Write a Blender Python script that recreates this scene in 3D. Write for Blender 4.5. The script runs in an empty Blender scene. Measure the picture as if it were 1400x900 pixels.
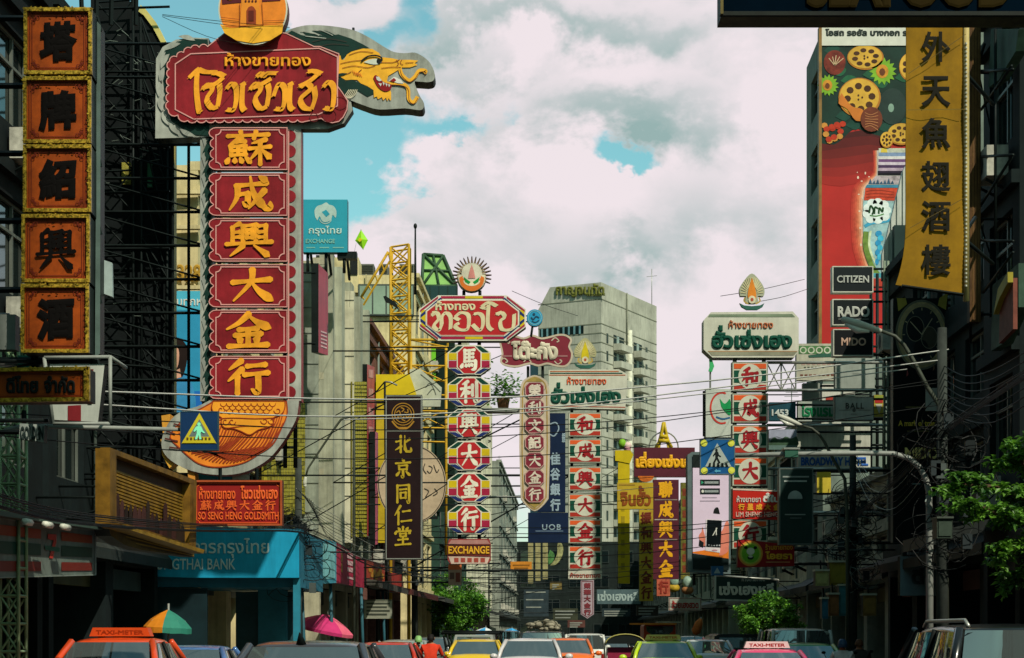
import bpy, bmesh, math, random
from mathutils import Vector, Matrix, noise as mnoise

SC = bpy.context.scene
COL = SC.collection
RND = random.Random(11)
F, CX, HZ, CH = 2400.0, 700.0, 866.0, 1.6      # photo: focal length in pixels, principal column, horizon row, eye height
SL = 80.0 / 2400.0                              # the street leans a little to the right of the view axis
rad = math.radians

# ------------------------------------------------------------------ camera
cd = bpy.data.cameras.new('camera')
cam = bpy.data.objects.new('camera', cd)
COL.objects.link(cam)
cam.location = (0, 0, CH)
cam.rotation_euler = (rad(90), 0, 0)
cd.sensor_width = 36.0
cd.lens = F / 1400 * 36
cd.shift_y = (HZ - 450) / 1400
cd.clip_start = 0.1
cd.clip_end = 5000
SC.camera = cam

# ------------------------------------------------------------------ sun + sky
SUN_EL, SUN_AZ = rad(47), math.atan2(0.42, -0.70)     # azimuth of the sun measured from +Y towards +X: behind the viewer, to the right
sd = Vector((math.sin(SUN_AZ) * math.cos(SUN_EL), math.cos(SUN_AZ) * math.cos(SUN_EL), math.sin(SUN_EL)))
sl = bpy.data.lights.new('sun', 'SUN')
sl.energy = 4.4
sl.angle = rad(0.6)
sl.color = (1.0, 0.92, 0.77)
so = bpy.data.objects.new('sun', sl)
so.rotation_euler = (-sd).to_track_quat('-Z', 'Y').to_euler()
so.location = (30, -30, 80)
COL.objects.link(so)
SC.view_settings.view_transform = 'Standard'
SC.view_settings.look = 'None'
SC.view_settings.exposure = 0.0
SC.view_settings.gamma = 1.0
SC.render.film_transparent = False
SC.cycles.max_bounces = 6
SC.cycles.diffuse_bounces = 3
SC.cycles.use_denoising = True

W = bpy.data.worlds.new('World')
SC.world = W
W.use_nodes = True
def build_world():
    nt = W.node_tree
    N, L = nt.nodes, nt.links
    N.clear()
    def math_(op, a, b=None, c=None, clamp=False):
        n = N.new('ShaderNodeMath'); n.operation = op; n.use_clamp = clamp
        for i, q in enumerate((a, b, c)):
            if q is None: continue
            if isinstance(q, (int, float)): n.inputs[i].default_value = q
            else: L.new(q, n.inputs[i])
        return n.outputs[0]
    def smooth(v, lo, hi):
        n = N.new('ShaderNodeMapRange'); n.interpolation_type = 'SMOOTHSTEP'
        L.new(v, n.inputs[0]); n.inputs[1].default_value = lo; n.inputs[2].default_value = hi
        return n.outputs[0]
    out = N.new('ShaderNodeOutputWorld')
    sky = N.new('ShaderNodeTexSky'); sky.sky_type = 'NISHITA'; sky.sun_disc = False
    sky.sun_elevation = SUN_EL; sky.sun_rotation = SUN_AZ
    sky.air_density = 1.0; sky.dust_density = 1.6; sky.ozone_density = 1.0
    tint = N.new('ShaderNodeMix'); tint.data_type = 'RGBA'; tint.blend_type = 'MULTIPLY'; tint.inputs[0].default_value = 1
    L.new(sky.outputs[0], tint.inputs[6]); tint.inputs[7].default_value = (1.12, 1.78, 1.32, 1)
    bg = N.new('ShaderNodeBackground'); L.new(tint.outputs[2], bg.inputs[0]); bgs = bg.inputs[1]
    tc = N.new('ShaderNodeTexCoord'); sep = N.new('ShaderNodeSeparateXYZ'); L.new(tc.outputs['Generated'], sep.inputs[0])
    ay = math_('ADD', math_('ABSOLUTE', sep.outputs[1]), 0.12)
    u = math_('DIVIDE', sep.outputs[0], ay); v = math_('DIVIDE', sep.outputs[2], ay)
    # (ay has +0.12: undo it for the forward view so that placed clouds keep their bearing)
    cmb = N.new('ShaderNodeCombineXYZ'); L.new(u, cmb.inputs[0]); L.new(math_('MULTIPLY', v, 1.35), cmb.inputs[1])
    def noise(scale, det, rough, w=0.0, dist=0.0, vec=None):
        n = N.new('ShaderNodeTexNoise'); n.noise_dimensions = '4D'
        L.new(vec or cmb.outputs[0], n.inputs['Vector']); n.inputs['W'].default_value = w
        n.inputs['Scale'].default_value = scale; n.inputs['Detail'].default_value = det
        n.inputs['Roughness'].default_value = rough; n.inputs['Distortion'].default_value = dist
        return n.outputs['Fac']
    n1 = noise(7.0, 9, 0.56, 3.1, 0.25)       # billow edges
    n2 = noise(13.0, 6, 0.6, 7.7, 0.2)        # shading inside
    n3 = noise(4.0, 4, 0.5, 1.3)
    # domain warp for the placed masses
    wu = math_('MULTIPLY_ADD', math_('SUBTRACT', n1, 0.5), 0.20, u)
    wv = math_('MULTIPLY_ADD', math_('SUBTRACT', n2, 0.5), 0.13, v)
    def blob(px, py, rx, ry):
        k = 1 / 1.12
        a = math_('DIVIDE', math_('SUBTRACT', wu, (px - CX) / F * k), rx / F * k)
        b = math_('DIVIDE', math_('SUBTRACT', wv, (HZ - py) / F * k), ry / F * k)
        r2 = math_('ADD', math_('MULTIPLY', a, a), math_('MULTIPLY', b, b))
        return math_('POWER', 2.718, math_('MULTIPLY', r2, -1.0))
    def total(lst):
        t = None
        for (px, py, rx, ry, w) in lst:
            x = math_('MULTIPLY', blob(px, py, rx, ry), w)
            t = x if t is None else math_('ADD', t, x)
        return t
    cover = total([(860, 300, 330, 130, .55), (640, 260, 120, 90, .30), (1000, 60, 420, 130, .45), (760, 20, 260, 90, .4), (440, 25, 70, 30, .55),
                   (760, 560, 700, 170, .5), (560, 330, 150, 60, .25)])
    holes = total([(255, 60, 90, 150, .8), (470, 190, 110, 75, .55), (560, 10, 45, 40, .4), (850, 232, 62, 28, .75), (500, 95, 80, 60, .35), (1010, 330, 60, 22, .30), (620, 185, 45, 25, .35)])
    cv = math_('SUBTRACT', math_('ADD', math_('ADD', n1, cover), math_('MULTIPLY', n3, .12)), holes)
    cov = smooth(cv, .52, .79)
    # shade of the cloud undersides
    dark = total([(690, 52, 170, 28, .95), (850, 185, 160, 34, 1.05), (930, 60, 90, 26, .5), (640, 110, 60, 24, .4), (730, 160, 60, 30, .4), (960, 110, 90, 40, .3), (860, 330, 50, 22, .6), (960, 300, 70, 40, .45),
                  (740, 330, 90, 30, .2), (540, 300, 60, 30, .35), (1020, 200, 60, 90, .2)])
    sh = math_('ADD', dark, math_('MULTIPLY', math_('SUBTRACT', n2, .49), 2.3), clamp=True)
    ramp = N.new('ShaderNodeMix'); ramp.data_type = 'RGBA'; L.new(sh, ramp.inputs[0])
    ramp.inputs[6].default_value = (.87, .78, .815, 1); ramp.inputs[7].default_value = (.31, .45, .44, 1)
    bc = N.new('ShaderNodeBackground')
    # clouds thin out overhead and behind: the photographed bank lies ahead over the street
    ahead = smooth(sep.outputs[1], .05, .75)
    far_ = N.new('ShaderNodeMix'); far_.data_type = 'RGBA'; far_.blend_type = 'MULTIPLY'; L.new(math_('SUBTRACT', 1.0, ahead), far_.inputs[0])   # clouds behind and overhead tinted teal so that shaded surfaces turn teal
    L.new(ramp.outputs[2], far_.inputs[6]); far_.inputs[7].default_value = (.52, .86, .88, 1); L.new(far_.outputs[2], bc.inputs[0])
    L.new(math_('MULTIPLY_ADD', ahead, .68, .32), bc.inputs[1]); L.new(math_('MULTIPLY_ADD', ahead, .052, .055), bgs)
    mix = N.new('ShaderNodeMixShader')
    L.new(math_('MULTIPLY', cov, math_('MULTIPLY_ADD', ahead, .4, .6)), mix.inputs[0])
    L.new(bg.outputs[0], mix.inputs[1]); L.new(bc.outputs[0], mix.inputs[2])
    L.new(mix.outputs[0], out.inputs[0])
build_world()

# ------------------------------------------------------------------ materials
def lin(h):
    h = h.lstrip('#')
    o = []
    for i in (0, 2, 4):
        c = int(h[i:i+2], 16) / 255
        o.append(c / 12.92 if c <= .04045 else ((c + .055) / 1.055) ** 2.4)
    return o
MATS = {}
def M(hexc, rough=.55, var=.22, scale=1.2, metal=0.0, streak=0.0, spec=.18, emit=0.0, coat=0.0, k=1.0, bump=0.0, key=''):
    kk = (hexc, rough, var, scale, metal, streak, spec, emit, coat, k, bump, key)
    if kk in MATS: return MATS[kk]
    m = bpy.data.materials.new('paint_' + hexc.strip('#') + key)
    m.use_nodes = True
    nt = m.node_tree; N, L = nt.nodes, nt.links
    b = N['Principled BSDF']
    c = [x * k for x in lin(hexc)]
    b.inputs['Roughness'].default_value = rough
    b.inputs['Metallic'].default_value = metal
    b.inputs['Specular IOR Level'].default_value = spec
    if coat: b.inputs['Coat Weight'].default_value = coat; b.inputs['Coat Roughness'].default_value = .05
    if var or streak:
        tc = N.new('ShaderNodeTexCoord')
        col = None
        def mul(prev, fac_out, lo, hi, a, bb):
            mr = N.new('ShaderNodeMapRange'); L.new(fac_out, mr.inputs[0])
            mr.inputs[1].default_value = a; mr.inputs[2].default_value = bb; mr.inputs[3].default_value = lo; mr.inputs[4].default_value = hi
            mx = N.new('ShaderNodeMix'); mx.data_type = 'RGBA'; mx.blend_type = 'MULTIPLY'; mx.inputs[0].default_value = 1
            if prev is None: mx.inputs[6].default_value = (*c, 1)
            else: L.new(prev, mx.inputs[6])
            L.new(mr.outputs[0], mx.inputs[7])
            return mx.outputs[2]
        if var:
            n = N.new('ShaderNodeTexNoise'); L.new(tc.outputs['Object'], n.inputs['Vector'])
            n.inputs['Scale'].default_value = scale; n.inputs['Detail'].default_value = 7; n.inputs['Roughness'].default_value = .68
            col = mul(col, n.outputs['Fac'], 1 - var * 1.5, 1 + var * .5, .32, .62)
        if streak:
            mp = N.new('ShaderNodeMapping'); L.new(tc.outputs['Object'], mp.inputs[0]); mp.inputs['Scale'].default_value = (3.0, 3.0, .22)
            n2 = N.new('ShaderNodeTexNoise'); L.new(mp.outputs[0], n2.inputs['Vector']); n2.inputs['Scale'].default_value = 1.0; n2.inputs['Detail'].default_value = 6; n2.inputs['Roughness'].default_value = .7
            col = mul(col, n2.outputs['Fac'], 1 - streak, 1.0, .35, .6)
        L.new(col, b.inputs['Base Color'])
        if bump:
            bp = N.new('ShaderNodeBump'); bp.inputs['Strength'].default_value = bump; bp.inputs['Distance'].default_value = .02
            L.new(n.outputs['Fac'], bp.inputs['Height']); L.new(bp.outputs[0], b.inputs['Normal'])
    else:
        b.inputs['Base Color'].default_value = (*c, 1)
    if emit:
        b.inputs['Emission Color'].default_value = (*c, 1); b.inputs['Emission Strength'].default_value = emit
    MATS[kk] = m
    return m

def glassmat(hexc='#0b1416', rough=.04, ior=1.6, metal=0.0):
    kk = ('G', hexc, rough, ior, metal)
    if kk in MATS: return MATS[kk]
    m = bpy.data.materials.new('window_glass'); m.use_nodes = True
    b = m.node_tree.nodes['Principled BSDF']
    b.inputs['Base Color'].default_value = (*lin(hexc), 1); b.inputs['Roughness'].default_value = rough
    b.inputs['Specular IOR Level'].default_value = .9; b.inputs['IOR'].default_value = ior; b.inputs['Metallic'].default_value = metal
    MATS[kk] = m
    return m

BLACK = M('#0d1413', .6, 0.1); STEEL = M('#18201f', .5, .3, 2, .3); GREY = M('#8c918a', .6, .25, 2); CABLE = M('#0b0f0f', .6, 0)
WHITE = M('#cfd0c6', .5, .15); CONC = M('#7d7c72', .85, .25, 2, streak=.25); GALV = M('#a7aaa2', .4, .2, 2, .6)

# ------------------------------------------------------------------ scene tree helpers
WM = {}
def thing(name, label, cat, loc=(0, 0, 0), rotz=0.0, group=None):
    o = bpy.data.objects.new(name, None); COL.objects.link(o)
    o.empty_display_size = .3
    o.location = loc; o.rotation_euler = (0, 0, rotz)
    o['label'] = label; o['category'] = cat
    if group: o['group'] = group
    WM[o.name] = Matrix.Translation(Vector(loc)) @ Matrix.Rotation(rotz, 4, 'Z')
    return o
def copy_tree(o, parent=None):
    c = o.copy(); COL.objects.link(c)
    if parent is not None: c.parent = parent
    for ch in list(o.children): copy_tree(ch, c)
    return c

class MB:
    """collects faces (world coordinates unless built with local=True) into one mesh"""
    def __init__(s): s.v = []; s.f = []; s.mi = []; s.mats = []; s.sm = []
    def idx(s, m):
        if m not in s.mats: s.mats.append(m)
        return s.mats.index(m)
    def face(s, pts, m, smooth=False):
        b = len(s.v); s.v += [tuple(p) for p in pts]; s.f.append(tuple(range(b, b + len(pts)))); s.mi.append(s.idx(m)); s.sm.append(smooth)
    def raw(s, verts, faces, m, smooth=False):
        b = len(s.v); s.v += [tuple(p) for p in verts]; k = s.idx(m)
        for f in faces: s.f.append(tuple(i + b for i in f)); s.mi.append(k); s.sm.append(smooth)
    def prism(s, front, off, m, side=None, back=True):
        """front polygon, offset vector to the back polygon"""
        off = Vector(off); n = len(front); bk = [Vector(p) + off for p in front]
        b = len(s.v); s.v += [tuple(p) for p in front]; s.f.append(tuple(range(b, b + n))); s.mi.append(s.idx(m)); s.sm.append(False)
        k = s.idx(side or m)
        b2 = len(s.v); s.v += [tuple(p) for p in front] + [tuple(p) for p in bk]
        for i in range(n):
            j = (i + 1) % n
            s.f.append((b2 + i, b2 + n + i, b2 + n + j, b2 + j)); s.mi.append(k); s.sm.append(False)
        if back: s.f.append(tuple(b2 + n + i for i in reversed(range(n)))); s.mi.append(k); s.sm.append(False)
    def box(s, a, b, m):
        x0, y0, z0 = a; x1, y1, z1 = b
        if x0 > x1: x0, x1 = x1, x0
        if y0 > y1: y0, y1 = y1, y0
        if z0 > z1: z0, z1 = z1, z0
        v = [(x0,y0,z0),(x1,y0,z0),(x1,y1,z0),(x0,y1,z0),(x0,y0,z1),(x1,y0,z1),(x1,y1,z1),(x0,y1,z1)]
        s.raw(v, [(0,3,2,1),(4,5,6,7),(0,1,5,4),(1,2,6,5),(2,3,7,6),(3,0,4,7)], m)
    def tube(s, p, q, r, m, n=6, r2=None, caps=True):
        p = Vector(p); q = Vector(q); d = q - p
        if d.length < 1e-6: return
        s.path([p, q], r, m, n, [r, r if r2 is None else r2], caps)
    def path(s, pts, r, m, n=5, rs=None, caps=True):
        pts = [Vector(p) for p in pts]; vs = []; fs = []
        prev = None
        for i, p in enumerate(pts):
            d = (pts[min(i+1, len(pts)-1)] - pts[max(i-1, 0)])
            if d.length < 1e-9: d = Vector((0, 0, 1))
            d.normalize()
            if prev is None:
                a = d.cross(Vector((0, 0, 1)))
                if a.length < .05: a = d.cross(Vector((1, 0, 0)))
            else:
                a = prev - d * prev.dot(d)
                if a.length < 1e-4: a = d.cross(Vector((.3, .5, 1)))
            a.normalize(); b = d.cross(a); prev = a
            rr = rs[i] if rs else r
            for k in range(n):
                t = 2 * math.pi * k / n
                vs.append(p + a * (rr * math.cos(t)) + b * (rr * math.sin(t)))
        for i in range(len(pts) - 1):
            for k in range(n):
                k2 = (k + 1) % n
                fs.append((i*n+k, i*n+k2, (i+1)*n+k2, (i+1)*n+k))
        if caps:
            fs.append(tuple(reversed(range(n)))); fs.append(tuple(range((len(pts)-1)*n, len(pts)*n)))
        s.raw(vs, fs, m, n > 4)
    def loft(s, rings, m, smooth=True, caps=True, closed=True):
        n = len(rings[0]); vs = [p for r in rings for p in r]; fs = []
        for i in range(len(rings) - 1):
            for k in range(n if closed else n - 1):
                k2 = (k + 1) % n
                fs.append((i*n+k, i*n+k2, (i+1)*n+k2, (i+1)*n+k))
        if caps and closed:
            fs.append(tuple(reversed(range(n)))); fs.append(tuple(range((len(rings)-1)*n, len(rings)*n)))
        s.raw(vs, fs, m, smooth)
    def ball(s, c, rx, ry, rz, m, n=10, k=7):
        c = Vector(c); rings = []
        for i in range(k + 1):
            t = math.pi * i / k
            z = -math.cos(t); w = max(math.sin(t), .02)
            rings.append([c + Vector((rx*w*math.cos(2*math.pi*j/n), ry*w*math.sin(2*math.pi*j/n), rz*z)) for j in range(n)])
        s.loft(rings, m)
    def build(s, name, parent=None, local=False, kind=None, loc=None):
        me = bpy.data.meshes.new(name)
        v = s.v
        if parent is not None and not local:
            inv = WM[parent.name].inverted(); v = [tuple(inv @ Vector(p)) for p in v]
        elif loc is not None:
            l = Vector(loc); v = [tuple(Vector(p) - l) for p in v]
        me.from_pydata(v, [], s.f)
        for m in s.mats: me.materials.append(m)
        me.polygons.foreach_set('material_index', s.mi)
        me.polygons.foreach_set('use_smooth', s.sm)
        me.update()
        o = bpy.data.objects.new(name, me); COL.objects.link(o)
        if parent is not None:
            o.parent = parent; WM[o.name] = WM[parent.name]
        elif loc is not None:
            o.location = loc
        if kind: o['kind'] = kind
        return o
def tag(o, label, cat, group=None):
    o['label'] = label; o['category'] = cat
    if group: o['group'] = group
    return o

# ------------------------------------------------------------------ planes seen through the photograph
class Fr:
    def __init__(s, p0, n): s.p0 = Vector(p0); s.n = Vector(n).normalized()
    def pt(s, px, py, lift=0.0):
        d = Vector(((px - CX) / F, 1.0, (HZ - py) / F)); o = Vector((0, 0, CH))
        t = (s.p0 - o).dot(s.n) / d.dot(s.n)
        return o + d * t + s.n * lift
    def poly(s, mb, pts, m, lift): mb.face([s.pt(x, y, lift) for x, y in pts], m)
    def prism(s, mb, pts, l0, l1, m, side=None): mb.prism([s.pt(x, y, l1) for x, y in pts], s.n * (l0 - l1), m, side)
    def stroke(s, mb, pts, w, m, lift, ws=None, cap=True):
        if len(pts) < 2: return
        L, Rr = [], []
        for i, (x, y) in enumerate(pts):
            a = pts[max(i-1, 0)]; b = pts[min(i+1, len(pts)-1)]
            dx, dy = b[0]-a[0], b[1]-a[1]; l = math.hypot(dx, dy) or 1
            nx, ny = -dy/l, dx/l; h = (ws[i] if ws else w) / 2
            L.append((x+nx*h, y+ny*h)); Rr.append((x-nx*h, y-ny*h))
        n = len(pts)
        vs = [s.pt(x, y, lift) for x, y in L] + [s.pt(x, y, lift) for x, y in Rr]
        mb.raw(vs, [(i, i+1, n+i+1, n+i) for i in range(n-1)], m)
    def line(s, mb, pts, w, m, lift, closed=False):
        """outline ribbon with mitred corners"""
        if closed: pts = list(pts)
        n = len(pts); L, Rr = [], []
        for i in range(n):
            if closed: a, b = pts[i-1], pts[(i+1) % n]
            else: a, b = pts[max(i-1, 0)], pts[min(i+1, n-1)]
            p = pts[i]
            def nrm(q, r):
                dx, dy = r[0]-q[0], r[1]-q[1]; l = math.hypot(dx, dy) or 1
                return (-dy/l, dx/l)
            n1 = nrm(a, p) if a != p else nrm(p, b); n2 = nrm(p, b) if b != p else n1
            mx, my = n1[0]+n2[0], n1[1]+n2[1]; l = math.hypot(mx, my) or 1; mx /= l; my /= l
            c = max(.45, mx*n1[0]+my*n1[1]); h = w / 2 / c
            L.append((p[0]+mx*h, p[1]+my*h)); Rr.append((p[0]-mx*h, p[1]-my*h))
        vs = [s.pt(x, y, lift) for x, y in L] + [s.pt(x, y, lift) for x, y in Rr]
        fs = [(i, (i+1) % n, n+(i+1) % n, n+i) for i in range(n if closed else n-1)]
        mb.raw(vs, fs, m)
def front(D, yaw=0.0, px=700): return Fr(((px - CX) / F * D, D, 0), (math.sin(yaw), -math.cos(yaw), 0))
def side(X0): return Fr((X0, 0, 0), (1, -SL, 0) if X0 < 0 else (-1, SL, 0))
def at(px, py, D): return Vector(((px - CX) / F * D, D, CH + (HZ - py) / F * D))

def rect(x0, y0, x1, y1): return [(x0, y0), (x0, y1), (x1, y1), (x1, y0)]
def octa(x0, y0, x1, y1, c, cy=None):
    cy = c if cy is None else cy
    return [(x0+c, y0), (x0, y0+cy), (x0, y1-cy), (x0+c, y1), (x1-c, y1), (x1, y1-cy), (x1, y0+cy), (x1-c, y0)]
def ell(cx, cy, rx, ry=None, n=28, a0=0, a1=2*math.pi):
    ry = rx if ry is None else ry
    full = abs(a1 - a0 - 2*math.pi) < 1e-6
    return [(cx + rx*math.cos(a0 + (a1-a0)*i/(n if full else n-1)), cy - ry*math.sin(a0 + (a1-a0)*i/(n if full else n-1))) for i in range(n)]
def notch(x0, y0, x1, y1, r, n=5):
    """rectangle with concave quarter-round corners"""
    P = []
    for cx, cy, a in ((x0, y0, 0), (x0, y1, 90), (x1, y1, 180), (x1, y0, 270)):
        arc = [(cx + r*math.cos(rad(a + 90*i/(n-1))), cy + r*math.sin(rad(-a - 90*i/(n-1)) * -1)) for i in range(n)]
        if (cx, cy) == (x0, y0): arc = [(x0 + r*math.cos(rad(90*i/(n-1))), y0 + r*math.sin(rad(90*i/(n-1)))) for i in range(n)]
        elif (cx, cy) == (x0, y1): arc = [(x0 + r*math.sin(rad(90*i/(n-1))), y1 - r*math.cos(rad(90*i/(n-1)))) for i in range(n)]
        elif (cx, cy) == (x1, y1): arc = [(x1 - r*math.cos(rad(90*i/(n-1))), y1 - r*math.sin(rad(90*i/(n-1)))) for i in range(n)]
        else: arc = [(x1 - r*math.sin(rad(90*i/(n-1))), y0 + r*math.cos(rad(90*i/(n-1)))) for i in range(n)]
        P += arc
    return P
def curve(pts, n=6):
    """Catmull-Rom through the points"""
    o = []
    P = [pts[0]] + list(pts) + [pts[-1]]
    for i in range(1, len(P)-2):
        for k in range(n):
            t = k / n
            q = []
            for d in range(len(pts[0])):
                a, b, c, e = P[i-1][d], P[i][d], P[i+1][d], P[i+2][d]
                q.append(.5*((2*b)+(-a+c)*t+(2*a-5*b+4*c-e)*t*t+(-a+3*b-3*c+e)*t**3))
            o.append(tuple(q))
    o.append(tuple(pts[-1]))
    return o

# ------------------------------------------------------------------ lettering
GL = {}
_tc = bpy.data.curves.new('lettering_source', 'FONT'); _to = bpy.data.objects.new('lettering_source', _tc); COL.objects.link(_to)
_tc.resolution_u = 3; _tc.bevel_resolution = 0
def _mesh(txt, bold):
    _tc.body = txt; _tc.bevel_depth = bold; _tc.size = 1
    dg = bpy.context.evaluated_depsgraph_get(); dg.update()
    ev = _to.evaluated_get(dg); me = ev.to_mesh()
    v = [tuple(p.co) for p in me.vertices]; f = [tuple(p.vertices) for p in me.polygons]
    ev.to_mesh_clear()
    return v, f
def _xmax(t):
    v, f = _mesh(t, 0); return max(p[0] for p in v)
UPPER = set('\u0e31\u0e34\u0e35\u0e36\u0e37'); TONE = set('\u0e48\u0e49\u0e4a\u0e4b'); LOWER = set('\u0e38\u0e39')
def glyph(c, bold):
    k = (c, bold)
    if k in GL: return GL[k]
    if ord(c) > 0x2e80: adv = 1.0
    elif c in UPPER or c in TONE or c in LOWER: adv = 0.0
    elif c == ' ': adv = _xmax('l l') - 2 * _xmax('l') if False else .3
    else: adv = _xmax(c + 'l') - _xmax('l')
    v, f = ([], []) if c == ' ' else _mesh(c, bold)
    GL[k] = (v, f, adv)
    return GL[k]
def layout(txt, bold, gap=0.0):
    x = 0; V, Fc = [], []; prev = ''
    for c in txt:
        v, f, adv = glyph(c, bold)
        dy = .22 if (c in TONE and prev in UPPER) else 0
        b = len(V)
        V += [(p[0] + x, p[1] + dy, p[2]) for p in v]; Fc += [tuple(i + b for i in q) for q in f]
        x += adv + (gap if adv else 0); prev = c
    return V, Fc
def letters(mb, fr, txt, r, m, lift=.012, bold=.03, gap=0.0, depth=.012, rise=0.0, rough=0.0, vert=None):
    """fill the photo rectangle r = (x0, y0, x1, y1) with the text, raised a little from its panel"""
    V, Fc = layout(txt, bold, gap)
    if not V: return
    x0 = min(p[0] for p in V); x1 = max(p[0] for p in V); y0 = min(p[1] for p in V); y1 = max(p[1] for p in V)
    if vert: y0, y1 = vert
    X0, Y0, X1, Y1 = r; out = []
    sd_ = RND.random() * 50
    for p in V:
        a = (p[0]-x0)/(x1-x0); b = (p[1]-y0)/(y1-y0)
        if rough:
            q = mnoise.noise_vector(Vector((a*5+sd_, b*5, 0))); a += q.x*rough; b += q.y*rough
        px = X0 + a*(X1-X0); py = Y1 - b*(Y1-Y0) - rise*(a-.5)*(X1-X0)
        w = (p[2]/bold*.5+.5) if bold else 1
        out.append(fr.pt(px, py, lift + w*depth))
    mb.raw(out, Fc, m)

# brush strokes of the characters that matter most, on a 100 x 100 grid: h(orizontal) v(ertical) p(left-falling) n(right-falling) d(ot) k(hooked)
BR = {
'大': 'h 10 42 90 33;p 52 4 48 42 12 94;n 50 40 66 66 94 92',
'金': 'p 52 2 30 28 4 46;n 50 6 70 26 97 42;h 30 47 70 43;h 22 63 78 58;v 50 46 50 88;d 28 68 36 82;d 74 65 65 81;h 8 94 92 89',
'行': 'p 36 4 8 30;p 38 28 6 62;v 27 48 27 98;h 48 20 90 15;h 42 44 96 38;k 73 43 73 92 58 84',
'成': 'h 18 28 86 20;p 22 28 20 62 4 96;h 24 52 46 49;k 45 49 43 80 33 73;n 50 2 58 50 82 90;k 82 90 93 90 94 72;p 82 40 46 92;d 70 2 86 14',
'興': 'p 30 6 14 16;v 15 16 15 56;h 16 31 31 29;h 16 45 31 43;v 37 12 37 56;h 36 13 66 9;v 65 9 64 56;h 44 24 58 22;v 45 33 45 46;h 44 34 58 32;v 57 33 57 46;h 44 46 58 45;h 70 13 86 11;v 85 11 85 56;h 70 30 85 28;h 70 44 85 43;h 2 64 98 57;p 38 68 10 97;n 60 67 92 97',
'和': 'p 46 4 10 20;h 4 40 56 33;v 31 16 31 98;p 31 42 4 76;n 32 42 54 62;v 62 32 64 82;h 61 33 92 29;v 91 30 87 82;h 64 74 88 71',
'蘇': 'h 6 16 94 11;v 34 2 37 24;v 67 2 62 24;p 30 24 8 44;h 24 33 44 31;v 13 46 14 70;h 13 46 45 43;v 44 44 43 70;h 14 58 44 56;v 29 45 29 70;h 13 71 46 68;d 10 78 3 94;d 22 78 22 92;d 33 77 38 92;d 44 75 56 92;p 88 26 58 37;h 52 52 98 46;v 76 33 76 98;p 75 52 54 84;n 77 52 99 80',
'馬': 'v 26 6 26 60;h 26 9 80 5;h 26 25 73 22;h 26 41 73 38;v 50 8 50 58;h 22 59 86 54;k 85 55 82 88 62 95;d 16 67 6 86;d 32 68 34 82;d 46 67 51 80;d 60 65 67 78',
'利': 'p 44 4 12 18;h 4 38 56 31;v 31 12 31 98;p 31 40 4 74;n 32 42 54 60;v 68 20 68 68;k 90 4 90 92 72 84',
'北': 'v 37 8 37 92;h 10 38 37 33;p 42 60 6 80;p 88 24 58 46;n 60 6 61 60 66 84;k 66 86 94 86 95 66',
'京': 'd 44 2 57 15;h 8 25 92 20;v 27 36 29 58;h 27 37 74 34;v 73 35 71 58;h 29 56 72 54;k 50 56 50 95 38 87;d 32 66 12 88;d 66 65 90 86',
'同': 'v 18 10 18 98;h 17 12 86 8;k 84 9 84 95 70 87;h 32 32 70 29;v 36 48 37 76;h 36 48 67 46;v 66 46 65 76;h 37 75 66 73',
'仁': 'p 36 3 3 52;v 24 34 24 98;h 48 32 90 27;h 40 82 98 76',
'堂': 'v 50 2 50 20;d 22 6 33 19;d 80 4 68 19;d 12 24 6 40;h 12 26 94 22;d 93 23 84 37;v 34 36 35 51;h 33 37 68 35;v 67 36 66 51;h 35 51 67 49;h 22 68 78 63;v 50 52 50 90;h 6 94 94 88',
'文': 'd 44 2 58 16;h 6 30 94 24;p 68 28 48 66 8 96;n 30 34 56 70 94 96',
'天': 'h 20 16 80 11;h 8 44 92 38;p 50 14 47 50 8 96;n 50 44 66 70 96 94',
}
def brush(mb, fr, ch, r, m, lift=.012, wt=13.0):
    if ch not in BR:
        letters(mb, fr, ch, r, m, lift, .045, rise=.07, rough=.012); return
    X0, Y0, X1, Y1 = r
    k = 0
    for st in BR[ch].split(';'):
        q = st.split(); t = q[0]; c = list(map(float, q[1:])); pts = list(zip(c[::2], c[1::2]))
        dense = BR[ch].count(';') > 12
        W0 = wt * (.78 if dense else 1)
        cv = curve(pts, 5 if len(pts) == 2 else 6); n = len(cv); ws = []
        for i in range(n):
            s_ = i/(n-1)
            if t == 'h': w = W0*(.62 + .55*abs(s_-.45)**1.3*1.6)
            elif t == 'v': w = W0*(1.12 - .2*math.sin(s_*math.pi) - .12*s_)
            elif t == 'p': w = W0*(1.15 - .85*s_**1.3)
            elif t == 'n': w = W0*(.42 + 1.15*min(s_/.8, 1)**1.5 - (max(0, s_-.8)/.2)*1.05)
            elif t == 'd': w = W0*(.45 + 1.1*s_**.8 if s_ < .75 else 1.35 - (s_-.75)*2.6)
            else: w = W0*(1.05 - .75*max(0, s_-.7)/.3)
            ws.append(w)
        # rounded blunt ends
        d0 = (cv[0][0]-cv[1][0], cv[0][1]-cv[1][1]); l0 = math.hypot(*d0) or 1
        cv = [(cv[0][0]+d0[0]/l0*ws[0]*.35, cv[0][1]+d0[1]/l0*ws[0]*.35)] + cv; ws = [ws[0]*.45] + ws
        d1 = (cv[-1][0]-cv[-2][0], cv[-1][1]-cv[-2][1]); l1 = math.hypot(*d1) or 1
        cv.append((cv[-1][0]+d1[0]/l1*ws[-1]*.35, cv[-1][1]+d1[1]/l1*ws[-1]*.35)); ws.append(ws[-1]*.4)
        sx = (X1-X0)/100; sy = (Y1-Y0)/100; sc_ = (sx+sy)/2
        pp = [(X0 + x*sx, Y0 + y*sy) for x, y in cv]
        fr.stroke(mb, pp, 1, m, lift + k*.0012, [w*sc_ for w in ws]); k += 1

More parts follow.
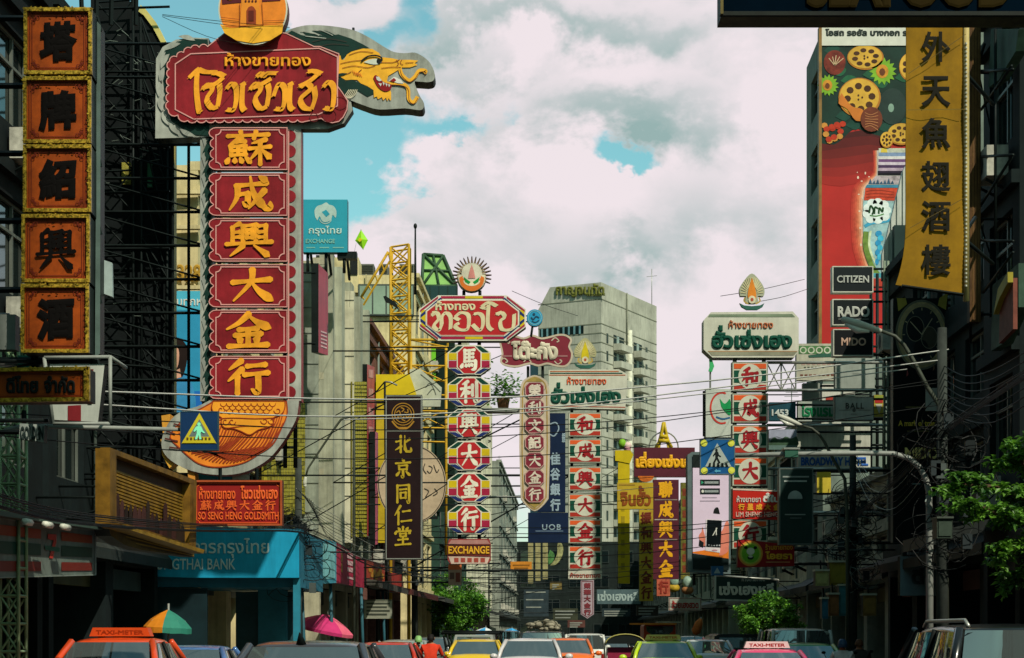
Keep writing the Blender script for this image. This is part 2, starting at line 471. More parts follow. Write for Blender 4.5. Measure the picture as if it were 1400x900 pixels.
def nib(mb, fr, pts, w, m, lift, ang=35, n=5):
    """a stroke of a broad-edged pen: width follows the direction"""
    cv = curve(pts, n)
    hx, hy = math.cos(rad(ang))*w/2, -math.sin(rad(ang))*w/2
    vs = [fr.pt(x-hx, y-hy, lift) for x, y in cv] + [fr.pt(x+hx, y+hy, lift) for x, y in cv]
    k = len(cv)
    mb.raw(vs, [(i, i+1, k+i+1, k+i) for i in range(k-1)], m)
    fr.stroke(mb, cv, w*.62, m, lift - .0006)

def lattice(mb, a, b, c, d, n, r, m, cross=True):
    """flat lattice between rails a-b and c-d"""
    a, b, c, d = map(Vector, (a, b, c, d))
    mb.tube(a, b, r*1.3, m, 5); mb.tube(c, d, r*1.3, m, 5)
    for i in range(n + 1):
        t = i/n
        mb.tube(a.lerp(b, t), c.lerp(d, t), r, m, 4)
        if i < n:
            t2 = (i+1)/n
            mb.tube(a.lerp(b, t), c.lerp(d, t2), r*.8, m, 4)
            if cross: mb.tube(c.lerp(d, t), a.lerp(b, t2), r*.8, m, 4)
def brackets(root, D, xpx, ys, X0, r=.028, m=STEEL):
    """arms that carry a projecting sign from its facade line"""
    mb = MB()
    for y in ys:
        p = at(xpx, y, D + .12); q = Vector((X0 + SL*(D + .12), D + .12, p.z))
        mb.tube(p, q, r, m, 5)
    for y0, y1 in zip(ys, ys[1:]):
        p = at(xpx, y0, D + .12); q = at(xpx, y1, D + .12); q.x = X0 + SL*(D + .12)
        mb.tube(p, q, r*.6, m, 4)
    return mb.build('bracket', root)

# ================================================================== the setting: ground, road, pavements
def strip(name, xa, xb, y0, y1, z, m, kind='structure', z0=None):
    mb = MB()
    n = 24
    for i in range(n):
        a = y0 + (y1-y0)*i/n; b = y0 + (y1-y0)*(i+1)/n
        mb.face([(xa+SL*a, a, z), (xb+SL*a, a, z), (xb+SL*b, b, z), (xa+SL*b, b, z)], m)
        if z0 is not None:
            mb.face([(xa+SL*a, a, z0), (xa+SL*a, a, z), (xa+SL*b, b, z), (xa+SL*b, b, z0)], m)
            mb.face([(xb+SL*a, a, z), (xb+SL*a, a, z0), (xb+SL*b, b, z0), (xb+SL*b, b, z)], m)
    return mb.build(name, kind=kind)
g = MB(); g.face([(-1500, -400, -.02), (1500, -400, -.02), (1500, 3000, -.02), (-1500, 3000, -.02)], M('#57564f', .95, .3, .3))
g.build('ground', kind='structure')
strip('road', -7.5, 6.8, -60, 236, 0.0, M('#3f4141', .85, .35, .8, bump=.2))
strip('pavement', -12.5, -7.65, -60, 236, .14, M('#77746a', .85, .3, 1.5), z0=-.01)
strip('pavement', 6.95, 12.5, -60, 236, .14, M('#77746a', .85, .3, 1.5), z0=-.01)
strip('kerb', -7.65, -7.48, -60, 236, .145, M('#a8a595', .8, .3), z0=-.01)
strip('kerb', 6.78, 6.95, -60, 236, .145, M('#a8a595', .8, .3), z0=-.01)
strip('pavement', -7.7, -6.1, 101, 113, .15, M('#77746a', .85, .3, 1.5), z0=-.01)
mk = MB()
for X in (-3.3, 0.1, 3.5):
    y = -40
    while y < 230:
        mk.face([(X-.06+SL*y, y, .005), (X+.06+SL*y, y, .005), (X+.06+SL*(y+3), y+3, .005), (X-.06+SL*(y+3), y+3, .005)], M('#c8c8bc', .7, .4, 3)); y += 7
mk.build('road_markings', kind='structure')

# ================================================================== buildings
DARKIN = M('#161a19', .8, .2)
def building(label, sgn, X0, Y0, Y1, H, wall, floors, bays, name='shophouse', depth=12, g=4.0, mx=.18, z0=.28, z1=.85, pane='#18211f', frame='#5d635c',
             canopy=None, slabs=True, ac=.35, shutters=0, balcony=0, piers=None, roofbits=True, parapet=.7, shop='#1c2220', windows=True, cwidth=2.4):
    L = (Y1 - Y0) * math.sqrt(1 + SL*SL) - .03
    root = thing(name, label, 'building', (X0 + SL*Y0, Y0, 0), -math.atan(SL))
    P = lambda s, t, z: (sgn*t, s, z)
    def q(mb, pts, m): mb.face(pts if sgn > 0 else list(reversed(pts)), m)
    w = MB(); rr = random.Random(hash(label) % 9973 if False else sum(map(ord, label)))
    fh = (H - g - parapet) / max(floors, 1); bw = L / bays
    glass = glassmat(pane, .06)
    for f in range(floors):
        for b in range(bays):
            s0, s1 = b*bw, (b+1)*bw; za, zb = g + f*fh, g + (f+1)*fh
            if not windows:
                q(w, [P(s0,0,za), P(s1,0,za), P(s1,0,zb), P(s0,0,zb)], wall); continue
            a, e = s0 + bw*mx, s1 - bw*mx; lo, hi = za + fh*z0, za + fh*z1
            q(w, [P(s0,0,za), P(s1,0,za), P(s1,0,lo), P(s0,0,lo)], wall); q(w, [P(s0,0,hi), P(s1,0,hi), P(s1,0,zb), P(s0,0,zb)], wall)
            q(w, [P(s0,0,lo), P(a,0,lo), P(a,0,hi), P(s0,0,hi)], wall); q(w, [P(e,0,lo), P(s1,0,lo), P(s1,0,hi), P(e,0,hi)], wall)
            D_ = .22
            for (p1, p2) in (((a,lo),(e,lo)), ((e,lo),(e,hi)), ((e,hi),(a,hi)), ((a,hi),(a,lo))):
                w.face([P(p1[0],0,p1[1]), P(p1[0],D_,p1[1]), P(p2[0],D_,p2[1]), P(p2[0],0,p2[1])], wall)
            wn = MB()
            wn.face([P(a,.2,lo), P(e,.2,lo), P(e,.2,hi), P(a,.2,hi)], glass)
            fm = M(frame, .5, .2)
            nb = max(2, round((e-a)/.9))
            for i in range(nb+1):
                s = a + (e-a)*i/nb
                wn.box(P(s-.035,.13,lo), P(s+.035,.19,hi), fm)
            for z in (lo+.03, lo+(hi-lo)*.68, hi-.03): wn.box(P(a,.125,z-.03), P(e,.185,z+.03), fm)
            if shutters and rr.random() < shutters:
                sm = M(rr.choice(['#7b8a76', '#8c8467', '#5b6a66']), .7, .3)
                k = int((hi-lo)/.14)
                for i in range(k): wn.box(P(a+.04,.05,lo+i*.14), P(e-.04,.10,lo+i*.14+.1), sm)
            wn.build('window', root, local=True)
            if rr.random() < ac:
                am = MB(); s = a + rr.random()*(e-a-.9); z = lo - .75 if lo - za > .8 else lo + .05
                am.box(P(s,-.5,z), P(s+.85,-.08,z+.6), M('#b7b6a8', .6, .3, 3, streak=.3))
                am.raw([P(s+.5+.22*math.cos(t*.7854), -.505, z+.3+.22*math.sin(t*.7854)) for t in range(8)], [tuple(range(8))], BLACK)
                am.tube(P(s+.1,-.5,z-.05), P(s+.1,.0,z-.3), .03, STEEL, 4); am.tube(P(s+.75,-.5,z-.05), P(s+.75,.0,z-.3), .03, STEEL, 4)
                am.build('air_conditioner', root, local=True)
            if balcony and rr.random() < balcony:
                bm_ = MB(); bm_.box(P(s0+.1,-.9,za-.08), P(s1-.1,-.02,za+.08), wall)
                for i in range(int((s1-s0-.2)/.22)+1):
                    s = s0 + .15 + i*.22
                    if s < s1-.1: bm_.tube(P(s,-.86,za+.08), P(s,-.86,za+.95), .018, STEEL, 4)
                bm_.box(P(s0+.1,-.9,za+.93), P(s1-.1,-.84,za+.99), STEEL)
                bm_.build('balcony', root, local=True)
    # ends, back, roof, parapet, ground floor
    zt = H - parapet
    for s in (0, L):
        w.face([P(s,0,0), P(s,depth,0), P(s,depth,H), P(s,0,H)], wall)
    w.face([P(0,depth,0), P(L,depth,0), P(L,depth,H), P(0,depth,H)], wall)
    w.face([P(0,.25,zt), P(L,.25,zt), P(L,depth,zt), P(0,depth,zt)], M('#6b6a62', .9, .3))
    w.face([P(0,0,zt), P(L,0,zt), P(L,0,H), P(0,0,H)], wall); w.face([P(0,.25,zt), P(L,.25,zt), P(L,.25,H), P(0,.25,H)], wall); w.face([P(0,0,H), P(L,0,H), P(L,.25,H), P(0,.25,H)], wall)
    ns = max(1, round(L / 4.2))
    for i in range(ns):
        s0, s1 = L*i/ns, L*(i+1)/ns
        for (a, e) in ((s0, s0+.35), (s1-.35, s1)): w.face([P(a,0,0), P(e,0,0), P(e,0,g), P(a,0,g)], wall)
        w.face([P(s0+.35,0,3.3), P(s1-.35,0,3.3), P(s1-.35,0,g), P(s0+.35,0,g)], wall)
        for s in (s0+.35, s1-.35): w.face([P(s,0,0), P(s,3,0), P(s,3,3.3), P(s,0,3.3)], wall)
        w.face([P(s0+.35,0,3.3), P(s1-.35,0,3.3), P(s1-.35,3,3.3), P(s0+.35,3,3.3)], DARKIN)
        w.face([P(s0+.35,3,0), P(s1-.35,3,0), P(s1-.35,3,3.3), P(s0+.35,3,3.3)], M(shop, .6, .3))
    w.build('wall', root, local=True)
    sh = MB()
    for i in range(ns):
        s0, s1 = L*i/ns+.4, L*(i+1)/ns-.4
        sh.box(P(s0,1.9,.02), P(s0+(s1-s0)*.55,2.5,1.1), M('#3b3f3a', .5, .3)); sh.box(P(s0+.2,2.6,1.3), P(s1-.2,2.9,2.2), M('#4a4436', .5, .4, 6))
        sh.box(P(s0,.35,2.7), P(s1,.5,3.2), M(rr.choice(['#3d4a48', '#5a3430', '#4d4a2e']), .6, .3))
    sh.build('shopfront', root, local=True)
    if slabs:
        for f in range(floors+1):
            t = MB(); z = g + f*fh; t.box(P(-.004,-.16,z-.13), P(L+.004,-.003,z+.13), wall); t.build('cornice', root, local=True)
        t = MB(); t.box(P(-.006,-.22,H-.14), P(L+.006,.3,H+.1), wall); t.build('cornice', root, local=True)
    if piers:
        pm, n, pw, pd = piers
        for i in range(n+1):
            t = MB(); s = L*i/n; t.box(P(max(0,s-pw/2)+.003,-pd,g+.15), P(min(L,s+pw/2)-.003,-.004,H+.3), pm); t.build('pier', root, local=True)
    for i in range(max(1, bays//2)):
        s = bw*(i*2+1)
        if s < L-.2: dp = MB(); dp.tube(P(s,-.1,g), P(s,-.1,H-.3), .05, M('#6f7a72', .6, .2), 6); dp.build('drainpipe', root, local=True)
    if canopy:
        c = MB(); cm = M(canopy, .6, .3, 2, streak=.3)
        c.prism([P(.05,-.02,3.95), P(.05,-cwidth,3.55), P(.05,-cwidth,3.3), P(.05,-.02,3.75)], Vector(P(L-.1,0,0)), cm)
        c.build('canopy', root, local=True)
    if roofbits:
        r = MB(); s = L*.3
        r.box(P(s,3,zt), P(s+2.4,5.5,zt+2.3), wall); r.build('stair_house', root, local=True)
        tk = MB(); c = Vector(P(L*.7,3.2,0))
        tk.loft([[c+Vector((.7*math.cos(a*math.pi/6)*k, .7*math.sin(a*math.pi/6)*k, zz)) for a in range(12)] for (zz, k) in ((zt+.5,1),(zt+1.9,1),(zt+2.2,.5))], M('#8f9a98', .4, .2, 2, .4))
        for dx in (-.5, .5):
            for dy in (-.5, .5): tk.tube(c+Vector((dx,dy,zt)), c+Vector((dx,dy,zt+.55)), .05, STEEL, 4)
        tk.build('water_tank', root, local=True)
        an = MB(); a0 = Vector(P(L*.5,1.2,zt)); an.tube(a0, a0+Vector((0,0,4.2)), .025, GALV, 4)
        for k in range(5): an.tube(a0+Vector((-.5+.06*k,0,3.1+k*.22)), a0+Vector((.5-.06*k,0,3.1+k*.22)), .015, GALV, 4)
        an.build('antenna', root, local=True)
    return root

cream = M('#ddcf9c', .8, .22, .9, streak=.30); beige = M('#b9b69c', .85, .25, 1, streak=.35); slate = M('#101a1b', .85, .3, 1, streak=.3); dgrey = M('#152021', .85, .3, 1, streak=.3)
pale = M('#c4c6b0', .85, .2, .8, streak=.3); brick = M('#6b4a42', .9, .3, 5); greenw = M('#274238', .7, .25, 1); sand = M('#b09d6a', .85, .25, 1, streak=.3)
# left side
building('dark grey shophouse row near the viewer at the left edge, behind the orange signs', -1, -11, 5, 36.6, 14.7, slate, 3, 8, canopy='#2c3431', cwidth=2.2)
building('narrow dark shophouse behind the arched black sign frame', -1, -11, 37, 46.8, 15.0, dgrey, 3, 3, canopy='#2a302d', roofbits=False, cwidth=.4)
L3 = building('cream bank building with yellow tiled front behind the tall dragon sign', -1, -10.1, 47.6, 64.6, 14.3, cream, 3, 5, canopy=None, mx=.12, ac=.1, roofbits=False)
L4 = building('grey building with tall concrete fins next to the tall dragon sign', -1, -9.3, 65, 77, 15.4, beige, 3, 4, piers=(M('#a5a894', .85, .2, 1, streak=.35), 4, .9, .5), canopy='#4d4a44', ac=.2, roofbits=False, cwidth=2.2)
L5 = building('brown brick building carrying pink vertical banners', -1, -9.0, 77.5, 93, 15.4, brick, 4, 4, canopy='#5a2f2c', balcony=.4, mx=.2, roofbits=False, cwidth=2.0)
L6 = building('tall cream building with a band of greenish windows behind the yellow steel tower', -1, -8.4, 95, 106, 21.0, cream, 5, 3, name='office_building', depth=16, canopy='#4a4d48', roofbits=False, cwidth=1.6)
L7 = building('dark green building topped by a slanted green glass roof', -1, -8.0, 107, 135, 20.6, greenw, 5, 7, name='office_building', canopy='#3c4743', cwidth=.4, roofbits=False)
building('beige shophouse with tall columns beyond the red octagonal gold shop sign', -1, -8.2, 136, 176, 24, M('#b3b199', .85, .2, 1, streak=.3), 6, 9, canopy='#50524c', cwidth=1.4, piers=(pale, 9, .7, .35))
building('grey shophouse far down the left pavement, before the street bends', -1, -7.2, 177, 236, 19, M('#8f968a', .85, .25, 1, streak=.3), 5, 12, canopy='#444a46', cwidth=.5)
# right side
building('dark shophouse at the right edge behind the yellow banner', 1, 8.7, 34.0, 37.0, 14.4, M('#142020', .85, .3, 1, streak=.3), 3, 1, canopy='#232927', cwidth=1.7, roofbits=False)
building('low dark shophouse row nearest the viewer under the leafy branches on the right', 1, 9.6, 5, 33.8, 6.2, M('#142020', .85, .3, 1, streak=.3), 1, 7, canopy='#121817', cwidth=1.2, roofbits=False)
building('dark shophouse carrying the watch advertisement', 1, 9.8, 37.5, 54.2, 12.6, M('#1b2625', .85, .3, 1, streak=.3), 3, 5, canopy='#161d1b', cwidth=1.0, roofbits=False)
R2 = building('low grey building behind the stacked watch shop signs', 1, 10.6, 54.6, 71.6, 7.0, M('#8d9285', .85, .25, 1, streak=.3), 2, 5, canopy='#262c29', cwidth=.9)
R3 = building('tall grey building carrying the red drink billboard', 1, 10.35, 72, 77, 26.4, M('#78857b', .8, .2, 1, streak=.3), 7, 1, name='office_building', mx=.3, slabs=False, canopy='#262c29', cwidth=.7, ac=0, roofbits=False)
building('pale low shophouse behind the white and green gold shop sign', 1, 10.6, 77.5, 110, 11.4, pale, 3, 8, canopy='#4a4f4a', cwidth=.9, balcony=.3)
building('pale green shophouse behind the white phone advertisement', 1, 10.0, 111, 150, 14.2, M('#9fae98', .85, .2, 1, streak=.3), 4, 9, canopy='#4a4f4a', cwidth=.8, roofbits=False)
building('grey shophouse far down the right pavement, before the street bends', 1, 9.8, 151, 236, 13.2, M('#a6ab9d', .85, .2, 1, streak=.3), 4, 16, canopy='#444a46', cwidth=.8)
# behind the viewer: the street goes on, with a tall block added for shade
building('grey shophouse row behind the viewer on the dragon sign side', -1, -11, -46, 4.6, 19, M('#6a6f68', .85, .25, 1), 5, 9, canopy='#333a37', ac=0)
building('tall dark hotel beside the viewer on the yellow banner side', 1, 9.4, -60, -16, 66, M('#5c625d', .85, .2, 1), 15, 6, name='shade_block', ac=0, depth=8, canopy='#333a37', roofbits=False)  # unseen block, sized so its shadow falls on the near-left signs

for i in range(7):
    on_ = MB(); y = 55 + i*1.3; on_.tube((10.75+SL*y, y, 5.5), (10.75+SL*y, y, 14.2), .06, STEEL, 5); on_.build('sign_frame', R2)
# building closing the street where it bends
def end_block():
    root = thing('shophouse', 'dark shophouse closing the view where the street bends, behind the far signs', 'building', (10, 237.5, 0))
    w = MB(); m = M('#1d2725', .85, .3, .8, streak=.3)
    w.box((-24, 237.5, 0), (44, 250, 14), m); w.build('wall', root)
    for f in range(4):
        for b in range(20):
            x = -22 + b*3.3; z = 1.2 + f*3.3
            k = MB(); k.box((x, 237.38, z), (x+2.1, 237.49, z+1.7), M('#2c3533', .6)); k.face([(x+.1, 237.37, z+.1), (x+1.0, 237.37, z+.1), (x+1.0, 237.37, z+1.6), (x+.1, 237.37, z+1.6)], glassmat()); k.face([(x+1.1, 237.37, z+.1), (x+2.0, 237.37, z+.1), (x+2.0, 237.37, z+1.6), (x+1.1, 237.37, z+1.6)], glassmat())
            k.build('window', root)
end_block()

# details of the left buildings facing the viewer
def on(root, name, fn, parent=None):
    mb = MB(); fn(mb); return mb.build(name, parent or root)
f = front(47.55)
GOLDL = M('#b08a34', .4, .2)
f2 = front(47.5)
on(L3, 'lettering', lambda m: letters(m, f2, '1328', (234, 362, 276, 386), GOLDL, .02, .05, depth=.06))
on(L3, 'ledge', lambda m: [f2.prism(m, rect(232, y, 276, y+5), 0, .18, cream) for y in (262, 310, 392)])
sL3 = side(-10.1)
def tiles(m):
    ym = M('#a39a34', .6, .3, 6); yd = M('#7c7420', .7, .2)
    for i in range(14):
        for j in range(30):
            x0 = 352 + i*4.2; y0 = 548 + j*5.2
            sL3.prism(m, rect(x0+.35, y0+.35, x0+3.9, y0+4.8), .19, .30, ym if (i+j) % 7 else yd)
    sL3.prism(m, rect(351, 546, 411, 706), .16, .2, yd)
on(L3, 'tiled_front', tiles)
# yellow perforated screens of the finned building
sL4 = side(-9.3)
def screen(x0, x1, y0, y1):
    def fn(m):
        ym = M('#a89d33', .6, .25, 6)
        sL4.prism(m, rect(x0, y0, x1, y1), .55, .6, M('#6d671f', .7, .2))
        y = y0
        while y < y1 - 3:
            x = x0 + .5
            while x < x1 - 1:
                sL4.prism(m, rect(x, y+.5, x+2.4, y+4.2), .6, .68, ym); x += 3.1
            y += 5.2
    return fn
on(L4, 'yellow_screen', screen(461, 480, 522, 735))
def slab(m):
    gm = M('#8f978a', .85, .25, 1, streak=.35)
    fr = front(64.9)
    fr.prism(m, rect(410, 360, 435.5, 742), -.6, .0, gm)
    for y in (385, 420, 455, 497, 538, 580, 620, 660, 700): fr.prism(m, rect(410, y, 435.5, y+1.1), 0, .025, M('#5f665e', .9))
on(L4, 'end_wall', slab)
def fin(x0, x1, y0, y1, D, col):
    def fn(m):
        fr = front(D); fr.prism(m, rect(x0,y0,x1,y1), -.5, 0, M(col, .85, .2, 1, streak=.3))
        for k in range(9): fr.prism(m, rect(x0, y0+12+k*(y1-y0)/9, x1, y0+13+k*(y1-y0)/9), 0, .025, M('#77786a', .9))
    return fn
on(L4, 'concrete_fin', fin(466, 484, 398, 742, 70, '#c9c6ab')); on(L4, 'concrete_fin', fin(448, 456, 388, 742, 67, '#d3d3bd'))
# window band, roof machines of the cream office
fr6 = front(94.95)
def band(m):
    fr6.prism(m, rect(490, 389, 566, 432), 0, .10, M('#4d5650', .6))
    for k in range(4): fr6.poly(m, rect(492+k*18.6, 391.5, 508.5+k*18.6, 430), M('#8aa08c', .25, .2, .4, spec=.5), .11)
on(L6, 'window_band', band)
on(L6, 'wall_panel', lambda m: [fr6.prism(m, rect(x, 375, x+1.2, 560), 0, .04, M('#a59d77', .8)) for x in (500, 535, 560)])
def tall(m):
    fr = front(94.9); fr.prism(m, [(428, 352), (428, 400), (490, 400), (490, 352)], -6, 0, cream)
    for x in (432, 448, 466): fr.prism(m, rect(x, 349, x+9, 352), -.5, .02, M('#3b3f38', .8))
    fr.prism(m, rect(479, 350, 489, 376), 0, .06, M('#1c2220', .8))
on(L6, 'roof_room', tall)
for k, (a, b) in enumerate(((493, 511), (518, 530), (546, 566))):
    t = thing('rooftop_chiller', ['wide grey cooling unit at the street-end of the cream office roof', 'small grey cooling unit in the middle of the cream office roof', 'grey cooling unit on the cream office roof behind the steel tower'][k], 'cooling unit', at((a+b)/2, 375, 97), 0, 'cooling units on the cream office roof')
    m = MB(); fr = front(97); fr.prism(m, rect(a, 361, b, 376), -1.2, 0, M('#6a6d64', .7, .3, 2)); m.build('housing', t)
    m = MB()
    for j in range(5): fr.prism(m, rect(a+1, 363+j*2.4, b-1, 364.2+j*2.4), 0, .03, M('#33372f', .7))
    m.build('grille', t)
# green glass roof and lime panels of the dark green building
fr7 = front(106.9)
def groof(m):
    gl = M('#7fae5c', .25, .2, .6, spec=.6); 
    A = lambda x, y, D: at(x, y, D)
    p = [A(579, 348, 108), A(577, 392, 107), A(624, 392, 107), A(606, 350, 108)]
    m.prism(p, (0, 9, 0), gl)
    for (a, b) in ((0, 2), (1, 3)): m.tube(p[a]+Vector((0, -.08, 0)), p[b]+Vector((0, -.08, 0)), .09, M('#38523c', .5), 5)
    for a in range(4): m.tube(p[a]+Vector((0,-.08,0)), p[(a+1) % 4]+Vector((0,-.08,0)), .11, M('#38523c', .5), 5)
    mid = (p[0]+p[3])/2; mid2 = (p[1]+p[2])/2
    m.tube(mid+Vector((0,-.1,0)), mid2+Vector((0,-.1,0)), .07, M('#38523c', .5), 5)
    q1 = p[0].lerp(p[1], .5); q2 = p[3].lerp(p[2], .5); m.tube(q1+Vector((0,-.1,0)), q2+Vector((0,-.1,0)), .07, M('#38523c', .5), 5)
on(L7, 'glass_roof', groof)
on(L7, 'glass_band', lambda m: [fr7.prism(m, rect(576, 392, 626, 420), 0, .2, glassmat('#12302a', .1))] + [fr7.prism(m, rect(576+i*12, 392, 577+i*12, 420), .2, .26, M('#21382f', .5)) for i in range(5)])
on(L7, 'lime_panel', lambda m: fr7.prism(m, rect(577, 474, 596, 540), 0, .15, M('#6fbf2e', .5, .15)))
on(L7, 'dark_panel', lambda m: fr7.prism(m, rect(597, 440, 622, 700), 0, .12, M('#12251f', .4, .2)))

# the white tower far behind
def tower():
    D = 290; k = D/F
    yaw = rad(27)
    base = at(822, 866, D); base.z = 0
    root = thing('office_tower', 'pale concrete tower with stacked balconies rising over the far end of the street', 'building', tuple(base), -yaw)
    ex = Vector((math.cos(yaw), -math.sin(yaw), 0)); ey = Vector((math.sin(yaw), math.cos(yaw), 0))
    m = M('#b3b5a6', .85, .2, .2, streak=.25); dk = M('#7d8070', .85, .15)
    # local frame: the corner at x=822 is the origin; the front runs to -x, the balcony side runs to +y
    Wf, Ws, H, z2 = 11.6, 24.0, 59.6, 0
    w = MB(); w.box((-Wf, 0, 0), (0, Ws, H-3.6), m)
    w.prism([(-Wf, 0, H-3.6), (-Wf+2.2, 0, H), (-.0, 0, H), (0, 0, H-3.6)], (0, Ws, 0), m)
    w.box((-Wf-3, 3, 0), (-Wf, Ws-3, H-9), M('#7f96a0', .5, .1))
    w.build('wall', root, local=True)
    g_ = MB()
    for z in (H-2.75, H-6.8, H-8.35) + tuple(H-9.9-1.55*i for i in range(18)):
        g_.box((-Wf-.02, -.05, z-.07), (.05, -.003, z+.07), dk); g_.box((.003, -.05, z-.07), (.06, Ws, z+.07), dk)
    g_.build('floor_line', root, local=True)
    l = MB(); l.box((-Wf+.3, -.06, H-8.25), (-3.2, -.004, H-6.9), M('#10201f', .4))
    for i in range(8): l.box((-Wf+.6+i*1.0, -.16, H-8.25), (-Wf+.9+i*1.0, -.065, H-6.9), M('#6e99a0', .5))
    l.build('louvre_band', root, local=True)
    for i in range(15):
        z = H - 10.2 - i*2.95
        for (ya, yb, tag_) in ((5.0, 9.4, 0), (13.6, 17.2, 1)):
            b = MB()
            b.box((.004, ya, z), (.05, yb, z+2.3), M('#1b2724', .5, .2))
            b.box((.06, ya-.1, z-.35), (1.5, yb+.1, z+.75), m); b.box((.03, ya+1.2, z+.05), (.09, ya+2.2, z+2.2), M('#8ea09a', .5))
            b.build('balcony', root, local=True)
        n = MB(); n.box((.004, 2.1, z+.5), (.07, 2.75, z+2.1), M('#39443f', .6)); n.build('window', root, local=True)
        n = MB(); n.box((.004, 18.9, z+.4), (.07, 19.7, z+2.2), M('#4a544e', .6)); n.build('window', root, local=True)
    p = MB(); p.tube((.2, 11.6, 0), (.2, 11.6, H-6.2), .42, M('#c8cbb8', .6), 8); p.build('riser_pipe', root, local=True)
    p = MB(); p.tube((.2, 10.3, H-9), (.2, 10.3, H), .12, dk, 5); p.build('drainpipe', root, local=True)
    a = MB(); a.tube((-.5, Ws-1, H), (-.5, Ws-1, H+6.5), .07, GALV, 5); a.tube((-1.5, Ws-1, H+5.2), (.5, Ws-1, H+5.2), .04, GALV, 4); a.build('antenna', root, local=True)
    lt = MB()
    frt = Fr(Vector(base) - ey*.08, -ey)
    letters(lt, frt, 'กาญจนทัต', (760, 388, 827, 407), M('#6b6e30', .5), .05, .06, depth=.25)
    letters(lt, frt, 'ทาวเวอร์', (803, 401.5, 828, 405), M('#6b6e30', .5), .05, .06, depth=.2)
    lt.build('lettering', root)
tower()

# ================================================================== signs
RED = M('#8e2028', .5, .32, .9, streak=.22); REDD = M('#8e1f27', .45, .15, 2); PINKL = M('#d79a93', .5, .1); GOLDY = M('#efa128', .5, .24, 2.2); ORANGE = M('#e8862a', .5, .15, 3)
BGREY = M('#a6aaa0', .6, .25, 1.2, streak=.4); DKG = M('#12322b', .5, .2, 2); YEL = M('#f0b030', .45, .15, 3); BROWN = M('#7a2a1c', .5, .1)
def panel(root, name, fr, pts, th, m, side_m=None, parent=None, lift=0.0):
    mb = MB(); fr.prism(mb, pts, lift - th, lift, m, side_m or STEEL); return mb.build(name, parent or root)
def art(root, fn, name='artwork', parent=None):
    mb = MB(); fn(mb); return mb.build(name, parent or root)
def root_at(name, label, cat, fr, px, py, group=None):
    return thing(name, label, cat, tuple(fr.pt(px, py)), 0, group)

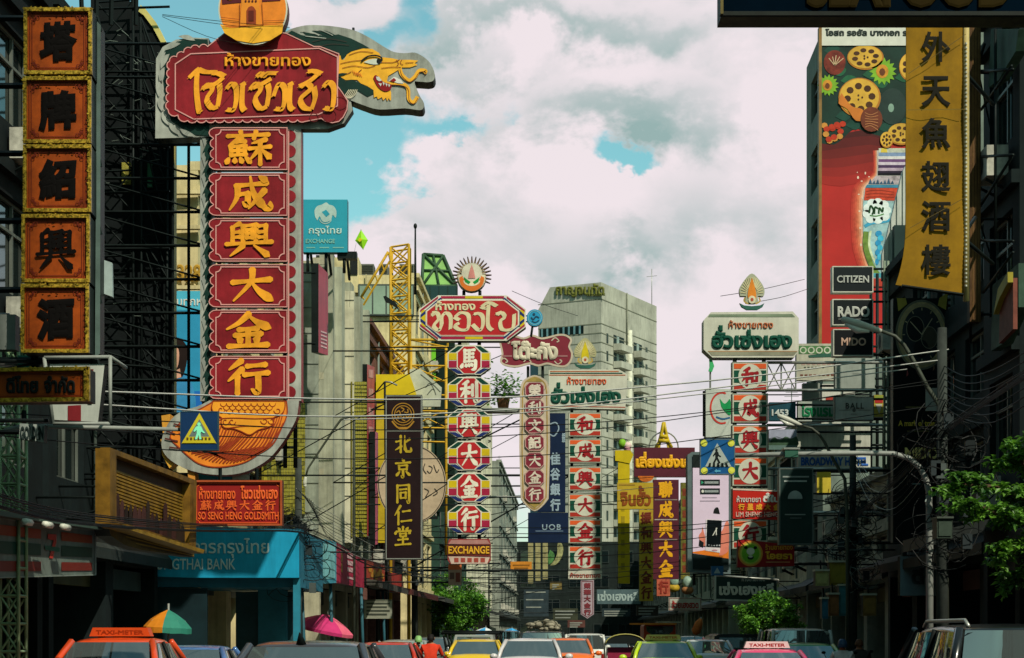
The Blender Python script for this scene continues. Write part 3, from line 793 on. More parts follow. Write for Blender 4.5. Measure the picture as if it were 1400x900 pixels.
# ---- the dragon gold shop sign
def dragon_sign():
    f = front(39)
    T = root_at('gold_shop_sign', 'tall red gold shop sign with painted dragon head, six character panels and orange dragon body', 'shop sign', f, 340, 650)
    sk = MB()     # steel frame carrying it, back to the facade
    for x in (279, 300, 390, 404): 
        a = at(x, 60, 39.9); sk.tube(a, Vector((a.x, a.y, at(x, 640, 39.9).z)), .05, STEEL, 5)
    for y in range(60, 640, 46):
        p = at(282, y, 39.9); q = Vector((-11+SL*39.9, 39.9, p.z)); sk.tube(p, q, .035, STEEL, 4)
        p2 = at(282, y+46, 39.9); sk.tube(p2, q, .022, STEEL, 4)
        a = at(404, y, 39.9); sk.tube(p, a, .03, STEEL, 4)
    for x in (236, 258):
        a = at(x, 170, 39.95); sk.tube(a, Vector((a.x, a.y, at(x, 600, 39.95).z)), .035, STEEL, 4)
    sk.build('steel_frame', T)
    # board behind: feathered neck on the left, strips down both sides
    lp = [(285,52),(262,51),(240,54),(222,64),(213,80),(212,189),(287,187),(286,120)]
    nb = panel(T, 'neck_board', f, lp, .45, BGREY, STEEL, lift=-.02)
    def feathers(m):
        f.poly(m, [(284,54),(262,53),(242,57),(228,66),(224,80),(222,100),(226,130),(234,165),(262,184),(286,186),(286,100)], DKG, .0)
        def drop(x, y, l, a, w):
            P = []
            for i in range(9):
                t = i/8; P.append((x + l*t*math.cos(a) - w*math.sin(math.pi*t)**.8*(1-t*.3)*math.sin(a), y + l*t*math.sin(a) + w*math.sin(math.pi*t)**.8*(1-t*.3)*math.cos(a)))
            for i in range(7, 0, -1):
                t = i/8; P.append((x + l*t*math.cos(a) + w*.25*math.sin(math.pi*t)*math.sin(a), y + l*t*math.sin(a) - w*.25*math.sin(math.pi*t)*math.cos(a)))
            f.poly(m, P, BGREY, .012)
        for (x, y, l, a, w) in ((263,56,24,-2.9,6),(243,60,24,2.75,6),(228,74,24,2.1,7),(221,92,24,1.75,7),(217,110,24,1.7,7),(216,130,24,1.45,7),(219,150,24,1.2,7),(227,166,24,.9,6),(242,176,24,.45,6)):
            drop(x+4, y, l, a, w)
    art(T, feathers, 'feathers', nb)
    st = panel(T, 'side_strip', f, rect(273,178,290,548), .42, BGREY, STEEL, lift=-.06)
    def tri(m):
        for i in range(13):
            y = 184 + i*28; f.poly(m, [(287,y),(275.5,y+26),(280,y+22),(278,y+38),(287.5,y+30)], DKG, -.045)
            f.poly(m, [(275,y+2),(277,y-4),(281,y+3),(279,y+16)], M('#8b918a', .5, .1), -.042)
    art(T, tri, 'feathers', st)
    rs = panel(T, 'side_strip', f, rect(392,176,411.5,548), .42, BGREY, REDD, lift=-.03)
    def halves(m):
        for i in range(18):
            y = 186 + i*20.6
            f.poly(m, [(395,y-8.5)] + [(395+9.5*math.sin(rad(t)), y-8.5*math.cos(rad(t))) for t in range(0, 181, 20)], RED, -.015)
        f.line(m, [(394.5,176),(394.5,548)], 1.6, PINKL, -.012)
    art(T, halves, 'half_discs', rs)
    # dragon head
    C = lambda *a: [(380 + x/6.364, 20 + y/6.364) for x, y in zip(a[::2], a[1::2])]
    out = curve(C(30,175, 100,130, 200,100, 300,90, 470,100, 640,130, 760,180, 860,240, 940,290, 1010,325, 1100,335, 1190,330, 1270,370, 1330,430, 1365,520, 1350,575, 1300,588), 3) + C(1190,580) + curve(C(1190,600, 1230,700, 1270,770, 1260,820, 1220,830, 1100,815, 880,825, 750,790, 620,740), 3) + C(600,850, 480,850, 480,300)
    hb = panel(T, 'dragon_head', f, out, .5, BGREY, M('#1d2826', .5, .2), lift=-.01)
    def head(m):
        hair = C(60,180, 120,140, 200,178, 262,190, 215,150, 330,172, 440,195, 300,140, 400,146, 520,185, 500,165, 640,210, 740,260, 800,295, 700,300, 620,330, 570,380, 550,430, 530,400, 530,360, 350,310, 270,300)
        f.poly(m, hair, DKG, .004)
        for a in (C(200,140, 280,150, 360,185), C(300,130, 380,140, 480,185), C(360,120, 440,135, 520,175), C(240,190, 330,200, 420,210)): f.stroke(m, curve(a), 1.2, BGREY, .02)
        for a in (C(300,240, 440,215, 600,240), C(340,285, 470,260, 620,270)): f.stroke(m, curve(a), .7, M('#3c2c28', .6), .02)
        f.poly(m, C(500,530, 560,520, 620,560, 720,600, 800,625, 835,640, 835,690, 780,715, 740,690, 690,660, 660,690, 600,700, 530,680, 500,600), DKG, .005)
        for i in range(6): f.stroke(m, curve(C(690-i*14,655, 670-i*16,700, 630-i*10,730)), 1.0, M('#c9c2a6', .5), .02)
        face = C(490,365, 520,352, 545,360, 552,395, 575,395, 600,350, 640,325, 740,297, 820,300, 880,335, 900,372, 1000,383, 1050,395, 1150,395, 1222,402, 1190,425, 1215,440, 1150,462, 1080,462, 1020,500, 960,535, 950,575, 965,610, 985,680, 985,745, 975,750, 965,728, 950,755, 940,725, 915,750, 905,720, 870,740, 860,715, 835,725, 832,660, 780,625, 720,600, 690,570, 640,568, 590,572, 545,545, 500,540)
        f.poly(m, face, YEL, .010)
        for a in (C(1060,465, 1080,525, 1140,575, 1190,545, 1230,490, 1285,492, 1275,515), C(960,600, 1070,605, 1130,640, 1140,735, 1180,765, 1215,715)):
            f.stroke(m, curve(a), 5.0, YEL, .016); f.stroke(m, curve([(x+.4, y+2.2) for x, y in a]), .7, BROWN, .022)
        for a in (C(545,430, 640,410, 740,400), C(560,470, 660,450, 780,465, 850,445), C(620,355, 720,325, 830,335), C(900,420, 1000,420, 1060,395), C(1030,400, 1050,430, 1035,450), C(1080,395, 1065,425, 1090,440), C(1110,425, 1180,420), C(540,515, 600,520, 640,500), C(900,470, 1000,460, 1070,465), C(700,540, 690,520, 730,480)):
            f.stroke(m, curve(a), .8, BROWN, .024)
        for i in range(5): f.stroke(m, C(650+i*16,490+i*5, 668+i*16,530+i*4), .9, ORANGE, .026)
        f.poly(m, C(520,520, 560,512, 605,515, 580,530, 520,545), DKG, .026)
        f.poly(m, curve(C(745,418, 800,395, 870,388, 905,395, 890,430, 830,438, 745,418), 3), M('#d6dccb', .4), .026)
        f.poly(m, ell(*C(880,408)[0], 3.2, 3.8, 14), BLACK, .034)
        f.stroke(m, curve(C(725,412, 780,372, 850,362, 900,380, 905,410)), 2.2, BLACK, .04)
        f.poly(m, curve(C(830,555, 845,532, 870,540, 920,590, 985,612, 980,655, 930,672, 870,632, 830,555), 3), M('#8c1d20', .4), .026)
        for a in (C(855,545, 880,545, 905,580, 880,585, 860,570), C(910,588, 930,600, 920,625), C(935,600, 955,608, 945,632), C(958,610, 978,614, 968,638), C(875,600, 895,630, 905,605)): f.poly(m, a, WHITE, .034)
        f.poly(m, C(965,580, 1010,545, 1070,570, 1095,605, 1040,600, 1010,590), M('#d9d7cc', .4), .026); f.poly(m, C(975,580, 1010,555, 1030,575, 1010,592), M('#8c1d20', .4), .034)
    art(T, head, 'painting', hb)
    pr = MB()
    for (x, y, h) in ((482, 41, 7), (454, 38, 4), (567, 72, 3), (434, 176, 4), (566, 150, 4)): pr.tube(f.pt(x, y, -.2), f.pt(x, y-h, -.2), .03, STEEL, 5)
    pr.build('lightning_spike', T)
    # red headboard
    sc = []
    def arcs(p, q, n, bul):
        for i in range(n):
            a = (p[0]+(q[0]-p[0])*i/n, p[1]+(q[1]-p[1])*i/n); b = (p[0]+(q[0]-p[0])*(i+1)/n, p[1]+(q[1]-p[1])*(i+1)/n)
            nx, ny = -(b[1]-a[1]), (b[0]-a[0])
            for k in range(5):
                t = k/5; w = math.sin(math.pi*t)**.6 * bul
                sc.append((a[0]+(b[0]-a[0])*t - nx*w, a[1]+(b[1]-a[1])*t - ny*w))
    arcs((285,66),(262,68),2,-.3); arcs((262,68),(233,86),3,-.3); arcs((233,86),(231,152),6,-.3); arcs((231,152),(258,167),2,-.3); arcs((258,167),(420,166),13,-.25)
    sc += [(440,164),(446,168),(455,170),(464,168),(470,162),(475,152),(476,140),(468,128),(462,120),(464,76)]
    sc += [(438,66),(430,66),(392,48),(350,42),(308,48)]
    hd = panel(T, 'headboard', f, sc, .25, RED, M('#6b1a1e', .5), lift=.10)
    bp = panel(T, 'back_plate', f, [(255,160),(268,176),(448,176),(470,168),(482,150),(478,130),(300,120)], .3, BGREY, STEEL, lift=-.03)
    def hl(m):
        f.line(m, [(262,76),(437,68.5),(462,80),(462,147),(436,158.5),(266,165),(241,152),(241,90)], 1.6, PINKL, .115, True)
        f.line(m, sc, 1.3, PINKL, .112, True)
        for (x, y, r_) in ((451,160,9.5),(466,143,9),(430,163,6)): f.line(m, ell(x, y, r_, r_*.95, 16), 1.0, M('#6b1a1e', .5), .116, True)
        letters(m, f, 'ห้างขายทอง', (308,75,426,94), GOLDY, .115, .035, depth=.04)
    art(T, hl, 'lettering', hd)
    def big(m):
        L_ = .125; W_ = 8.8; N = lambda pts: nib(m, f, pts, W_, GOLDY, L_)
        strokes = [
            [(260,109),(268,101),(274,96)], [(272,97),(282,101),(296,101)], [(271,100),(270,125),(273,152),(276,156)],
            [(278,125),(286,118),(292,124),(284,138),(291,150),(299,148)], [(299,148),(302,128),(301,118)], [(278,123),(296,117),(307,108)], [(293,103),(300,103),(308,107)],
            [(311,124),(318,117),(324,123),(324,142),(320,153),(312,152)],
            [(333,118),(332,146),(336,154)], [(330,120),(337,116)],
            [(343,125),(351,117),(358,124),(350,138),(357,151),(366,148)], [(366,148),(369,128),(367,118)], [(347,123),(362,116),(372,110)],
            [(352,108),(358,103),(362,107),(367,103),(379,103)], 
            [(375,134),(382,118),(390,123),(390,142),(386,152),(378,151)],
            [(398,118),(397,146),(402,153)], [(395,120),(402,116)],
            [(412,122),(420,117),(426,124),(412,138),(417,150),(427,152)], [(427,152),(432,136),(430,122)], [(410,121),(424,114),(436,104)], [(422,101),(430,100),(440,104)],
            [(443,122),(450,115),(457,122),(457,140),(454,152),(445,150)],
        ]
        for k, s_ in enumerate(strokes): nib(m, f, s_, W_, GOLDY, L_ + k*.0012)
    art(T, big, 'lettering', hd)
    # gate medallion
    md = panel(T, 'medallion', f, ell(348.5, 19, 47, 49, 44), .35, M('#c9cbb8', .5, .15), M('#5d2a1c', .5), lift=.30)
    def gate(m):
        f.poly(m, ell(348.5, 19, 45, 47, 44), ORANGE, .305)
        f.poly(m, [(307,13),(334,10.5),(334,-8),(305,-12)], M('#5f2028', .5), .315); f.poly(m, [(361,9.5),(386,8),(388,-10),(361,-10)], M('#5f2028', .5), .315)
        f.poly(m, [(304,40),(318,45),(390,40),(388,52),(372,62),(349,66),(326,62),(310,52)], YEL, .315)
        f.poly(m, [(333,11),(333,3),(357,2),(357,10),(360,42),(331,43)], M('#e0892a', .5, .1), .320)
        for i in range(4): f.poly(m, ell(339+i*4.6, 9, 1.5, 1.6, 8), M('#4c1a1a', .5), .33)
        f.poly(m, [(340,40),(340,22),(343,17),(347,15.5),(350,17),(353,22),(353,40)], M('#8a3b20', .5), .33); f.poly(m, [(343,36),(343,22),(350,22),(350,36)], M('#5b2116', .5), .34)
        for a in ([(331,12),(331,44)], [(361,11),(363,42)], [(305,31),(331,34)], [(363,36),(392,35)], [(306,44),(331,43),(363,41),(390,42)]): f.stroke(m, a, .8, M('#9b4a1c', .5), .335)
        letters(m, f, 'ข', (313,0,321,8), ORANGE, .32, .04); letters(m, f, 'ง', (373,-4,380,3), ORANGE, .32, .04)
    art(T, gate, 'painting', md)
    # six character panels
    for ch, (y0, y1), (cx0, cx1) in zip('蘇成興大金行', ((176,233),(238,295.5),(300,358),(363,420.5),(425,482.5),(488,545.5)), ((308,372),(312,374),(309,374),(312,377),(308,372),(309,370))):
        P = [(296,y0),(393,y0),(393,y1),(296,y1)]
        for k in range(4):
            yc = y1 - (y1-y0)*(k+.5)/4
            P += [(296 - (9.5 if k in (0,3) else 8)*math.sin(rad(t)), yc + (y1-y0)/8*math.cos(rad(t))) for t in (25, 60, 90, 120, 155)]
        p = panel(T, 'character_panel', f, list(reversed(P)), .22, RED, M('#561418', .5), lift=.06)
        def deco(m):
            f.line(m, notch(296, y0+3, 389, y1-3, 7), 1.5, PINKL, .075, True)
            f.line(m, P, 1.2, PINKL, .072, True)
        art(T, deco, 'border', p)
        mb = MB(); brush(mb, f, ch, (cx0, y0+4, cx1, y1-5), GOLDY, .08, 15); mb.build('lettering', p)
    # dragon body at the foot
    ob = curve([(290,546),(270,556),(250,562),(234,574),(224,592),(221,608),(226,622),(240,634),(262,644),(290,649),(318,649),(342,643),(366,629),(384,609),(398,587),(406,570),(409,548)], 3)
    tl = panel(T, 'dragon_body', f, ob, .4, BGREY, M('#8d3a34', .5, .2), lift=.02)
    ib = curve([(293,549),(275,559),(262,566),(243,582),(233,598),(245,612),(258,624),(272,634),(292,639),(318,637),(340,630),(360,616),(376,598),(388,580),(393,565),(392,549)], 3)
    def body(m):
        f.poly(m, ib, ORANGE, .03)
        DR = M('#9a3a1c', .5, .1)
        f.line(m, ib, 1.6, DR, .036, True)
        for i in range(22):
            t = i/21; x0, y0 = 250 + t*140, 600 - 20*math.sin(t*3) - 6*t; 
            f.stroke(m, curve([(300+t*88, 583 - 8*abs(t-.45)), (285+t*88, 606+4*math.sin(t*9)), (248+t*100, 612 + 22*math.sin(t*2.6) )]), 1.5 if i % 3 else 2.3, DR, .042)
        for i in range(12):
            f.stroke(m, curve([(245+i*3, 592+i*1.5), (262+i*5, 612+i*1.6), (292+i*7, 622-i*1.2)]), 1.3, DR, .043)
        for i in range(6): f.stroke(m, curve([(372+i*3, 566), (366+i*3.4, 580), (352+i*4.5, 598)]), 1.2, DR, .043)
        saddle = curve([(292,549),(290,558),(294,566),(304,572),(303,578),(307,585),(318,586),(330,590),(342,595),(354,588),(366,585),(374,580),(374,572),(386,566),(390,557),(390,549)], 3)
        f.poly(m, saddle, M('#f0a02c', .5, .12), .05); f.line(m, saddle, 1.3, DR, .056, True)
        for r_ in range(3):
            for i in range(9 - r_):
                x = 306 + i*8.4 + r_*4.2; y = 553 + r_*5
                f.line(m, ell(x, y-1, 4.2, 4.4, 8, math.pi, 2*math.pi), .9, DR, .058)
        for (x, y, s) in ((303,561,1),(380,562,-1),(309,577,1),(318,577,1),(372,576,-1),(362,576,-1)):
            f.line(m, [(x+s*r*math.cos(a), y+r*math.sin(a)) for r, a in [(5.2-k*.35, k*.55) for k in range(11)]], 1.1, DR, .06)
        f.line(m, curve([(300,573),(320,572),(350,573),(374,572)]), 1.2, DR, .06); f.line(m, curve([(312,586),(336,583),(366,584)]), 1.2, DR, .06)
        for a in ([(228,590),(240,594)], [(226,600),(244,604)], [(232,612),(248,614)], [(238,580),(254,584)]): f.stroke(m, a, 2.2, M('#5a2b26', .5), .05)
    art(T, body, 'painting', tl)
    fl = MB(); f.prism(fl, [(220,568),(232,566),(231,588),(222,592)], -.5, -.05, M('#e0a13c', .5)); f.prism(fl, [(219,600),(228,606),(238,634),(231,640),(221,622)], -.5, -.05, M('#d9a23c', .5)); f.prism(fl, [(255,640),(266,646),(266,658),(257,654)], -.5, -.05, M('#d9923c', .5))
    fl.build('flame_edge', T)
dragon_sign()

# ---- the orange restaurant signs at the left edge
def restaurant_sign():
    f = front(22, rad(3), 80)
    T = root_at('restaurant_sign', 'tall orange sign of five black brush characters in gold tinsel frames', 'restaurant sign', f, 78, 482)
    INK = M('#0a0807', .9, 0, spec=.1); OR = M('#97430f', .45, .35, 2.5); OD = M('#6a2410', .5, .2); TIN = M('#c9a53a', .35, .75, 22, .55)
    for ch, (y0, y1), dx in zip('塔牌紹興酒', ((13,102),(107,196),(200,290),(295,386),(390,482)), (1, 0, 0, -2, -3)):
        x0, x1 = 34+dx, 125+dx
        p = panel(T, 'character_panel', f, rect(x0, y0, x1, y1), .34, OR, STEEL)
        fm = MB()
        def jag(a, b, c, d):
            f.prism(fm, rect(a, b, c, d), 0, .05, TIN)
        jag(x0-1.5, y0-1, x0+3, y1+1); jag(x1-4, y0-1, x1+.5, y1+1); jag(x0+3, y0-1, x1-4, y0+4); jag(x0+3, y1-4, x1-4, y1+1)
        for i in range(120):
            sidek = i % 4; t = RND.random()
            px = (x0+1, x1-2, x0+t*(x1-x0), x0+t*(x1-x0))[sidek] + RND.uniform(-1.6, 1.6); py = (y0+t*(y1-y0), y0+t*(y1-y0), y0+1, y1-1)[sidek] + RND.uniform(-1.6, 1.6)
            s = RND.uniform(.8, 2.2); f.poly(fm, [(px-s, py), (px, py+s*.7), (px+s, py-.2), (px+.2, py-s*.7)], TIN, .055 + RND.random()*.05)
        fm.build('tinsel_frame', p)
        def deco(m):
            f.line(m, notch(x0+9, y0+9, x1-11, y1-9, 7), 1.1, OD, .01, True); f.line(m, rect(x0+6, y0+6, x1-8, y1-6), .9, OD, .012, True)
            for cx, cy, sx, sy in ((x0+11,y0+11,1,1),(x1-13,y0+11,-1,1),(x0+11,y1-11,1,-1),(x1-13,y1-11,-1,-1)):
                for (u, v, r_) in ((0,0,3.2),(6,0,2.4),(0,6,2.4),(2,2,1.5)): f.line(m, ell(cx+u*sx, cy+v*sy, r_, r_, 10), 1.0, OD, .014, True)
        art(T, deco, 'border', p)
        mb = MB(); 
        if ch in BR: brush(mb, f, ch, (x0+18, y0+16, x1-19, y1-16), INK, .016, 14)
        else: letters(mb, f, ch, (x0+19, y0+17, x1-20, y1-17), INK, .012, .055, rise=.06, rough=.014)
        mb.build('lettering', p)
    m = MB()
    for x in (38, 120): m.tube(f.pt(x, 4, -.4), f.pt(x, 500, -.4), .05, STEEL, 5)
    for y in (10, 104, 198, 292, 388, 486):
        a = f.pt(34, y, -.4); m.tube(a, Vector((-11+SL*a.y, a.y, a.z)), .04, STEEL, 4); m.tube(a, f.pt(126, y, -.4), .04, STEEL, 4)
        m.tube(f.pt(126, y, -.36), f.pt(131, y+20, -.36), .02, STEEL, 4)
    for x in (100, 120, 140, 175): m.tube(f.pt(x, 12, -.6), f.pt(x+RND.uniform(-3, 3), -60, -.6), .03, STEEL, 4)
    m.build('bracket', T)
    p = panel(T, 'side_board', f, [(125.5,16),(131,22),(130,478),(123,482)], .3, M('#566a64', .6, .3), lift=-.34)
    mb = MB(); f.prism(mb, [(126,340),(141,345),(142,393),(128,388)], -.7, -.62, M('#9fb0ad', .5, .2, 3)); mb.build('pale_plate', T)
    # horizontal board below
    f = front(20)
    T = root_at('restaurant_sign', 'wide orange board with black Thai writing and a gold tinsel rim at the left edge', 'restaurant sign', f, 60, 548)
    p = panel(T, 'board', f, [(-60,507),(-60,550),(122,548),(122,504)], .3, OR, STEEL)
    fm = MB()
    for a in ([(-60,505),(122,502),(122,507),(-60,510)], [(-60,546),(116,544),(122,549),(-60,552)], [(116,503),(123.5,502),(123.5,549),(116,549)]): f.prism(fm, list(reversed(a)), 0, .05, TIN)
    for i in range(140):
        t = RND.random(); k = i % 3
        px, py = ((-20+t*142, 505-t*1.5), (-20+t*142, 548-t), (119.5, 503+t*45))[k]; px += RND.uniform(-1.5, 1.5); py += RND.uniform(-1.5, 1.5); s = RND.uniform(.8, 2)
        f.poly(fm, [(px-s, py), (px, py+s*.7), (px+s, py-.2), (px+.2, py-s*.7)], TIN, .055 + RND.random()*.04)
    fm.build('tinsel_frame', p)
    mb = MB(); letters(mb, f, 'ดีไทย', (9,514,53,538), BLACK, .012, .05); letters(mb, f, 'จำกัด', (61,514,103,538), BLACK, .012, .05); f.line(mb, [(-60,512),(111,511),(111,541),(-60,543)], 1.2, OD, .012); mb.build('lettering', p)
    brackets(T, 20, 40, (508, 546), -11)
restaurant_sign()

# ---- hanging box sign and bits behind it on the left
def left_bits():
    f = front(22)
    T = root_at('framed_sign', 'white plastic sign in a grey pipe frame hanging under the orange character sign', 'shop sign', f, 112, 580)
    m = MB()
    pts = [(62,490),(152,489),(152,580),(74,580)]
    for a, b in zip(pts, pts[1:]+pts[:1]): m.tube(f.pt(*a, .05), f.pt(*b, .05), .024, GREY, 6)
    m.tube(f.pt(152, 489, .05), f.pt(152, 489, .05)+Vector((0, .9, 0)), .024, GREY, 6)
    m.build('pipe_frame', T)
    p = panel(T, 'panel', f, [(68,498),(72,574),(134,577),(143,498)], .2, M('#b9beb4', .5, .15, streak=.2), STEEL)
    art(T, lambda m: [f.poly(m, [(93,555),(111,554),(111,576),(93,575)], M('#7d2328', .5), .01), f.poly(m, [(122,505),(128,505),(127,526),(121,526)], M('#6d2a26', .5), .01), f.poly(m, [(120,542),(126,541),(126,553),(120,553)], M('#26302e', .5), .01), f.poly(m, [(74,502),(100,501),(100,506),(75,507)], M('#9aa098', .5), .01)], 'artwork', p)
    brackets(T, 22, 66, (494, 575), -11)
    f = front(22.5)
    T = root_at('shop_sign', 'small green and white box sign hidden behind the wide orange board', 'shop sign', f, 30, 520)
    p = panel(T, 'board', f, rect(24,486,46,503), .2, M('#3f8f7e', .5, .1), STEEL); p = panel(T, 'board', f, rect(-20,430,21,478), .2, M('#a9b0a8', .5, .2, streak=.3), STEEL)
    m = MB(); m.tube(f.pt(47,500,-.1), f.pt(61,492,-.1), .04, GALV, 5); m.tube(f.pt(46,496,-.1), Vector((-11+SL*22.5, 22.5, f.pt(46,496).z)), .04, GALV, 5); m.tube(f.pt(10,430,-.1), Vector((-11+SL*22.5, 22.5, f.pt(10,430).z)), .04, GALV, 5); m.build('bracket', T)
    T = root_at('shop_sign', 'small white board with dark capital letters below the wide orange board', 'shop sign', f, 44, 603)
    p = panel(T, 'board', f, [(27,579),(26,600),(60,605),(61,581)], .15, M('#a3ada6', .5, .15), STEEL)
    mb = MB(); letters(mb, f, 'GOLDEN', (28,583,60,602), M('#33413f', .5), .01, .05); mb.build('lettering', p)
    m = MB(); m.tube(f.pt(30,580,-.1), f.pt(30,560,-.1), .03, STEEL, 4); m.tube(f.pt(30,590,-.1), Vector((-11+SL*22.5, 22.5, f.pt(30,590).z)), .03, STEEL, 4); m.build('bracket', T)
    # lattice mast
    f = front(25)
    T = root_at('lattice_mast', 'greenish steel lattice mast standing at the left edge of the pavement', 'mast', f, 12, 866); T.location.z = 0.14; WM[T.name] = Matrix.Translation(T.location)
    m = MB(); gm = M('#7d9470', .5, .3, 2)
    A = lambda x, y: f.pt(x, y)
    zt, zb = f.pt(0, 470).z, .14
    xs = f.pt(0, 600).x, f.pt(25, 600).x
    n = 14
    for (dy) in (0, .4):
        lattice(m, (xs[0], 25+dy, zb), (xs[0], 25+dy, zt), (xs[1], 25+dy, zb), (xs[1], 25+dy, zt), n, .022, gm)
    for x in xs:
        for i in range(n+1): z = zb+(zt-zb)*i/n; m.tube((x, 25, z), (x, 25.4, z), .02, gm, 4)
    m.build('lattice', T)
    # scaffold and the dark arched sign
    f = front(41)
    T = root_at('arched_sign', 'dark arched sign board with a yellow rim, covered by a steel lattice', 'sign board', f, 180, 700)
    pts = [(124,-20),(178,2),(196,14),(212,34),(224,58),(232,95),(236,140),(236,700),(124,700)]
    p = panel(T, 'board', f, list(reversed(pts)), .5, M('#0e1516', .8, .3, 1.5, spec=.15), M('#b89f3a', .5, .2))
    rm = MB(); f.prism(rm, list(reversed([(193,8),(200,14),(214,32),(227,58),(222,62),(209,38),(197,22),(190,17)])), -.45, .06, M('#d8cd7a', .5, .2)); rm.build('rim', T)
    m = MB()
    lattice(m, f.pt(136,10,.3), f.pt(136,700,.3), f.pt(186,6,.3), f.pt(186,700,.3), 12, .025, STEEL)
    lattice(m, f.pt(196,30,.3), f.pt(198,700,.3), f.pt(232,130,.3), f.pt(232,700,.3), 9, .025, STEEL)
    for y in (20, 105, 200, 270, 345, 420, 500): m.tube(f.pt(128,y,.35), f.pt(236,y+RND.uniform(-4,8),.35), .03, STEEL, 4)
    m.build('lattice', T)
    for i in range(44):
        x = RND.uniform(132, 226); y = RND.uniform(40, 230) if i < 40 else RND.uniform(230, 560)
        m = MB(); a = RND.uniform(-.9, .9); l = RND.uniform(.05, .22); q = f.pt(x, y, .38); m.tube(q, q+Vector((l*math.cos(a), 0, l*math.sin(a))), RND.uniform(.005, .012), M('#6d7870', .4, .2), 4); m.build('cable_clip', T)
    m = MB(); f.prism(m, rect(168,224,180,254), .05, .12, M('#8f8a3c', .5, .5, 20)); f.prism(m, rect(203,225,209,258), .05, .12, M('#2f6a4a', .5, .3)); m.build('tag_plate', T)
    # poster of the bank behind the lattice
    f = front(47.2)
    T = root_at('poster', 'blue bank poster with a smiling dark haired woman behind the steel lattice', 'poster', f, 252, 562)
    p = panel(T, 'sheet', f, rect(231,398,276,562), .12, M('#2f93bd', .5, .1), STEEL)
    def pic(m):
        f.poly(m, rect(231,398,276,424), M('#4db4d0', .5, .1), .004)
        letters(m, f, 'อบทุกห', (233,409,276,422), WHITE, .012, .02)
        f.poly(m, rect(231,535,276,562), M('#1f6cc0', .5, .1), .004)
        f.poly(m, curve([(233,520),(244,508),(252,512),(262,524),(268,550),(262,562),(231,562),(231,525)], 3), M('#3b8fc4', .5), .008)
        f.poly(m, curve([(234,470),(240,464),(250,466),(256,476),(256,492),(252,510),(247,516),(240,500)], 3), M('#241a18', .5), .012)
        f.poly(m, curve([(232,474),(241,473),(245,482),(244,498),(239,508),(232,512)], 3), M('#d9a68c', .5), .016)
        f.poly(m, [(238,508),(246,504),(248,516),(240,518)], M('#d9a68c', .5), .014)
        f.poly(m, ell(239.5,488,1.6,1.0,8), BLACK, .02); f.stroke(m, [(236.5,484.5),(242,483.5)], 1, BLACK, .02); f.stroke(m, curve([(234,501),(237,503),(240.5,500)]), 1.2, M('#b0453c', .5), .02); f.stroke(m, [(235,488),(233.5,495),(236,496)], .7, M('#b9806a', .5), .02)
    art(T, pic, 'picture', p)
    m = MB(); m.tube(f.pt(231,410,-.1), f.pt(231,410,-.1)+Vector((0,.45,0)), .05, STEEL, 4); m.tube(f.pt(231,550,-.1), f.pt(231,550,-.1)+Vector((0,.45,0)), .05, STEEL, 4); m.build('bracket', T)
left_bits()

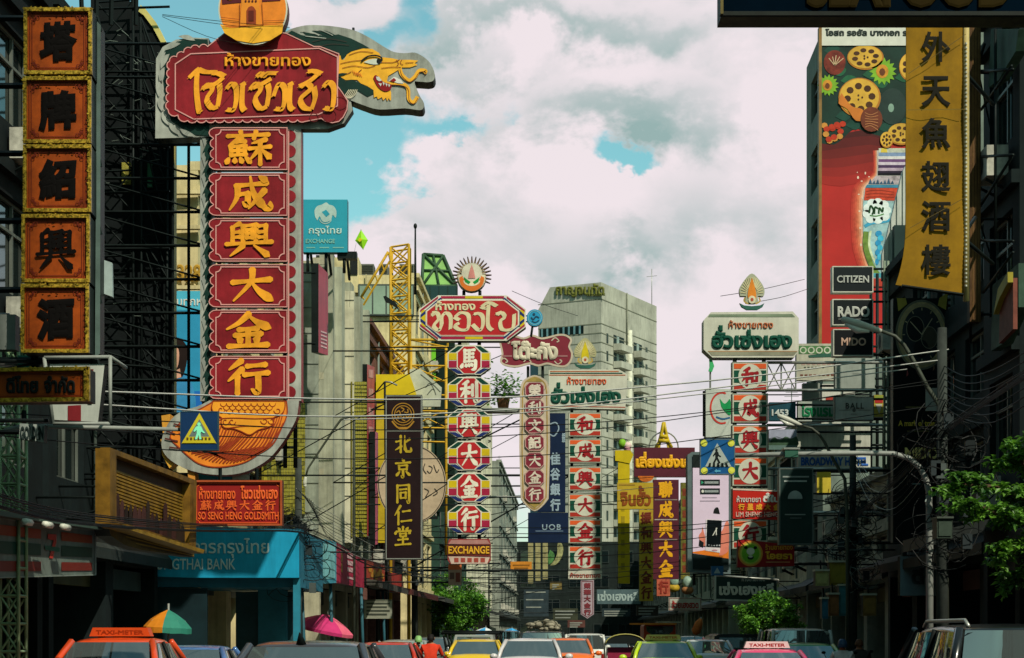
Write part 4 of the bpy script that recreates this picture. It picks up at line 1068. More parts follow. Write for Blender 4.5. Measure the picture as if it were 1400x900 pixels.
# ---- shop fascias on the left pavement
def left_shops():
    # convenience shop sign (faces the street)
    f = side(-7.9)
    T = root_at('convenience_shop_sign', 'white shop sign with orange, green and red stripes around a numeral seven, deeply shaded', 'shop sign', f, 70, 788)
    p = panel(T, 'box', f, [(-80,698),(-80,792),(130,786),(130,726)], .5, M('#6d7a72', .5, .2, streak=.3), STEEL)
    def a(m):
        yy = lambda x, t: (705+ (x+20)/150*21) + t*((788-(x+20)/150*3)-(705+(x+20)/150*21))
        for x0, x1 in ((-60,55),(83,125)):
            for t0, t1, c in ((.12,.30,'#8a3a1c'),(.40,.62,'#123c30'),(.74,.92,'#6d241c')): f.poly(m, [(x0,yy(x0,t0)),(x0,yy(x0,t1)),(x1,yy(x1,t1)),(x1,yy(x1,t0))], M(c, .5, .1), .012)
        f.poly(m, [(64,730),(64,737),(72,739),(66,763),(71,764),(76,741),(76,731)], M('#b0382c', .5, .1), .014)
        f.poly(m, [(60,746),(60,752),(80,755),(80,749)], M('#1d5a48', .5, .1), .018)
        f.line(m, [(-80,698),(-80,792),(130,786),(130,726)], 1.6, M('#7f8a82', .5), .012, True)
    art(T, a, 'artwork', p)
    m = MB(); m.tube(f.pt(-20,700,-.3), f.pt(-20,700,-.3)+Vector((-3,0,.6)), .05, STEEL, 5); m.tube(f.pt(118,722,-.3), f.pt(118,722,-.3)+Vector((-3,0,.6)), .05, STEEL, 5); f.prism(m, [(-80,690),(-80,698),(130,726),(130,720)], -.5, .25, M('#3c4f47', .5, .2)); m.build('hood', T)
    l = MB()
    for x in (8, 37, 62): l.tube(f.pt(x-4, 712+x*.13, .3), f.pt(x+5, 714+x*.13, .3), .05, M('#c7cabc', .4), 6)
    l.build('tube_lamp', T)
    # gilded relief panel and corrugated awning
    f = side(-7.6)
    T = root_at('relief_sign', 'gold framed shop panel with dark lions on golden slats, above a yellow corrugated awning', 'shop sign', f, 200, 758)
    OCH = M('#73541a', .5, .35, 3); OCD = M('#3a2610', .6, .3, 3)
    p = panel(T, 'board', f, [(137,613),(137,718),(250,752),(258,660)], .08, OCD, OCH)
    fr_ = MB()
    def bar(P): f.prism(fr_, P, 0, .16, OCH)
    bar([(137,612),(137,619),(258,664),(258,657)]); bar([(137,619),(137,716),(146,719),(146,622)]); bar([(249,661),(248,750),(257,752),(258,664)]); bar([(146,712),(146,719),(248,750),(249,744)])
    fr_.build('frame', p)
    sl_ = MB()
    L_ = lambda A, B, t: (A[0]+(B[0]-A[0])*t, A[1]+(B[1]-A[1])*t)
    for i in range(11):
        t0, t1 = .16+i*.055, .195+i*.055; A0, B0, A1, B1 = (148,626), (148,712), (248,664), (247,744)
        f.prism(sl_, [L_(A0,B0,t0), L_(A0,B0,t1), L_(A1,B1,t1), L_(A1,B1,t0)], .0, .04, M('#8a681c', .5, .35, 3))
    sl_.build('slats', p)
    def figures(m):
        rr = random.Random(2)
        for i in range(17):
            x = 151+i*5.8; yb = 711+i*2.0; h = rr.uniform(24, 34) + (14 if i in (1, 8, 12) else 0); w = rr.uniform(2.2, 3.4); yt = yb-h
            f.poly(m, curve([(x-w,yb),(x-w*.9,yt+9),(x-w*.5,yt+3),(x,yt),(x+w*.6,yt+3),(x+w,yt+10),(x+w,yb+1)], 2), M(rr.choice(['#241813','#3a1f1a','#4a2a26','#2c2018']), .6, .3, 4), .05+.002*i)
    art(T, figures, 'figures', p)
    lw = panel(T, 'soffit', f, [(142,717),(148,733),(166,745),(190,752),(262,762),(262,755),(256,753),(250,752)], .25, M('#5c4815', .55, .4, 3), STEEL, lift=.05)
    def rib(m):
        for i in range(7):
            t = i/7; f.stroke(m, [(146+i*7, 720+i*4.6), (256+i*.9, 754.5+i*1.1)], 1.4, M('#a8842a' if i % 2 else '#33260c', .6), .062)
    art(T, rib, 'ribs', lw)
    hl = MB(); f.prism(hl, [(138,717),(140,722),(254,757),(256,752)], .0, .35, M('#8a6a20', .5, .4, 3)); hl.build('ledge', T)
    brackets(T, 36, 200, (680, 720), -11)
    # bank fascia
    f = front(47.1)
    T = root_at('bank_sign', 'long bright blue bank fascia with white Thai and Latin lettering above the dark arcade', 'bank sign', f, 330, 790)
    BLU = M('#1f9cc4', .45, .12, .8, streak=.2); p = panel(T, 'fascia', f, [(132,762),(132,786),(262,790),(409,790),(409,727),(262,718),(132,735)], .4, BLU, M('#17617a', .5))
    mb = MB(); WB = M('#b9d2d4', .45)
    letters(mb, f, 'ธนาคาร', (190,737,258,758), WB, .012, .012); letters(mb, f, 'การกรุงไทย', (262,736,368,763), WB, .012, .012); letters(mb, f, 'KRUNGTHAI BANK', (196,764,322,779), WB, .012, .012); mb.build('lettering', p)
    w = MB(); a = f.pt(132, 790); b = f.pt(409, 790); q = f.pt(409, 722); w.box((a.x, 47.52, a.z-.25), (b.x, 53, q.z), M('#2b6f86', .6, .2)); w.build('canopy', T)
    c = MB(); c.box((b.x-.18, 47.25, .14), (b.x, 47.5, a.z), M('#2a7d93', .5, .2)); c.build('post', T); c = MB(); c.box((a.x, 47.25, .14), (a.x+.2, 47.5, a.z), M('#1f3d44', .5, .2)); c.build('post', T)
    w = MB(); w.box((a.x+.3, 47.44, .14), (f.pt(280, 800).x, 47.56, a.z-.27), M('#10262b', .6, .25)); w.build('darkening_panel', T); w = MB(); w.box((a.x+3.2, 50.5, .14), (b.x-.6, 50.7, a.z-.3), M('#2a4b53', .5, .2)); w.box((f.pt(330, 800).x, 50.2, .14), (f.pt(372, 800).x, 50.4, 3.3), M('#2f7486', .5, .2)); w.build('shopfront', T)  # dark panel added over the bright end wall to darken the arcade
    # along the kerb line beyond it
    f = side(-7.55)
    for (x0, x1, ya, yb, za, zb, col, lab, cat) in ((422,460,733,741,800,797,'#4aa3bb','pale blue shop fascia between the bank fascia and the pink one','shop sign'),
                                              (460,498,741,767,797,804,'#b02f4c','pink shop fascia with white lines and a small white square','shop sign'),
                                              (501,526,764,773,800,806,'#a8412c','orange red shop fascia with golden pictures','shop sign'),
                                              (530,549,782,786,809,811,'#a8372f','small red shop fascia under the black pharmacy sign','shop sign')):
        T = root_at('shop_fascia', lab, cat, f, (x0+x1)/2, zb)
        p = panel(T, 'board', f, [(x0,ya),(x0,za),(x1,zb),(x1,yb)], .4, M(col, .5, .15, 1, streak=.2), STEEL)
        def a(m):
            w_, h_ = x1-x0, za-ya
            if col == '#b02f4c':
                for i in range(3): f.poly(m, [(474,757+i*9),(474,763+i*9),(482,765+i*9),(482,759+i*9)], M('#e6b9bd', .5), .014)
                for i in range(2): f.poly(m, [(466,756+i*14),(466,768+i*14),(468,769+i*14),(468,757+i*14)], M('#b98a4a', .5), .014)
                f.poly(m, [(474,788),(474,791),(483,793),(483,790)], M('#e6b9bd', .5), .014)
            elif col == '#4aa3bb':
                f.poly(m, [(440,742),(440,792),(458,791),(458,745)], M('#7fc3c9', .5, .2), .012)
            elif col == '#a8412c':
                for i in range(7): f.poly(m, ell(506+i*2.6, 779+(i*7 % 11), 2.6, 4, 8), M('#c98a2a', .5, .3), .012+i*.003)
            else: f.poly(m, [(531,785),(531,807),(535,808),(535,786)], M('#c65a44', .5), .012)
        art(T, a, 'artwork', p)
        b = MB(); q = f.pt((x0+x1)/2, za, -.4); b.tube(q, q+Vector((-2, 0, .5)), .05, STEEL, 4); b.tube(f.pt(x0, za, -.2), Vector((f.pt(x0, za).x-.1, f.pt(x0, za).y, .14)), .06, M('#2f5a66', .5), 6); b.build('bracket', T)
    # hanging boards under the arcade
    f = front(66)
    T = root_at('hanging_sign', 'pale hanging board with lines of small dark writing under the left arcade', 'shop sign', f, 518, 846)
    p = panel(T, 'board', f, rect(498,820,536,846), .12, M('#8d9080', .6, .2), STEEL)
    mb = MB()
    for i in range(4): f.poly(mb, rect(501,824+i*5,533-(i%2)*4,826.4+i*5), M('#3c4238', .6), .01)
    f.poly(mb, rect(499,820,535,822), M('#5a5f52', .6), .012); mb.build('lettering', p)
    m = MB(); m.tube(f.pt(503,820), f.pt(503,795), .02, STEEL, 4); m.tube(f.pt(531,820), f.pt(531,795), .02, STEEL, 4); m.build('hanger', T)
left_shops()

# ---- goldsmith board
def goldsmith():
    f = front(37.6)
    T = root_at('goldsmith_sign', 'red goldsmith board with orange Thai, Chinese and Latin lines under the dragon body', 'shop sign', f, 325, 719)
    p = panel(T, 'board', f, rect(265,657,386,719), .25, M('#8f211f', .45, .15), M('#5a2a1c', .5))
    OL = M('#e2622c', .45, .1)
    fm = MB()
    for P in (rect(265,657,386,659.5), rect(265,716.5,386,719), rect(265,659.5,267.5,716.5), rect(383.5,659.5,386,716.5)): f.prism(fm, P, 0, .06, M('#a8502c', .45))
    fm.build('frame', p)
    mb = MB(); f.line(mb, notch(269,661,382,715,4), .9, OL, .01, True)
    letters(mb, f, 'ห้างขายทอง', (272,666,322,683), OL, .012, .03); letters(mb, f, 'โซวเซ่งเฮง', (329,664,380,683), OL, .012, .04)
    for i, ch in enumerate('蘇成興大金行'): brush(mb, f, ch, (274+i*17.6, 684, 289+i*17.6, 698), OL, .012, 14)
    letters(mb, f, 'SO SENG HENG GOLDSMITH', (271,700,381,711), OL, .012, .03); mb.build('lettering', p)
    brackets(T, 37.6, 268, (665, 710), -11)
    m = MB(); m.tube(f.pt(300,657,-.1), f.pt(300,640,-.1), .04, STEEL, 4); m.tube(f.pt(350,657,-.1), f.pt(350,640,-.1), .04, STEEL, 4); m.build('hanger', T)
    f = front(39.6)
    T = root_at('small_sign', 'small cyan and white strip sign between the dragon body and the goldsmith board', 'shop sign', f, 300, 656)
    p = panel(T, 'board', f, rect(268,645,340,656), .15, M('#2f9fb8', .5, .1), STEEL); panel(T, 'end_board', f, rect(318,644.5,341,656.5), .1, M('#b9beb2', .5, .1), STEEL, lift=.05)
    brackets(T, 39.6, 270, (648, 655), -11)
goldsmith()

# ---- rooftop bank sign and kite
def roof_sign():
    f = front(63)
    T = root_at('rooftop_sign', 'teal rooftop bank sign with a pale bird emblem and Thai name', 'bank sign', f, 446, 347)
    p = panel(T, 'board', f, rect(414,273,475,345), .4, M('#2b93a8', .45, .1, .6), M('#1a4f5c', .5))
    def a(m):
        E_ = M('#a9c3bd', .5)
        f.poly(m, curve([(431,297),(430,288),(434,282),(440,280),(446,277),(450,280),(456,282),(460,289),(459,298),(455,294),(453,300),(449,303),(444,304),(440,302),(437,296),(434,302)], 3), E_, .01)
        f.line(m, ell(445,299,8,7,14,math.pi*1.05,math.pi*1.95), 1.2, E_, .012); f.poly(m, [(440,290),(446,287),(451,293),(446,297)], M('#2b93a8', .45), .014)
        letters(m, f, 'กรุงไทย', (422,309,467,323), M('#b3cdc6', .5), .01, .02); letters(m, f, 'EXCHANGE', (418,327,458,333), M('#7fb9ae', .5), .01, .02)
        for x0, x1 in ((419,431),(437,450),(455,470)): f.poly(m, rect(x0,338,x1,339.4), M('#7fb9ae', .5), .01)
    art(T, a, 'lettering', p)
    m = MB()
    for x in (420, 445, 470): m.tube(f.pt(x, 345, -.2), f.pt(x, 372, -.2), .06, STEEL, 5); m.tube(f.pt(x, 320, -.4), f.pt(x, 366, -2.2), .05, STEEL, 4)
    q = f.pt(472, 345, -.2); m.box(tuple(q+Vector((-.3, -.1, -.2))), tuple(q+Vector((.4, .3, .05))), STEEL); m.build('support', T)
    f = front(61)
    T = root_at('kite', 'bright green diamond kite flying beside the teal rooftop sign', 'kite', f, 494, 341)
    m = MB(); kg = M('#8fd024', .5, .08)
    P = [f.pt(493.5,314), f.pt(485.5,329), f.pt(496.5,341.5), f.pt(503,328.5)]; c = f.pt(494,328,.10)
    for i in range(4): m.face([P[i], P[(i+1) % 4], c], kg); m.face([P[(i+1) % 4], P[i], c+Vector((0,.02,0))], kg)
    f.poly(m, [(489.5,330),(492,326),(496,328.5),(492.5,332)], M('#d9c824', .5), .12); m.build('sail', T)
    m = MB(); m.tube(P[0], P[2], .012, M('#5d6b2a', .5), 4); m.tube(P[1], P[3], .012, M('#5d6b2a', .5), 4); m.build('spar', T)
    m = MB(); m.path([f.pt(487,333), f.pt(480,370,.2), at(478, 420, 64)], .006, CABLE, 4); m.build('string', T)
roof_sign()

# ---- vertical pink banners and small signs on the left mid buildings
def left_mid():
    f = side(-8.75)
    def ban(lab, x0, x1, ya, yb, za, zb, col, X0=-8.75, extra=None):
        f = side(X0)
        T = root_at('banner_sign', lab, 'banner', f, (x0+x1)/2, max(za, zb))
        p = panel(T, 'board', f, [(x0,ya),(x0,za),(x1,zb),(x1,yb)], .25, M(col, .5, .2, .7, streak=.25), STEEL)
        if extra:
            mb = MB(); extra(mb, f); mb.build('lettering', p)
        b = MB()
        for t in (.1, .9):
            q = f.pt(x0, ya+(za-ya)*t, -.1); b.tube(q, q+Vector((-.75, 0, 0)), .035, STEEL, 4)
        b.build('bracket', T)
    def ex1(m, f):
        for i in range(5): f.poly(m, [(438,452+i*5),(438,454+i*5),(446.5,457+i*5),(446.5,455+i*5)], M('#e3b5b8', .5), .014)
    ban('tall pink banner high on the grey finned building beside the dragon sign', 435.5,448.5,361,374,482,486,'#b4384e', extra=ex1)
    def ex2(m, f):
        for i in range(7): f.poly(m, [(503.5,505+i*26),(503.5,516+i*26),(510,517+i*26),(510,506+i*26)], M('#cf8f86', .5), .014)
    ban('long faded red banner running down the brown brick building', 502,512,498,502,735,731,'#bf4a48', extra=ex2, X0=-8.6)
    ban('slim pink banner on the brown brick building, closer to the yellow building', 513,517,590,592,745,744,'#c55a72', X0=-8.3)
    f = front(76.8)
    T = root_at('wall_sign', 'rounded white sign with a plant picture above the brown brick building', 'shop sign', f, 495, 472)
    p = panel(T, 'board', f, curve([(486,472),(486,436),(489,429),(496,427),(502,430),(504,440),(504,472)], 2), .5, M('#b9bdb6', .4, .2), M('#b08a8a', .5))
    art(T, lambda m: [f.poly(m, ell(493+((i*5) % 9), 455+i*3.2, 2.2, 2.2, 7), M('#2f4a2c', .5), .012+.003*i) for i in range(5)], 'artwork', p)
    b = MB(); q = f.pt(486, 460, -.3); b.tube(q, q+Vector((-.3, .6, 0)), .05, STEEL, 4); b.tube(f.pt(500,472,-.2), f.pt(500,472,-.2)+Vector((0,.8,-.2)), .05, STEEL, 4); b.build('bracket', T)
    # black pharmacy sign
    f = front(55)
    T = root_at('pharmacy_sign', 'black vertical sign with a gold emblem and five gold brush characters', 'shop sign', f, 552, 765)
    BK = M('#241618', .4, .2, 1.5); p = panel(T, 'board', f, rect(527,540,577,765), .4, BK, GREY)
    GB = M('#b0962a', .4, .15, 4); GD = M('#a3782c', .4, .15)
    def em(m):
        for r_ in (15, 11.5): f.line(m, ell(551,566.5,r_,r_,26), 1.2, GD, .012, True)
        for k in range(6): f.stroke(m, curve([(551+3.5*math.cos(k*1.05),566.5+3.5*math.sin(k*1.05)),(551+7*math.cos(k*1.05+.7),566.5+7*math.sin(k*1.05+.7)),(551+9.5*math.cos(k*1.05+.2),566.5+9.5*math.sin(k*1.05+.2))]), 1.5, GD, .014)
        f.stroke(m, curve([(536,576),(543,584),(551,587),(559,584),(566,576)]), 2.2, GD, .013); f.poly(m, rect(546,584,556,587.5), GD, .017)
        f.line(m, rect(528,541.5,576,764), 1.2, M('#8a8f88', .4), .01, True); f.poly(m, rect(528,588.8,576,590.2), M('#6d6f68', .4), .012)
    art(T, em, 'emblem', p)
    mb = MB()
    for ch, y in zip('北京同仁堂', (594,627,661,691,720)): brush(mb, f, ch, (539,y,563,y+27), GB, .014, 13)
    mb.build('lettering', p); brackets(T, 55, 530, (550, 650, 755), -9.9)
    # round beige sign behind
    f = front(70)
    T = root_at('round_sign', 'round beige sign with loose handwritten strokes behind the black pharmacy sign', 'shop sign', f, 560, 715)
    p = panel(T, 'disc', f, ell(563,662,47,54,40), .4, M('#b9a58a', .6, .2), M('#4f4a3c', .5))
    def hw(m):
        HB = M('#3a3630', .5)
        f.line(m, ell(563,662,45.5,52.5,40), 1, HB, .012, True)
        for a in ([(581,634),(579,642),(583,648)],[(586,637),(591,640),(588,647),(584,644)],[(593,636),(597,646),(600,642)],[(580,668),(586,672),(582,680),(590,676)],[(594,668),(598,674),(592,678)],[(532,690),(536,680),(540,692)]): f.stroke(m, curve(a), 1.3, HB, .014)
    art(T, hw, 'handwriting', p); brackets(T, 70, 520, (640, 690), -9.3)
    # yellow building front, awning roof behind the pharmacy sign
    f = front(80)
    T = root_at('yellow_canopy', 'bright yellow curved canopy at the foot of the steel tower', 'canopy', f, 535, 545)
    m = MB(); A = [f.pt(x, y) for x, y in ((514,512),(560,512),(566,530),(570,548),(514,548))]
    m.prism(list(reversed(A)), (0, 6, 0), M('#d2b81c', .5, .15, .6)); m.build('roof', T)
    m = MB(); m.tube(f.pt(516,548,-.3), Vector((f.pt(516,548).x, 80.3, .14)), .1, STEEL, 5); m.tube(f.pt(565,548,-.3), Vector((f.pt(565,548).x, 80.3, .14)), .1, STEEL, 5); f.prism(m, rect(514,548,526,742), -.5, -.1, M('#b59c22', .6, .2)); m.build('post', T)
    f = front(82)
    T = root_at('wall_panel', 'pale slanted panel with a dark sketch beside the yellow canopy', 'panel', f, 585, 560)
    p = panel(T, 'board', f, [(560,505),(562,556),(602,556),(604,530),(575,505)], .3, M('#aeb3a4', .6, .2), STEEL); art(T, lambda m: [f.stroke(m, curve(a), 1.2, M('#5a6058', .5), .012) for a in ([(582,530),(588,524),(594,534)],[(584,540),(592,532),(596,540)],[(575,512),(590,524),(602,536)])], 'sketch', p)
    brackets(T, 82, 565, (520, 550), -9)
    # steel tower
    f = front(84)
    T = root_at('steel_tower', 'tall yellow steel lattice tower with braces on the roofs', 'tower', f, 548, 545)
    YS = M('#c0982a', .5, .2, 2); m = MB()
    for d in (0, 1.0):
        o = Vector((0, d, 0)); lattice(m, f.pt(534,338)+o, f.pt(534,520)+o, f.pt(559,334)+o, f.pt(559,520)+o, 8, .05, YS)
    for (x, yt) in ((534,338),(559,334)):
        for i in range(9): a = f.pt(x, yt+(520-yt)*i/8); m.tube(a, a+Vector((0,1,0)), .035, YS, 4)
    m.tube(f.pt(531,345,.1), f.pt(491,412,.1), .07, YS, 5); m.tube(f.pt(533,358,.1), f.pt(497,418,.1), .05, YS, 4)
    for i in range(5): m.tube(f.pt(531-i*9, 346+i*15, .1), f.pt(531-i*9+3, 358+i*13, .1), .035, YS, 4)
    lattice(m, f.pt(561,465,.05), f.pt(612,465,.05), f.pt(561,475,.05), f.pt(612,475,.05), 1, .05, YS, False)
    for y in (475, 500, 520, 540, 562, 585, 604): m.tube(f.pt(562,y,.05), f.pt(610,y+1,.05), .05, YS, 4)
    for y in (500, 562): m.tube(f.pt(562,y,.05), f.pt(608,y+22,.05), .035, YS, 4); m.tube(f.pt(608,y,.05), f.pt(562,y+22,.05), .035, YS, 4)
    m.tube(f.pt(610,475,.05), f.pt(610,760,.05), .07, YS, 5); m.tube(f.pt(562,475,.05), f.pt(562,610,.05), .07, YS, 5)
    m.tube(f.pt(534,520), Vector((f.pt(534,520).x, 84, .14)), .09, YS, 5); m.tube(f.pt(559,520), Vector((f.pt(559,520).x, 84, .14)), .09, YS, 5)
    m.build('lattice', T)
    m = MB(); m.tube(f.pt(567,400,-.5), f.pt(567,306,-.5), .07, STEEL, 5, .04); m.ball(f.pt(567,306,-.5), .09, .09, .14, STEEL, 6, 5); m.build('antenna', T)
    m = MB(); f.prism(m, [(524,406),(527,405),(541,414),(546,424),(543,422),(533,415),(527,413)], -.1, .1, BLACK); m.build('rag', T)
left_mid()

# ---- red octagonal gold shop sign (centre left)
def rosette(m, f, cx, cy, sx=1.0, sy=1.0):
    """round emblem with pointed rays"""
    pass
def octagon_sign():
    f = front(62)
    T = root_at('gold_shop_sign', 'red octagonal gold shop sign with rayed emblem on top and six striped character panels', 'shop sign', f, 641, 772)
    WH = M('#d6d3c3', .45, .1); CR = M('#d3c7a0', .45, .12, 3); RD = M('#b0262a', .45, .14, 1); NV = M('#1d2c66', .45, .1); CRIM = M('#9c2140', .45, .1); YB = M('#c9b018', .45, .1); GN = M('#1d6b3c', .45, .1); DG = M('#0e3d30', .45, .1); OG = M('#d3702a', .45, .1)
    P = octa(573,404,719,466,26,19)
    p = panel(T, 'headboard', f, P, .5, WH, M('#6d6a5e', .5))
    def a(m):
        f.poly(m, rect(576,424,582,447), YB, .010); f.poly(m, rect(582,424,584.5,447), GN, .012)
        f.poly(m, rect(711,424,717,447), YB, .010); f.poly(m, rect(708.5,424,711,447), GN, .012)
        f.poly(m, rect(603,405,689,408.4), CRIM, .010); f.poly(m, rect(636,405,660,408.4), YB, .014); f.poly(m, rect(603,460.5,689,464), CRIM, .010); f.poly(m, rect(636,460.5,660,464), YB, .014)
        for (sx, sy, ox, oy) in ((1,1,0,0),(-1,1,1292,0),(1,-1,0,870),(-1,-1,1292,870)):
            g = lambda x, y: (ox + sx*x if sx > 0 else ox - x, oy + sy*y if sy > 0 else oy - y)
            f.poly(m, [g(574.5,424),g(574.5,427),g(599,408),g(599,405.2)], CRIM, .012)
            f.poly(m, [g(575,430.5),g(575,434.5),g(606,411),g(602,407)], NV, .016)
        f.poly(m, octa(582,410,710,460,20,15.5), WH, .020); f.poly(m, octa(584,411.5,708,458.5,19,14.8), RD, .026); f.line(m, octa(584,411.5,708,458.5,19,14.8), .6, M('#d9a08e', .5), .03, True)
    art(T, a, 'stripes', p)
    mb = MB(); letters(mb, f, 'ห้างทอง', (595,411.5,650,425), CR, .032, .04, depth=.02)
    S = [[(590,432),(597,428),(600,436),(593,446),(600,452),(604,444)],[(604,444),(604,434),(610,428),(616,434),(616,450)],[(591,428),(597,427)],
         [(622,434),(630,428),(640,431),(641,444),(638,451),(628,451),(622,446),(628,442)],[(621,434),(628,438)],
         [(648,430),(655,429),(660,434),(660,446),(655,452),(646,444)],
         [(658,420),(668,414),(679,419)],[(658,420),(664,422),(668,418)],[(668,417),(667,444),(673,452)],
         [(680,431),(686,428),(690,434),(684,440),(687,451),(701,449),(703,430)],[(678,430),(686,427)]]
    for k, s_ in enumerate(S): nib(mb, f, s_, 6.2, CR, .034 + k*.0015, 30)
    mb.build('lettering', p)
    # emblem
    q = panel(T, 'emblem', f, ell(644.5,379,20,20,24), .25, M('#c7c3ae', .5, .15), STEEL, lift=-.05)
    def e(m):
        for k in range(19):
            t = rad(-22 + k*(224/18)); r0, r1 = 15, 28 if k % 1 == 0 else 25
            c_, s_ = math.cos(t), math.sin(t); w = .075
            f.poly(m, [(645+r0*math.cos(t-w*1.2),377-r0*math.sin(t-w*1.2)),(645+r1*c_,377-r1*s_),(645+r0*math.cos(t+w*1.2),377-r0*math.sin(t+w*1.2))], M('#4a3a34', .5, .15), .02)
            f.poly(m, [(645+r0*math.cos(t-w*.4),377-r0*math.sin(t-w*.4)),(645+24*c_,377-24*s_),(645+r0*math.cos(t+w*.4),377-r0*math.sin(t+w*.4))], M('#c3a27a', .5), .024)
        f.poly(m, ell(645,379,18.5,19.5,30,math.pi*.95,math.pi*2.05), M('#d9cfae', .5), .03); f.poly(m, ell(645,381,17,17.5,30,math.pi*.98,math.pi*2.02)+ell(645,378,12.5,8,16,math.pi*2.02,math.pi*.98), OG, .036)
        f.poly(m, ell(645,374,14,14,24), M('#cfc9b4', .5), .033); f.poly(m, ell(645,384,11.5,7.5,16,math.pi,2*math.pi), M('#d9cfae', .5), .042)
        for s in (-1, 1): f.poly(m, [(645+s*1.5,386),(645+s*4,389),(645+s*9,386),(645+s*11,379),(645+s*6,383)], M('#178a3c', .5), .05)
        f.poly(m, [(645,362),(648,371),(650,381),(640,381),(642,371)], M('#c9837a', .5), .05)
    art(T, e, 'painting', q)
    sp = MB()
    for k in range(19):
        t = rad(-22 + k*(224/18)); sp.tube(f.pt(645+12*math.cos(t),377-12*math.sin(t),-.1), f.pt(645+27*math.cos(t),377-27*math.sin(t),-.1), .05, M('#5a463c', .5), 4, .02)
    sp.build('ray', q)
    m = MB(); 
    for x in (634, 656): m.tube(f.pt(x,396,-.2), f.pt(x,406,-.2), .06, STEEL, 5)
    for x in (628, 655): m.tube(f.pt(x,466,-.3), f.pt(x,770,-.3), .07, STEEL, 5)
    m.build('post', T)
    for ch, y0 in zip('馬利興大金行', (472,515.5,559,603,646.5,690)):
        y1 = y0+40.5
        p = panel(T, 'character_panel', f, octa(612,y0,671,y1,14,10), .4, WH, M('#57564b', .5))
        def d(m):
            for x0, x1, o in ((613.5,626,0),(657,669.5,1)):
                for t0, t1, c in ((.27,.50,YB),(.53,.76,CRIM)): f.poly(m, rect(x0,y0+40.5*t0,x1,y0+40.5*t1), c, .01)
                g = lambda x: x if not o else 1283-x
                f.poly(m, [g((626))and(g(626),y0+1.5),(g(614.5),y0+9.7),(g(623),y0+9.7),(g(634),y0+1.5)], DG, .012)
                f.poly(m, [(g(626),y1-1.5),(g(614.5),y1-8.5),(g(623),y1-8.5),(g(634),y1-1.5)], NV, .012)
            f.poly(m, octa(624.5,y0+1,658.5,y1-1,9,9), WH, .016); f.poly(m, octa(626,y0+2,657,y1-2,8.5,8.5), RD, .022)
        art(T, d, 'stripes', p)
        mb = MB(); brush(mb, f, ch, (629,y0+5,654,y1-5), M('#ded9c6', .45), .028, 16); mb.build('lettering', p)
    p = panel(T, 'exchange_board', f, [(612,744),(614,737),(669,737),(671,744),(671,766),(666,771.5),(616,771.5),(612,766)], .35, M('#8c3b3a', .5, .15), M('#57564b', .5))
    mb = MB(); f.poly(mb, [(613,744),(670,744),(666,738.5),(617,738.5)], M('#a87a74', .5), .01); f.poly(mb, rect(613,745,670,759), M('#5a2a1c', .5), .012); letters(mb, f, 'EXCHANGE', (613,747,669,757.5), M('#d9a42c', .45), .02, .03)
    f.poly(mb, [(613,761),(670,761),(666,771),(617,771)], M('#c9b3a4', .5), .012)
    for i in range(5): f.poly(mb, rect(621+i*9,763,627+i*9,769), M('#a3483c', .5), .018)
    mb.build('lettering', p); brackets(T, 62, 614, (480, 570, 660, 765), -8.4)
octagon_sign()

